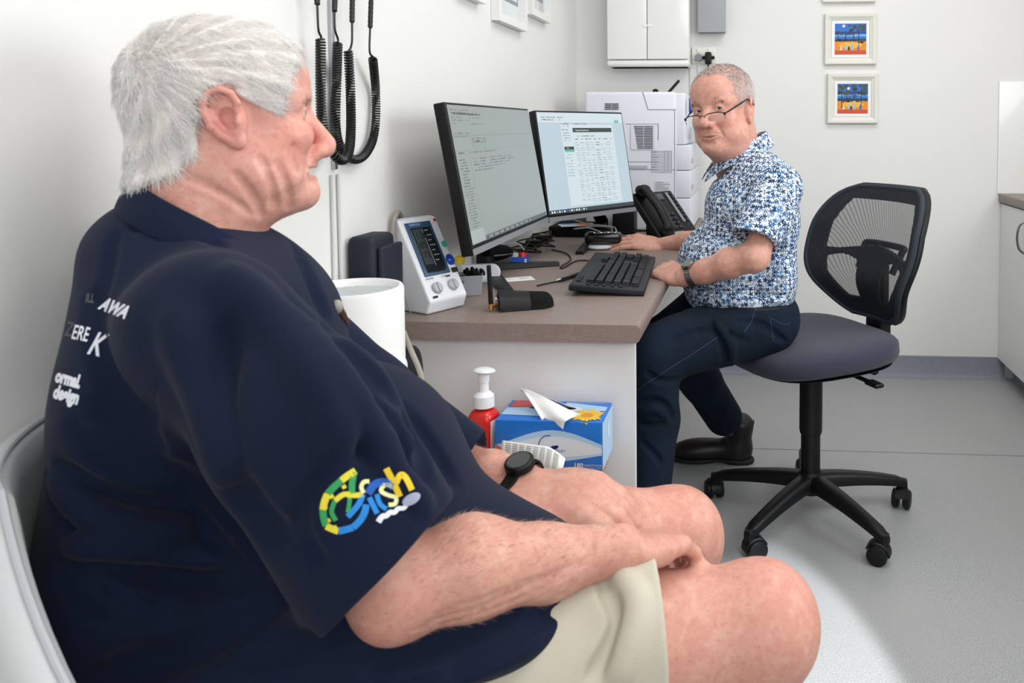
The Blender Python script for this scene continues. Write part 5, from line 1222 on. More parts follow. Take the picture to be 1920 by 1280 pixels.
def poly_sdf(poly):
    P_ = np.array(poly, float)
    def fn(x, y):
        d = np.full(len(x), 1e9); ins = np.zeros(len(x), bool); n = len(P_)
        for i in range(n):
            a = P_[i]; b = P_[(i+1) % n]; e = b-a; wx = x-a[0]; wy = y-a[1]; h = np.clip((wx*e[0]+wy*e[1])/(e@e), 0, 1); d = np.minimum(d, (wx-e[0]*h)**2+(wy-e[1]*h)**2)
            c = ((a[1] > y) != (b[1] > y)) & (x < (b[0]-a[0])*(y-a[1])/(b[1]-a[1]+1e-12)+a[0]); ins ^= c
        return np.where(ins, -1, 1)*np.sqrt(d)
    return fn
def decal(S, polys, name, mats, parent, off=.0007, label=None, sub=6.):
    """polys: list of (Nx2 pixel outline triangles/quads lists, material)"""
    vs = []; fs = []; ms = []
    for verts, faces, m in polys:
        b = len(vs); vs += [tuple(v) for v in verts]; fs += [tuple(b+i for i in f) for f in faces]; ms += [m]*len(faces)
    bm = bmesh.new(); bv = [bm.verts.new((x, y, 0)) for x, y in vs]
    for f, m in zip(fs, ms):
        try: fc = bm.faces.new([bv[i] for i in f]); fc.material_index = m
        except ValueError: pass
    bmesh.ops.triangulate(bm, faces=list(bm.faces))
    for _ in range(4):
        e = [x for x in bm.edges if x.calc_length() > sub]
        if not e: break
        bmesh.ops.subdivide_edges(bm, edges=e, cuts=1); bmesh.ops.triangulate(bm, faces=list(bm.faces))
    bm.verts.ensure_lookup_table(); px = np.array([[v.co.x, v.co.y] for v in bm.verts]); p, ok = S.trace(px); nn = S.normal(p); p = p+nn*off; res = np.abs(S.ev(p-nn*off)) < .004
    keep = [f for f in bm.faces if all(res[v.index] for v in f.verts) and max((Vector(p[a.index])-Vector(p[b.index])).length for a in f.verts for b in f.verts) < .03]
    used = sorted({v.index for f in keep for v in f.verts}); mp_ = {a: i for i, a in enumerate(used)}
    B = MB(); B.add([Vector(p[a]) for a in used], [[mp_[v.index] for v in f.verts] for f in keep], 0); B.m = [f.material_index for f in keep]; bm.free()
    # face towards the camera
    o = B.build(name, mats, parent, world=True, label=label, sharp=180); me = o.data; c = me.polygons[0]; 
    me.update(); vd = Vector((0, 0, HC))-parent_matrix(parent) @ me.vertices[c.vertices[0]].co
    if c.normal.dot(vd) < 0: me.flip_normals()
    return o
def stroke_px(pts, w_, m, k=6, closed=False):
    pts = [Vector((x, y, 0)) for x, y in pts]; sp_ = spline(pts, k, closed) if len(pts) > 2 else pts; n = len(sp_); vs = []
    for i, p in enumerate(sp_):
        a = sp_[max(0, i-1)]; b = sp_[min(n-1, i+1)]; t = (b-a).normalized(); q = Vector((-t.y, t.x, 0)); ww = w_[0]+(w_[1]-w_[0])*i/(n-1) if hasattr(w_, '__len__') else w_
        vs += [(p+q*ww/2)[:2], (p-q*ww/2)[:2]]
    return vs, [(2*i, 2*i+1, 2*i+3, 2*i+2) for i in range(n-1)], m
def text_px(txt, size, x, y, rot, m, shear=0, bold=0, sx=1.):
    v, f = text_geo(txt, size, 0, 'LEFT', shear, bold); c, s = cos(rot), sin(rot)
    return [(x+(q.x*sx)*c+q.y*s, y+(q.x*sx)*s-q.y*c) for q in v], f, m
def flip_y_note(): pass
# ================================================================ THE SEATED MAN IN THE NAVY POLO (nearest the camera)
CR = radians
mth = CR(20)
man = thing('person', 'person with white hair in a navy polo shirt and beige shorts, seated nearest the camera', 'person', (-.45, .9, 0))
EYm = P(424, 208, .905); HH = Frame((EYm.x, EYm.y, EYm.z), (cos(CR(41)), sin(CR(41)), 0), sc=.965)
pr_sh = (-.55, .745, .925); pr_el = tuple(P(745, 1105, .755)); pr_wr = tuple(P(1165, 1028, .885))
pl_sh = (-.69, 1.06, .89); pl_el = tuple(P(868, 885, 1.19)); pl_wr = tuple(P(1005, 915, 1.14))
# ---- body
S = SDF()
add_head(S, HH, jowl=.35, smile=1., nose=1.14, ear=1.04, brow=1.05, cran=(.009, .010), nz=-.008, ez=.008)
S.add(HH.cap((-.022, 0, -.055), (-.040, 0, -.160), .062, .066), .03)
S.add(HH.ell((.000, 0, -.112), (.050, .050, .034)), .03); S.add(HH.ell((.086, 0, -.104), (.016, .021, .018)), .012)
S.add(pELL((-.625, .92, .88), (.08, .15, .11)), .04); S.add(pELL((-.51, .93, .69), (.12, .15, .11)), .04); S.add(pELL((-.44, .93, .54), (.14, .17, .08)), .04)
S.add(pCAP((-.63, .92, .945), pr_sh, .05, .045), .03); S.add(pCAP((-.63, .92, .945), pl_sh, .05, .045), .03)
S.chain([pr_sh, pr_el], [.05, .040], .02)
S.chain([pl_sh, pl_el], [.042, .036], .02)
el = np.array(pr_el); wr = np.array(pr_wr); fd = unit_(wr-el)
S.chain([el, el+(wr-el)*.30+np.array([0, 0, .010]), el+(wr-el)*.62+np.array([0, 0, .0]), wr], [.040, .048, .037, .0270], .03, kk=.02)
S.add(pELL(tuple(P(735, 1138, .765)), (.030, .028, .024)), .03)
hd = add_hand(S, wr+fd*.006, unit_(np.array(P(1290, 1012, 1.03))-wr), (-.25, -.35, .9), -1, (.28, .30, .32, .35), spread=.5, sc=1.02, thumb=(.75, .35, -.15))
el2 = np.array(pl_el); wl = np.array(pl_wr); fd2 = unit_(wl-el2)
S.chain([el2, el2+(wl-el2)*.4, el2+(wl-el2)*.75, wl], [.038, .040, .032, .026], .02, kk=.012)
hl_dir = unit_(np.array(P(1165, 945, 1.085))-wl)
hl = add_hand(S, wl+fd2*.004, hl_dir, (-.05, -.30, .95), 1, (.42, .44, .48, .5), spread=.9, sc=1.04, thumb=(.85, .35, -.30))
# legs
knR = P(1405, 1182, .965); knL = P(1262, 1015, 1.225)
S.chain([(-.42, .84, .525), (-.2, .90, .517), tuple(knR)], [.090, .083, .072], .04, kk=.02)
S.add(pELL(tuple(P(1440, 1165, .955)), (.060, .070, .064)), .04)
S.chain([(-.46, 1.02, .52), (-.26, 1.12, .53), tuple(knL)], [.09, .085, .070], .04, kk=.02)
S.add(pELL(tuple(P(1275, 1000, 1.215)), (.060, .066, .066)), .04)
for kn, an in ((knR, (-.02, .97, .09)), (knL, (-.13, 1.24, .09))):
    S.chain([tuple(kn), (an[0]-.03, an[1], .33), an], [.062, .056, .038], .03, kk=.02); S.add(pCAP(an, (an[0]+.12, an[1]+.02, .045), .034, .026), .02)
# creases on the visible side of face and neck, following the skin
pre = SDF(); pre.ops = [o for o in S.ops]
def crease(S, pre, px, r, k, depth=.0, sgn=True):
    p, _ = pre.trace([px_ for px_ in [tuple(v[:2]) for v in spline([(x, y, 0) for x, y in px], 4)]]); ok = np.abs(pre.ev(p)) < .003; n = pre.normal(p); p = p-n*depth; N_ = len(p)
    for i in range(N_-1):
        if ok[i] and ok[i+1] and np.linalg.norm(p[i]-p[i+1]) < .05: S.chain([tuple(p[i]), tuple(p[i+1])], [r*(.35+.65*sin(pi*(j+.5)/N_)) for j in (i, i+1)], k, sub=sgn)
for px, r, k in [([(488, 296), (503, 326), (512, 352), (514, 385)], .0008, .010), ([(520, 306), (532, 334), (542, 362), (544, 390)], .0010, .010), ([(552, 272), (548, 296), (556, 322)], .0010, .008),
                 ([(440, 325), (462, 350), (480, 378), (490, 405)], .0007, .009), ([(350, 335), (390, 350), (435, 374), (470, 402)], .0007, .008), ([(300, 312), (350, 326), (400, 344)], .0006, .006),
                 ([(585, 205), (570, 212), (552, 210)], .0010, .003), ([(583, 214), (566, 222), (548, 226)], .0010, .003), ([(580, 196), (566, 196), (552, 190)], .0009, .003)]:
    crease(S, pre, px, r, k, -.0022)
for px, r, k in [([(800, 1168), (900, 1140), (990, 1100), (1080, 1058)], .0022, .008), ([(780, 1180), (880, 1158), (980, 1120), (1070, 1075)], .0018, .006), ([(1090, 1060), (1110, 1035), (1112, 1000)], .0012, .006), ([(820, 1150), (920, 1118), (1000, 1085)], .0016, .006)]:
    crease(S, pre, px, r, k, -.0020)
def g3(q, c, r): return np.exp(-(((q-np.array(c))/np.array(r))**2).sum(1))
def tint_head(H, strong=1., smile=0):
    def fn(p):
        q = H.inv(p); t = np.ones((len(p), 3)); near = np.linalg.norm(q, axis=1) < .2; L = np.zeros((len(p), 3))
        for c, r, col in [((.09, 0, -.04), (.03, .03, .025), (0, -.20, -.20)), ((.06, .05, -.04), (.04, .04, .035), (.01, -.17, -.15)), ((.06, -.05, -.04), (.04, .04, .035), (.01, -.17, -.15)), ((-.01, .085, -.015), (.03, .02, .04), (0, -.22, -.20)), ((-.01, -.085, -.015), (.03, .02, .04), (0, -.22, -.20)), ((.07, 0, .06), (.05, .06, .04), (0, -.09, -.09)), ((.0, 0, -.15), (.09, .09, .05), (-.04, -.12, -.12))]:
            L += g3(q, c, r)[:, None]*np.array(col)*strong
        mo = smile*.006
        lip = np.exp(-(((q[:, 2]+.0755+mo*.5)/(.0065+mo*.7))**4+(q[:, 1]/.026)**4))*(q[:, 0] > .078); L += lip[:, None]*np.array((-.14, -.24, -.20))
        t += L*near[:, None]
        return np.clip(t, .3, 1.1)
    return fn
th_ = tint_head(HH, 1., 1)
def tint_man(p):
    t = th_(p); arm = ((p[:, 0] > -.5) & (p[:, 2] < .85)); leg = (p[:, 0] > -.21) & ((p[:, 2] < .62)) & ((p[:, 1] > 1.15) | (p[:, 0] > -.12))
    t[arm] *= np.array((.90, .86, .83)); t[leg] *= np.array((1.0, 1.0, 1.0))
    for c, r, a in ((tuple(P(720, 1160, .74)), .03, (0, -.16, -.14)), (tuple(P(1160, 925, 1.06)), .03, (0, -.10, -.1)), (tuple(P(1270, 940, 1.2)), .05, (0, -.08, -.08)), (tuple(P(1470, 1130, .95)), .06, (0, -.07, -.06))): t += np.exp(-((p-np.array(c))**2).sum(1)/r**2)[:, None]*np.array(a)
    return np.clip(t, .3, 1.1)
body = S.mesh(.0019, 'body', 'skin_man', man, tint=tint_man)
Sman = S
eyes(HH, man, (1, -.05, 0))
B = MB(); n = 14
for i in range(-5, 6): 
    c = HH(.0835-.0004*i*i*.6, i*.0042, -.0755); B.rbox((0, 0, 0), (.003, .0042*HH.sc, .0085), .0012, T=basis(Vector(c), Vector(HH.F), Vector(HH.L), Vector(HH.U)))
B.build('teeth', 'teeth', man, world=True)
# ---- hair
hp_ = poly_sdf([(.078, .074), (.072, .055), (.064, .036), (.057, .012), (.050, -.014), (.040, -.004), (.022, .006), (.010, .014), (-.004, .026), (-.022, .026), (-.036, .008), (-.038, -.03), (-.034, -.055), (-.06, -.074), (-.095, -.090), (-.16, -.09), (-.16, .2), (.10, .2), (.10, .095)])
def skull(H, grow, cran=(0, 0)):
    s = SDF(); s.add(H.ell((-.014+cran[0]*.6, 0, .036-cran[1]*.5), (.100+grow-cran[0]*.6, .079+grow*.8, .083+grow-cran[1]*.5)), .02); s.add(H.ell((.036, 0, .034), (.052+grow*.7, .062+grow*.6, .054+grow)), .03); s.add(H.cap((-.03, 0, -.035), (-.045, 0, -.085), .062+grow*.5, .060), .04); return s
HS = skull(HH, .005, (.009, .010))
HS.ops.append((0, lambda p: hp_(*HH.inv(p).T[[0, 2]]).astype(f32)*HH.sc, .008, None, None))
def hnoise(p, H=HH, a=.0028):
    q = H.inv(p); ang = np.arctan2(q[:, 2]-.05, q[:, 0]+.085); r = np.sqrt((q[:, 2]-.05)**2+(q[:, 0]+.085)**2)
    return (a*(np.sin(ang*26+q[:, 1]*60)*.5+np.sin(ang*47+r*60+q[:, 1]*40)*.35+np.sin(r*140+ang*9)*.3)).astype(f32)
HS.disp.append(hnoise)
hair = HS.mesh(.0022, 'hair', 'hair_scalp_white', man)
HS.disp = []
def grow_hair(S, H, poly, N, length, lift, rad, whorl, K=5, seed=1, flow=1.0, jitter=.35):
    r = np.random.default_rng(seed); pts = S.pts; q = H.inv(pts); ok = (poly(q[:, 0], q[:, 2]) < -.001); pts = pts[ok]
    idx = r.integers(0, len(pts), N); p = pts[idx]+r.normal(0, .0008, (N, 3)); q = H.inv(p); n = S.normal(p)
    dl = q-np.array(whorl); dw = dl @ H.R.T; t = dw-n*(dw*n).sum(1, keepdims=True); t /= np.linalg.norm(t, axis=1, keepdims=True)+1e-9
    jt = r.normal(0, jitter, (N, 3)); clump = np.sin(q[:, 0:1]*90+q[:, 2:3]*70)*.25; t = t*flow+jt+np.cross(n, t)*clump; t -= n*(t*n).sum(1, keepdims=True); t /= np.linalg.norm(t, axis=1, keepdims=True)+1e-9
    L = length*r.uniform(.5, 1.15, (N, 1)); out = [p-n*.001]; lf = lift*r.uniform(.3, 1.5, (N, 1))
    for k in range(1, K):
        f = k/(K-1); c = p+t*L*f+n*L*(lf*f-.45*f*f*lf+.0)-np.array([0, 0, 1])*L*f*f*.10
        c = c-n*(f*f*L*L*3.2)
        out.append(c)
    return np.stack(out, 1), q, n
hpts, hq, hn = grow_hair(HS, HH, hp_, 17000, .018, .24, .00033, (-.088, -.02, .06), seed=3)
strands('hair_strands', hpts, np.full(len(hpts), .00034), ['hair_white'], hair)
ep = []
r_ = np.random.default_rng(5)
for i in range(160):
    s = r_.choice([-1, 1]); x = r_.uniform(.012, .05); a = HH(.089-.012*(x/.05)**2*1.6+r_.normal(0, .0008), s*x, .017+r_.normal(0, .003)-.004*(x > .035)); dd = HH.R @ np.array([.35, s*.8, .15]); ep.append([a+dd*.010*f+np.array([0, 0, -.001*f*f]) for f in (0, .4, .7, 1)])
strands('eyebrows', np.array(ep), np.full(len(ep), .0006), ['hair_grey'], man)
# forearm hair
def body_hair(S, regions, N, L, rad, name, parent, mat_, flowdir, seed=2):
    r = np.random.default_rng(seed); pts = S.pts; m = np.zeros(len(pts), bool)
    for a, b, rr_ in regions:
        a = np.array(a); b = np.array(b); ba = b-a; h = np.clip((pts-a)@ba/(ba@ba), 0, 1); m |= (np.linalg.norm(pts-a-h[:, None]*ba, axis=1) < rr_) & (h > .02) & (h < .98)
    pts = pts[m]; p = pts[r.integers(0, len(pts), N)]; n = S.normal(p); t = np.array(flowdir)+r.normal(0, .45, (N, 3)); t -= n*(t*n).sum(1, keepdims=True); t /= np.linalg.norm(t, axis=1, keepdims=True)
    l = L*r.uniform(.5, 1.2, (N, 1)); return strands(name, np.stack([p, p+(t*.7+n*.45)*l*.5, p+(t*1.0+n*.5)*l], 1), np.full(N, rad), [mat_], parent)
M('arm_hair', '#a98c78', .6)
body_hair(S, [(pr_el, pr_wr, .065), (pl_el, pl_wr, .055)], 3200, .0075, .00016, 'forearm_hair', man, 'arm_hair', fd)
# ---- polo shirt
T = SDF()
bF = Frame((0, 0, 0), (cos(mth), sin(mth), 0)); Rt = bF.R
T.add(pELL((-.612, .915, .870), (.108, .195, .125), Rt), .03)
T.add(pELL((-.635, .90, .83), (.080, .19, .19), Rt), .05)
T.add(pELL((-.530, .945, .69), (.166, .192, .145), Rt), .05)
T.add(pELL((-.49, .90, .60), (.215, .215, .12), Rt), .05)
T.add(pELL((-.34, .885, .60), (.155, .16, .062), Rt), .04)
T.add(pCAP((-.635, .92, .935), (-.556, .755, .935), .062, .068), .04); T.add(pCAP((-.640, .92, .93), (-.69, 1.06, .895), .066, .058), .04)
T.add(pELL((-.655, .915, .925), (.080, .10, .05), Rt), .03); T.add(pELL(tuple(P(322, 545, .88)), (.080, .12, .115), Rt), .03); T.add(pELL(tuple(P(292, 468, .885)), (.066, .10, .060), Rt), .02)
T.add(pELL(tuple(P(292, 780, .85)), (.078, .17, .19), Rt), .04); T.add(pELL(tuple(P(268, 1070, .82)), (.080, .17, .17), Rt), .04)
# sleeves
hR = P(722, 1060, .742); T.chain([(-.548, .742, .945), tuple(P(560, 800, .725)), tuple(hR)], [.080, .088, .084], .025, kk=.02, flat=((-.25, 1, 0), 1.22))
hL = P(905, 895, 1.175); T.chain([(-.672, 1.09, .95), (-.56, 1.15, .83), tuple(hL)], [.068, .070, .062], .03, kk=.02)
preT = SDF(); preT.ops = list(T.ops)
# cut the sleeve ends flat at the hems and hollow them a little
sd = unit_(np.array(hR)-np.array(P(560, 800, .725)))
cutR = unit_(np.array([.72, .0, -.70])); cRp = np.array(P(716, 1072, .742))
def hemR(p): return np.minimum(((p-V3(cRp))@V3(cutR)), .12-np.linalg.norm(p-V3(cRp+cutR*.03), axis=1))
T.ops.append((0, lambda p: -0*p[:, 0]+np.maximum(-1., np.where(np.linalg.norm(p-V3(cRp), axis=1) < .14, (p-V3(cRp))@V3(cutR), -1.)).astype(f32) if False else ((p-V3(cRp))@V3(cutR)).astype(f32)*0-1, .0, None, None)) if False else None
hemcut = pELL(cRp+cutR*.075, (.075, .16, .13), np.stack([cutR, [0, 1, 0], np.cross(cutR, [0, 1, 0])], 1))
SL = SDF(); SL.ops = []
LOW = list(T.ops)
# sleeve handled separately so that its hem is clean: torso first, then sleeve minus the hem half-space
T = SDF(); T.ops = [o for o in LOW[:12]]
T.chain([(-.69, 1.06, .89), tuple(P(690, 745, 1.12)), tuple(hL)], [.062, .060, .056], .03, kk=.02)
class SleeveOp: pass
slv = SDF(); slv.chain([(-.530, .752, .928), tuple(P(565, 800, .728)), tuple(hR+Vector(sd)*.05)], [.072, .085, .086], .02, kk=.02, flat=((-.25, 1, 0), 1.22))
def slv_fn(p):
    d = slv.ev(p); c = ((p-V3(cRp))@V3(cutR)); c2 = -(smin(-d, -c, .004))
    inner = pCAP(tuple(hR-Vector(sd)*.015), tuple(hR+Vector(sd)*.12), .068, .072, ((-.25, 1, 0), 1.25))[0](p); return -smin(-c2, inner, .004)
T.ops.append((1, slv_fn, .032, V3((-.68, .60, .62)), V3((-.20, .86, 1.06))))
# left sleeve hem
cLp = np.array(hL)+fd2*.0; 
T.sub(pCAP(tuple(cLp+fd2*.03), tuple(cLp+fd2*.12), .075, .075), .004)
preT = SDF(); preT.ops = list(T.ops)
def fold(px, r, k, sgn=True, depth=0., base=None):
    crease(T, base or preT, px, r, k, depth, sgn)
# drapery: valleys (subtract) and ridges (add)
for px, r, k in [([(285, 760), (270, 830), (300, 900), (350, 960), (420, 1030), (500, 1110)], .006, .012), ([(180, 830), (250, 880), (330, 900), (360, 930)], .006, .018), ([(110, 880), (170, 930), (260, 955), (350, 950)], .007, .018),
                 ([(240, 1010), (310, 985), (370, 975)], .005, .014), ([(150, 1060), (260, 1060), (380, 1085), (500, 1110)], .006, .018), ([(190, 1260), (330, 1230), (440, 1170), (520, 1130)], .009, .022), ([(110, 1060), (160, 1110), (220, 1140)], .005, .016),
                 ([(560, 470), (600, 560), (640, 660), (700, 760)], .005, .02), ([(650, 640), (720, 720), (800, 820), (850, 900)], .005, .018), ([(500, 560), (600, 640), (690, 760), (790, 900)], .006, .024), ([(760, 780), (790, 830), (800, 890)], .006, .012),
                 ([(250, 425), (330, 425), (420, 460)], .003, .012), ([(215, 440), (200, 520), (180, 590)], .002, .012), ([(185, 760), (240, 800), (290, 850)], .005, .016), ([(640, 1180), (560, 1210), (450, 1230)], .006, .018), ([(700, 1240), (850, 1200), (960, 1150)], .006, .02), ([(850, 1270), (950, 1210), (1040, 1140)], .005, .018),
                 ([(566, 1172), (640, 1105), (740, 1012), (826, 925)], .0011, .002), ([(455, 505), (380, 600), (310, 700), (280, 790)], .0012, .003), ([(520, 560), (560, 660), (640, 780), (700, 850)], .005, .02), ([(600, 880), (560, 980), (600, 1060)], .003, .016), ([(420, 620), (400, 760), (430, 900), (520, 1020)], .004, .03), ([(130, 800), (200, 850), (270, 860)], .005, .014), ([(90, 900), (150, 1000), (240, 1030), (330, 1030)], .005, .016), ([(170, 560), (180, 640), (210, 720), (270, 790)], .003, .018)]: fold(px, r, k)
for px, r, k in [([(430, 520), (520, 600), (600, 720), (640, 820)], .006, .03), ([(700, 830), (760, 900), (800, 950)], .005, .016), ([(100, 900), (160, 960), (260, 990), (340, 990)], .006, .02), ([(140, 1020), (250, 1030), (380, 1050)], .005, .02), ([(560, 600), (650, 720), (740, 850)], .005, .02), ([(330, 600), (380, 750), (420, 900)], .004, .03)]: fold(px, r, k, False, .003)
T.disp.append(lambda p: (.0012*np.sin(p[:, 0]*34+p[:, 2]*22)*np.sin(p[:, 1]*27+p[:, 2]*19)).astype(f32))
shirt = T.mesh(.0026, 'polo_shirt', 'navy_shirt', man)
# collar: folded band round the neck
def collar(parent, top, bot, mat_, name='collar', thick=.003, mi=None):
    B = MB(); n = len(top); K = 6; tp = [Vector(p) for p in top]; bt_ = [Vector(p) for p in bot]; c = sum(tp, Vector())/n; vs = []
    for i in range(n):
        o = (tp[i]-c); o.z = 0; o.normalize()
        for k in range(K+1):
            f = k/K; p = tp[i].lerp(bt_[i], f)+o*.003*sin(pi*f); vs.append(p)
    B.add(vs, [(i*(K+1)+k, i*(K+1)+k+1, (i+1)*(K+1)+k+1, (i+1)*(K+1)+k) for i in range(n-1) for k in range(K)])
    o = B.build(name, mat_, parent, world=True, sharp=180); s = o.modifiers.new('s', 'SOLIDIFY'); s.thickness = thick; s.offset = 0; b = o.modifiers.new('b', 'SUBSURF'); b.levels = 1; b.render_levels = 2; return o
nb = HH(-.052, 0, -.145); top = []; bot = []
for i in range(25):
    a = CR(-205+i*(410/24)*.0) if False else CR(20+180-165+i*330/24)
    d_ = Vector((cos(a), sin(a), 0)); front = cos(a-CR(30)); rt = .068+.012*max(0, front); rb_ = .088+.028*max(0, front)
    top.append(Vector(nb)+Vector((.026, .012, 0))+d_*rt+Vector((0, 0, .022-.042*front-.02*max(0, front)**2))); bot.append(Vector(nb)+Vector((.026, .012, 0))+d_*rb_+Vector((0, 0, -.020-.050*front-.045*max(0, front)**2)))
collar(man, top, bot, 'navy_shirt')
# decals
G = []
G.append((*text_px('ILL', 24, 160, 566, .10, 1, .2, .8, .55)[:2], 1))
G.append((*text_px('AWA', 33, 186, 578, .36, 0, .45, 1.6, .66)[:2], 0))
G.append((*text_px('Z', 38, 122, 628, .2, 1, .1, .4, .55)[:2], 1)); G.append((*text_px('ERE', 38, 134, 634, .22, 0, .1, .5, .50)[:2], 0)); G.append((*text_px('K', 62, 162, 662, .22, 0, .5, 1.3, .60)[:2], 0))
G.append((*text_px('ormal.', 33, 104, 714, .28, 0, 0, 2.0, .56)[:2], 0)); G.append((*text_px('design', 34, 100, 744, .28, 0, 0, 2.0, .56)[:2], 0))
for g_, l_ in ((G[:2], 'slanted white sponsor letters, uppermost on the back'), (G[2:4], 'narrow white ERE letters, middle row on the back'), (G[4:5], 'large white slanted K, middle row on the back'), (G[5:], 'two-line rounded white lettering, lowest on the back')): decal(T, g_, 'printed_lettering', ['print_white', 'print_grey'], shirt, label=l_)
G = []
gpts = [(666, 882), (640, 900), (615, 925), (606, 955), (612, 985), (635, 995), (662, 988), (680, 968), (686, 945)]
for i in range(len(gpts)-1):
    m = 2 if i > 4 else (0 if i % 2 else 1)
    a, b = gpts[i], gpts[i+1]; G.append(stroke_px([a, ((a[0]+b[0])/2+ (-1.5 if i < 5 else 1.5), (a[1]+b[1])/2), b], 13, m, 3)); 
G.append(stroke_px([(664, 884), (660, 905), (660, 925)], 12, 0, 4)); G.append(stroke_px([(628, 938), (645, 926), (665, 928), (680, 926)], 10, 1, 4)); G.append(stroke_px([(628, 938), (622, 958), (630, 975)], 9, 0, 4)); G.append(stroke_px([(680, 926), (672, 945), (652, 968)], 11, 2, 4)); G.append(stroke_px([(656, 932), (654, 950), (652, 960)], 8, 0, 4))
for x, y in ((662, 892), (645, 912), (622, 930), (610, 950), (616, 975), (655, 930), (628, 988)): G.append(stroke_px([(x-3.5, y+2), (x+3.5, y-2)], 7, 1, 2))
G.append(stroke_px([(692, 902), (682, 903), (677, 913), (682, 924)], 8, 5, 5)); G.append(stroke_px([(690, 925), (702, 908), (722, 903), (738, 912)], 15, 3, 5))
G.append(stroke_px([(692, 932), (700, 948), (707, 962)], 10, 2, 4)); G.append(stroke_px([(706, 926), (712, 944), (724, 954)], 9, 2, 4))
G.append(stroke_px([(736, 912), (722, 908), (714, 920), (728, 928), (742, 932), (740, 944), (728, 946)], 8, 5, 6))
G.append(stroke_px([(724, 877), (736, 900), (750, 930)], 12, 4, 4)); G.append(stroke_px([(743, 905), (750, 890), (760, 895), (772, 918)], 11, 4, 5))
wv = [(709, 978), (716, 968), (724, 966), (731, 960), (739, 960), (746, 953), (756, 952), (762, 946)]; G.append(stroke_px(wv, (11, 8), 6, 4))
G.append(([(771+17*cos(q)*.98, 935+11*sin(q)-6*cos(q)) for q in [2*pi*i/20 for i in range(20)]], [tuple(range(20))], 7)); G.append(stroke_px([(762, 941), (780, 929)], 7, 6, 2))
decal(T, [(v, f, m) for v, f, m in G], 'sleeve_logo', ['logo_green', 'logo_yellow', 'logo_blue', 'logo_deep', 'logo_gold', 'logo_cream', 'print_white', 'logo_lilac'], shirt, off=.0009, label='green, yellow and blue fish lettering embroidered on the sleeve')
# placket clip
a, _ = T.trace([(632, 575), (640, 590), (650, 606)])
B = MB(); B.tube([tuple(a[0]), tuple(a[1]), tuple(a[2])], [.005, .006, .004], 8, 1); B.ell(tuple(a[0]), (.007, .007, .009), 0, n=10, k=8)
B.build('collar_clip', ['tube_beige', 'brown_leather'], shirt, world=True)
# ---- shorts
Q = SDF()
dR = unit_(np.array(knR)-np.array((-.42, .84, .525))); dL = unit_(np.array(knL)-np.array((-.46, 1.02, .52)))
eR = np.array(P(1226, 1170, .90)); 
Q.add(pELL((-.45, .92, .53), (.17, .22, .095)), .03)
Q.chain([(-.42, .835, .52), (-.25, .875, .525), tuple(eR+dR*.08)], [.125, .108, .104], .04, kk=.02)
Q.chain([(-.46, 1.02, .52), (-.41, 1.045, .52), (-.40, 1.05, .52)], [.095, .095, .09], .04, kk=.02)
def shcut(p):
    h = ((p-V3(eR))@V3(unit_(dR+np.array([0, 0, .05])))); return np.where(p[:, 1] < 1.6, h, -1).astype(f32)
Q.ops.append((0, shcut, .004, None, None))
Q.sub(pCAP(tuple(eR+dR*.075), tuple(eR+dR*.2), .094, .094), .003)
preQ = SDF(); preQ.ops = list(Q.ops)
for px, r, k in [([(1150, 1075), (1170, 1140), (1150, 1210), (1110, 1270)], .006, .014), ([(1130, 1080), (1135, 1110), (1160, 1160)], .004, .01)]: crease(Q, preQ, px, r, k)
for px, r, k in [([(1160, 1072), (1195, 1130), (1180, 1210), (1160, 1270)], .005, .02)]: crease(Q, preQ, px, r, k, .003, False)
Q.mesh(.0028, 'shorts', 'shorts_beige', man)
# ---- watch and ring
def skin_r(S, c, d, r0=.062, r1=.010, n=90):
    rs = np.linspace(r0, r1, n); p = np.array(c)+np.outer(rs, np.array(d)); v = S.ev(p.astype(f32)); k = np.argmax(v < 0); return float(rs[k]) if (v < 0).any() else r1
def strap_ring(c, axis, ru, rv, up, w_, th, B, m=0, n=40, a0=0, a1=360, S=None):
    axis = Vector(unit_(axis)); up = Vector(up); up = (up-axis*up.dot(axis)).normalized(); sd_ = axis.cross(up); vs = []; N_ = n+1
    for i in range(N_):
        q = CR(a0+(a1-a0)*i/n); d_ = up*cos(q)*ru+sd_*sin(q)*rv; o_ = (up*cos(q)*rv+sd_*sin(q)*ru).normalized()
        if S is not None: o_ = (up*cos(q)+sd_*sin(q)).normalized(); d_ = o_*(max(skin_r(S, Vector(c)+axis*k_, o_) for k_ in (-w_/2, 0, w_/2))+.0006)
        for da, dt in ((-1, 0), (-.8, 1), (.8, 1), (1, 0)): vs.append(Vector(c)+d_+axis*da*w_/2+o_*dt*th)
    B.add(vs, [(i*4+j, i*4+j+1, (i+1)*4+j+1, (i+1)*4+j) for i in range(n) for j in range(3)], m)
wc = wl-fd2*.020
wt = MB(); strap_ring(wc, fd2, .0345, .0365, hl['R'][:, 2], .022, .0042, wt, S=Sman)
o = wt.build('watch_strap', 'black_matte', man, world=True, label='black rubber sports watch strap')
nn_ = Vector(hl['R'][:, 2]); ax_ = Vector(fd2); sx_ = ax_.cross(nn_).normalized(); nn_ = sx_.cross(ax_).normalized(); c_ = Vector(wc)+nn_*(skin_r(Sman, wc, nn_)+.004)
B = MB(); B.T = basis(c_+sx_*0, ax_, nn_.cross(ax_), nn_); B.tube([(0, 0, -.002), (0, 0, .008), (0, 0, .0105)], [.022, .022, .0195], 36); wcase = B.build('watch_case', 'black_plastic', man, world=True)
B = MB(); B.T = basis(c_, ax_, nn_.cross(ax_), nn_); B.disc(0, 0, .017, .0107, n=32); B.build('watch_face', 'black_gloss', wcase, world=True)
B = MB()
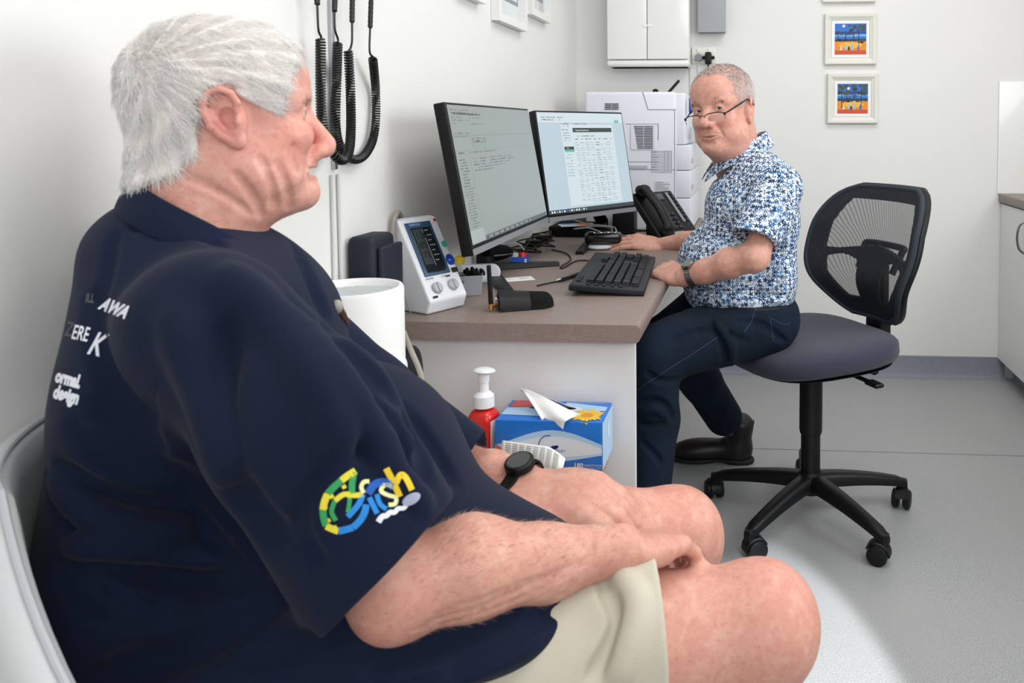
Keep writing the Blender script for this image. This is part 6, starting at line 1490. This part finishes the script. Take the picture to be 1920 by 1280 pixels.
for i in range(9):
    q = CR(35+i*10); d_ = (nn_*cos(q)-(ax_.cross(nn_))*sin(q)*(1)).normalized(); d_ = d_*(skin_r(Sman, wc, d_)+.0052); B.rbox((0, 0, 0), (.008, .0022, .0012), .0004, T=basis(Vector(wc)+d_*1.0, ax_, d_.normalized().cross(ax_), d_.normalized()))
B.build('strap_holes', 'black_plastic', o, world=True, kind='stuff')
def ring(hnd, i, B, r=.0100, t=.0016, f=.4, mat_='silver', parent=None, wd=3.2):
    a = hnd['kn'][i]; b = hnd['tips'][i][0]; R_ = hnd['R']
    return a
def finger_seg(hnd, i, curl, ln, sp): pass
sg_ = hl['segs'][2][0]; ra = unit_(sg_[1]-sg_[0]); rcen = sg_[0]*.45+sg_[1]*.55; rn = hl['R'][:, 2]
B = MB(); strap_ring(rcen, ra, .0100, .0100, rn, .006, .0014, B, n=28); B.build('finger_ring', 'silver', man, world=True, label='plain silver ring')
for kn_ in ((-.02, .97), (-.13, 1.24)):
    sh = SDF(); sh.add(pELL((kn_[0]+.05, kn_[1]+.02, .045), (.14, .05, .042), Frame((0, 0, 0), (1, .15, 0)).R), .01); sh.add(pELL((kn_[0]-.02, kn_[1], .07), (.06, .045, .05)), .03)
    sh.ops.append((0, lambda p: (.004-p[:, 2]).astype(f32), .002, None, None)); sh.mesh(.004, 'shoe', 'charcoal', man)
# ---- visitor tub chair
tub = thing('visitor_armchair', 'light grey vinyl tub chair under the white-haired man, its back at the left edge', 'armchair', (-.42, .9, 0))
B = MB(); n = 40; vs = []
def tubp(f, k):   # f 0..1 around, k profile index
    a = CR(130+f*135); h = .815-.9*max(0, abs(f-.47)-.28)-.5*max(0, .2-f)
    R0 = .318; prof = [(R0-.02, .40), (R0+.0, .50), (R0+.016, .62), (R0+.022, h-.03), (R0+.026, h-.006), (R0+.034, h), (R0+.050, h-.004), (R0+.058, h-.025), (R0+.060, .62), (R0+.056, .38), (R0+.04, .28), (R0-.02, .28)]
    r, z = prof[k]; ex = 1.0; return Vector((-.42+r*cos(a)*1.03, .90+r*sin(a)*.98, z))
K = 12; vs = [tubp(i/n, k) for i in range(n+1) for k in range(K)]
B.add(vs, [(i*K+k, i*K+(k+1) % K, (i+1)*K+(k+1) % K, (i+1)*K+k) for i in range(n) for k in range(K)]+[tuple(range(K)), tuple(n*K+k for k in range(K-1, -1, -1))]); B.build('tub_back', 'vinyl_chair', tub, world=True, sharp=60)
B = MB(); B.tube([tubp(i/n, 5)+Vector((0, 0, .001)) for i in range(n+1)], .0035, 8); B.build('rim_piping', 'light_grey', tub, world=True)
B = MB(); B.tube([tubp(i/n, 8)+Vector((cos(CR(130+i/n*135))*.002, sin(CR(130+i/n*135))*.002, -.05)) for i in range(n+1)], .0022, 8); B.build('side_seam', 'light_grey', tub, world=True)
MB().rbox((-.40, .90, .36), (.54, .54, .16), .05).build('seat', 'vinyl_chair', tub, world=True)
for x in (-.62, -.20):
    for y in (.70, 1.10): MB().cyl((x, y, 0), (x, y, .29), .016, .02, n=16).build('leg', 'silver', tub, world=True)
# ================================================================ THE MAN AT THE DESK (patterned shirt)
doc = thing('person', 'person with glasses and short grey hair in a blue floral shirt, sitting at the desk', 'person', (.0, 2.27, 0))
yaw = CR(26); EM = P(1326, 204, 2.2)
Fd = unit_((-sin(yaw+.03), -cos(yaw+.03), -.06)); Rt_ = unit_(np.cross(Fd, (0, 0, 1))); Ud = np.cross(Rt_, Fd); roll = CR(7)
Ud = unit_(Ud*cos(roll)+Rt_*sin(roll)); HDsc = 1.03
HD = Frame(np.array(EM)-Fd*.083*HDsc, Fd, U=Ud, sc=HDsc)
dth = CR(196); bD = Frame((0, 0, 0), (cos(dth), sin(dth), 0)); RD = bD.R
sl = (.065, 2.11, .965); el_ = tuple(P(1415, 482, 2.03)); wl_ = tuple(P(1283, 520, 2.11))
sr = (-.02, 2.43, .965); er_ = (.0, 2.62, .79); wr_ = tuple(P(1243, 459, 2.70))
S = SDF()
add_head(S, HD, jowl=.6, nose=1.08, lips=.8, ear=1.05, brow=1.0, lid=-.0008)
S.add(HD.cap((-.022, 0, -.055), (-.055, 0, -.165), .066, .074), .03); S.add(HD.ell((.002, 0, -.114), (.048, .052, .034)), .03)
S.add(pELL((.0, 2.27, .88), (.09, .14, .12)), .04); S.add(pELL((-.04, 2.26, .72), (.12, .14, .13)), .04); S.add(pELL((.0, 2.24, .62), (.09, .14, .06)), .04)
S.add(pCAP((.01, 2.27, .965), sl, .045, .036), .03); S.add(pCAP((.01, 2.27, .965), sr, .045, .036), .03)
S.chain([sl, el_], [.036, .035], .02)
e_ = np.array(el_); w_ = np.array(wl_); S.chain([e_, e_+(w_-e_)*.35+np.array([0, 0, .004]), e_+(w_-e_)*.7, w_], [.036, .038, .031, .026], .02, kk=.015)
dl = unit_(np.array(P(1222, 503, 2.22))-w_); 
h1 = add_hand(S, w_+dl*.004, unit_(dl+np.array([0, 0, .08])), (-.12, -.35, .93), 1, (.50, .54, .58, .62), spread=.9, sc=1.0, thumb=(.85, .35, -.30))
S.chain([sr, er_], [.038, .038], .02); e2_ = np.array(er_); w2_ = np.array(wr_); S.chain([e2_, e2_+(w2_-e2_)*.4, e2_+(w2_-e2_)*.75, w2_], [.038, .040, .032, .026], .02, kk=.015)
dr_ = unit_(np.array(P(1160, 453, 2.68))-w2_)
h2 = add_hand(S, w2_+dr_*.004, unit_(dr_+np.array([0, 0, .05])), (-.05, -.45, .9), -1, (.20, .22, .24, .30), spread=1.3, sc=1.02, thumb=(.85, .45, -.30))
# legs (under the jeans)
kl = P(1222, 668, 1.95); al = (-.262, 1.90, .10); kr = P(1240, 640, 2.42); ar = (-.085, 2.64, .13)
S.chain([(.02, 2.17, .60), tuple(kl), (kl.x+.004, kl.y+.012, .40), al], [.055, .035, .03, .025], .02)
S.chain([(.0, 2.33, .60), tuple(kr)], [.06, .042], .02); S.chain([tuple(kr), ar], [.042, .03], .02)
td_ = tint_head(HD, .75, 0)
bodyd = S.mesh(.0017, 'body', 'skin_doctor', doc, tint=td_); Sdoc = S
ld = unit_(HD.R.T @ unit_(np.array((-.22, -.3, 1.155))-np.array(EM)))
eyes(HD, doc, ld)
# hair
hq_ = poly_sdf([(.060, .112), (.066, .094), (.055, .080), (.050, .055), (.043, .025), (.030, .004), (.018, -.010), (.010, .0), (.002, .014), (-.022, .014), (-.036, -.004), (-.040, -.040), (-.055, -.062), (-.10, -.078), (-.16, -.08), (-.16, .2), (.06, .2)])
Sdoc_ops = S.ops
class PT: pass
hp2 = PT(); qq = HD.inv(S.pts); hn_ = .007*np.sin(qq[:, 1]*150+qq[:, 0]*90)*np.sin(qq[:, 2]*130)+np.random.default_rng(4).normal(0, .004, len(qq)); okp = (np.linalg.norm(qq, axis=1) < .165) & (np.abs(qq[:, 1]) < .088) & (hq_(qq[:, 0], qq[:, 2])+hn_ < -.001)
hp2.pts = S.pts[okp]; hp2.normal = S.normal
pts_, q_, n_ = grow_hair(hp2, HD, lambda a, b: np.full(len(a), -1.), 19000, .0088, .75, .00025, (-.05, 0, .11), seed=8, jitter=.5)
M('hair_dark_grey', '#857c76', .6); M('hair_light_grey', '#e6e3e1', .6)
prob = np.clip((q_[:, 2]-.035)/.07, 0, 1); rr__ = np.random.default_rng(1).uniform(size=len(q_)); mi_ = np.where(rr__ < prob*.6, 0, 1)
strands('hair', pts_, np.full(len(pts_), .00036), ['hair_dark_grey', 'hair_light_grey'], doc, mi=mi_)
ep = []; r_ = np.random.default_rng(6)
for s in (-1, 1):
    for i in range(90):
        x = r_.uniform(.012, .048); a = HD(.0905-.010*(x/.05)**2*1.4+r_.normal(0, .0006), s*x, .0185+r_.normal(0, .0026)-.005*(x > .036)+.004*(.02 < x < .04)); dd = HD.R @ np.array([.25, s*.9, .15]); ep.append([a+dd*.009*f for f in (0, .5, 1)])
strands('eyebrows', np.array(ep), np.full(len(ep), .00045), ['brow_hair'], doc)
# glasses
gl = bpy.data.objects.new('eyeglasses', None); COL.objects.link(gl); gl.parent = doc; gl['label'] = 'half-rim reading glasses low on the nose'
M('glass_lens', '#ffffff', .02, alpha=.12)
B = MB(); BL = MB(); gz = -.026; gf = .113
for s in (-1, 1):
    oc = [(s*(.0335+.0255*cos(q)), gz+.0135*sin(q)*(1 if sin(q) > 0 else 1.0)) for q in [CR(v) for v in range(0, 361, 12)]]
    W3 = lambda l, u: Vector(HD(gf-.012*(abs(l)/.06)**2+.006*0, l, u+.25*0))
    topc = [W3(s*x, gz+(.012-.006*((x-.034)/.027)**4)) for x in np.linspace(.008, .061, 12)]
    B.tube(topc, .0013, 6); B.tube([W3(s*.008, gz+.006), W3(s*.0075, gz-.002), W3(s*.011, gz-.009)], .0007, 6); B.tube([W3(s*.061, gz+.0062), W3(s*.0622, gz-.001), W3(s*.060, gz-.008)], .0007, 6)
    lens = [W3(s*x, gz+(.012-.006*((x-.034)/.027)**4)) for x in np.linspace(.008, .061, 12)]+[W3(s*x, gz-.016+.010*((x-.034)/.027)**4) for x in np.linspace(.061, .009, 12)]
    BL.add(lens, [tuple(range(len(lens)))]); 
    B.tube([W3(s*.0075, gz-.001), Vector(HD(gf-.008, s*.0075, gz-.003))], .0008, 6)
B.tube([W3(-.008, gz+.006), Vector(HD(gf+.003, -.003, gz+.0085)), Vector(HD(gf+.003, .003, gz+.0085)), W3(.008, gz+.006)], .0010, 6)
B.build('frame', 'black_plastic', gl, world=True); BL.build('lens', 'glass_lens', gl, world=True, kind=None)
for s in (-1, 1):
    B = MB(); hb_ = Vector(HD(gf-.012, s*.0615, gz+.006)); ea = Vector(HD(.008, s*.0835, .012)); en = Vector(HD(-.022, s*.087, -.006))
    B.rbox((0, 0, 0), (.006, .004, .008), .001, T=Matrix.Translation(hb_)); B.tube([hb_, hb_.lerp(ea, .5)+Vector(HD.L)*s*.0015, ea, en], [.0022, .0026, .0020, .0016], 8, flat=(1, .5)); B.build('temple_arm', 'black_plastic', gl, world=True)
# ---- shirt
T = SDF()
T.add(pELL((-.068, 2.27, .745), (.150, .172, .125), RD), .03); T.add(pELL((-.045, 2.265, .655), (.145, .168, .055), RD), .05)
T.add(pELL((-.018, 2.27, .905), (.120, .178, .115), RD), .05); T.add(pELL((.035, 2.265, .87), (.080, .165, .14), RD), .04); T.add(pELL((.035, 2.26, .72), (.075, .155, .12), RD), .04)
T.add(pCAP((.01, 2.27, .995), (.062, 2.115, .972), .066, .066), .04); T.add(pCAP((.01, 2.27, .995), (-.02, 2.42, .972), .062, .062), .04)
T.add(pELL((.008, 2.27, 1.005), (.08, .09, .045), RD), .03)
hs_ = np.array(P(1414, 448, 2.035)); s0 = np.array((.060, 2.11, .965)); hdv = unit_(hs_-s0); cutd = unit_(hdv+np.array((.10, 0, -.15)))
slv2 = SDF(); slv2.chain([tuple(s0), tuple(s0+(hs_-s0)*.5+np.array((.006, -.004, 0))), tuple(hs_+hdv*.05)], [.064, .063, .064], .02, kk=.02)
def slv2_fn(p):
    d = slv2.ev(p); c = ((p-V3(hs_))@V3(cutd)); c2 = -smin(-d, -c, .002)
    inner = pCAP(tuple(hs_+hdv*.03), tuple(hs_+hdv*.12), .060, .060)[0](p); return -smin(-c2, inner, .002)
T.ops.append((1, slv2_fn, .010, V3((-.12, 1.93, .74)), V3((.16, 2.2, 1.06))))
T.chain([(-.02, 2.43, .965), (-.01, 2.53, .86)], [.060, .056], .02)
T.ops.append((0, lambda p: (.618-p[:, 2]-.10*(p[:, 0]+.0)*-1).astype(f32), .012, None, None))
preT = SDF(); preT.ops = list(T.ops)
for px, r, k in [([(1368, 440), (1352, 400), (1350, 350), (1372, 310)], .004, .012), ([(1462, 480), (1470, 430), (1466, 370), (1452, 320)], .003, .012), ([(1280, 470), (1320, 470), (1360, 480)], .003, .012), ([(1275, 545), (1340, 548), (1420, 552), (1480, 555)], .004, .012), ([(1290, 440), (1320, 432), (1350, 442)], .003, .012), ([(1470, 510), (1450, 545), (1430, 560)], .003, .012), ([(1440, 520), (1400, 545), (1340, 560)], .003, .012)]: crease(T, preT, px, r, k)
for px, r, k in [([(1285, 480), (1330, 488), (1365, 500)], .004, .014), ([(1290, 560), (1380, 566), (1470, 566)], .004, .012)]: crease(T, preT, px, r, k, .002, False)
T.disp.append(lambda p: (.0012*np.sin(p[:, 0]*50+p[:, 2]*31)*np.sin(p[:, 1]*37+p[:, 2]*43)).astype(f32))
shd = T.mesh(.0028, 'shirt', 'floral_cotton', doc)
nb = HD(-.050, 0, -.130); top = []; bot = []
fr_ang = dth-CR(4)
for i in range(27):
    a = fr_ang+CR(12+i*(336)/26); front = cos(a-fr_ang); d_ = Vector((cos(a), sin(a), 0)); rt = .070+.012*max(0, front); rb_ = .092+.028*max(0, front)
    top.append(Vector(nb)+Vector((.012, .0, 0))+d_*rt+Vector((0, 0, .030-.034*front-.022*max(0, front)**3))); bot.append(Vector(nb)+Vector((.012, .0, 0))+d_*rb_+Vector((0, 0, -.014-.036*front-.040*max(0, front)**4)))
collar(doc, top, bot, 'floral_cotton', thick=.003)
B = MB()
bt_, ok_ = T.trace([(1340, 345), (1326, 388), (1314, 428)]); bt_ = [p for p in bt_ if abs(T.ev(np.array([p]))[0]) < .003]
for p in bt_: 
    n_b = Vector(T.normal(np.array([p]))[0]); B = MB(); B.tube([Vector(p)-n_b*.001, Vector(p)+n_b*.002], [.0052, .0045], 14); B.build('shirt_button', 'white_plastic', shd, world=True)
# ---- jeans
J = SDF()
J.add(pELL((-.012, 2.24, .625), (.128, .172, .085), RD), .03)
J.add(pELL((.015, 2.21, .60), (.10, .14, .07), RD), .03)
J.chain([(.01, 2.155, .60), (-.10, 2.07, .60), tuple(kl)], [.098, .090, .073], .04, kk=.025)
J.chain([tuple(kl), (kl.x+.004, kl.y+.01, .40), (al[0], al[1], .22), (al[0], al[1], .04)], [.070, .062, .058, .060], .02, kk=.02)
J.chain([(.0, 2.34, .605), (-.12, 2.40, .60), tuple(kr)], [.095, .085, .072], .04, kk=.025)
J.chain([tuple(kr), (-.17, 2.55, .31), (-.10, 2.62, .17)], [.070, .065, .062], .02, kk=.02)
J.ops.append((0, lambda p: (p[:, 2]-.652-.0*(p[:, 0])).astype(f32), .01, None, None)); J.ops.append((0, lambda p: (.03-p[:, 2]).astype(f32), .002, None, None))
preJ = SDF(); preJ.ops = list(J.ops)
for px, r, k in [([(1202, 760), (1225, 752), (1252, 765), (1262, 785)], .006, .012), ([(1195, 790), (1220, 800), (1245, 795)], .004, .012), ([(1330, 600), (1355, 640), (1362, 690)], .005, .016), ([(1260, 640), (1330, 620), (1400, 640)], .004, .016), ([(1380, 600), (1430, 610), (1470, 640)], .004, .016), ([(1205, 830), (1225, 850), (1240, 870)], .003, .012), ([(1215, 700), (1240, 715), (1270, 712)], .003, .014), ([(1300, 760), (1330, 790), (1350, 800)], .004, .014)]: crease(J, preJ, px, r, k)
for px, r, k in [([(1200, 775), (1228, 768), (1250, 782)], .005, .012), ([(1345, 610), (1372, 650), (1372, 690)], .004, .016)]: crease(J, preJ, px, r, k, .002, False)
jn = J.mesh(.003, 'jeans', 'denim', doc)
sg = [stroke_px([(1190, 735), (1240, 700), (1300, 662), (1345, 632)], 1.3, 0, 6), stroke_px([(1395, 622), (1410, 600), (1414, 580)], 1.2, 0, 4), stroke_px([(1446, 596), (1470, 608), (1482, 604)], 1.2, 0, 4), stroke_px([(1444, 596), (1450, 640)], 1.1, 0, 4)]
decal(J, sg, 'seam_stitching', ['stitch'], jn, off=.0008)
rv, _ = J.trace([(1417, 581)]); nv_ = Vector(J.normal(rv)[0]); B = MB(); B.tube([Vector(rv[0]), Vector(rv[0])+nv_*.003], [.0042, .0034], 14); B.build('rivet', 'gold', jn, world=True)
K_ = SDF(); K_.add(pELL((-.022, 2.245, .64), (.136, .170, .06), RD), .02); K_.ops.append((0, lambda p: (np.abs(p[:, 2]-.638)-.018).astype(f32), .004, None, None)); K_.mesh(.004, 'belt', 'belt', doc)
# ---- boots
def boot(toe, heel, name='boot', lift=0.):
    t_ = np.array(toe); h_ = np.array(heel); d_ = unit_(t_-h_); L_ = np.linalg.norm(t_-h_); F_ = Frame(h_, d_); b = SDF()
    b.add(F_.ell((.045, 0, .045), (.05, .036, .045)), .02); b.add(F_.ell((.12, 0, .042), (.10, .038, .036)), .03); b.add(F_.ell((L_-.065, 0, .036), (.07, .044, .032)), .03); b.add(F_.cap((.045, 0, .05), (.035, 0, .125), .040, .044), .02)
    b.ops.append((0, lambda p: (.012-F_.inv(p)[:, 2]).astype(f32), .003, None, None))
    o = b.mesh(.003, name, 'boot_leather', doc)
    s_ = SDF(); s_.add(F_.ell((.045, 0, .012), (.050, .038, .014)), .01); s_.add(F_.ell((.13, 0, .016), (.12, .036, .010)), .02); s_.add(F_.ell((L_-.065, 0, .012), (.072, .046, .012)), .02); s_.add(F_.cap((.02, 0, .004), (.06, 0, .004), .030), .008)
    s_.ops.append((0, lambda p: (.0015-p[:, 2]).astype(f32), .002, None, None)); s_.ops.append((0, lambda p: (F_.inv(p)[:, 2]-.018).astype(f32), .002, None, None)); s_.mesh(.003, 'sole', 'sole', o); return o, F_
b1, F1 = boot(PZ(1262, 862, .0), PZ(1408, 866, .0)+Vector((0, 0, .0)))
B = MB(); c = F1(.002, .0, .128); B.tube([Vector(F1(.004, .012, .115)), Vector(F1(-.008, .010, .140)), Vector(F1(-.008, -.010, .140)), Vector(F1(.004, -.012, .115))], .004, 8, flat=(1, 1)); B.build('pull_tab', 'brown_leather', b1, world=True, label='brown leather pull tab')
boot((al[0]-.20, al[1]-.03, .0), (al[0]+.05, al[1]+.0, .0))
# ---- watch + ring
fdd = unit_(w_-e_); wc = w_-fdd*.028; nn2 = h1['R'][:, 2]; B = MB(); 
for i in range(22):
    q = 2*pi*i/22; up = Vector(nn2); ax_ = Vector(fdd); up = (up-ax_*up.dot(ax_)).normalized(); sd_ = ax_.cross(up); o_ = (up*cos(q)+sd_*sin(q)).normalized(); d_ = o_*(skin_r(Sdoc, wc, o_)+.0022)
    for j in (-1, 0, 1): B.rbox((0, 0, 0), (.0055, .0086, .003), .0009, T=basis(Vector(wc)+d_+ax_*j*.006, ax_, o_.cross(ax_), o_))
B.build('watch_bracelet', 'steel', doc, world=True, label='steel link bracelet')
up = Vector(nn2); ax_ = Vector(fdd); up = (up-ax_*up.dot(ax_)).normalized(); B = MB(); B.T = basis(Vector(wc)+up*(skin_r(Sdoc, wc, up)+.001), ax_, up.cross(ax_), up); B.tube([(0, 0, 0), (0, 0, .007), (0, 0, .009)], [.019, .019, .017], 28); B.build('watch_case', 'steel', doc, world=True)
sg_ = h1['segs'][2][0]; ra = unit_(sg_[1]-sg_[0]); rn = h1['R'][:, 2]; B = MB(); strap_ring(sg_[0]*.45+sg_[1]*.55, ra, .0094, .0094, rn, .005, .0012, B, n=24); B.build('finger_ring', 'silver', doc, world=True, label='silver ring')
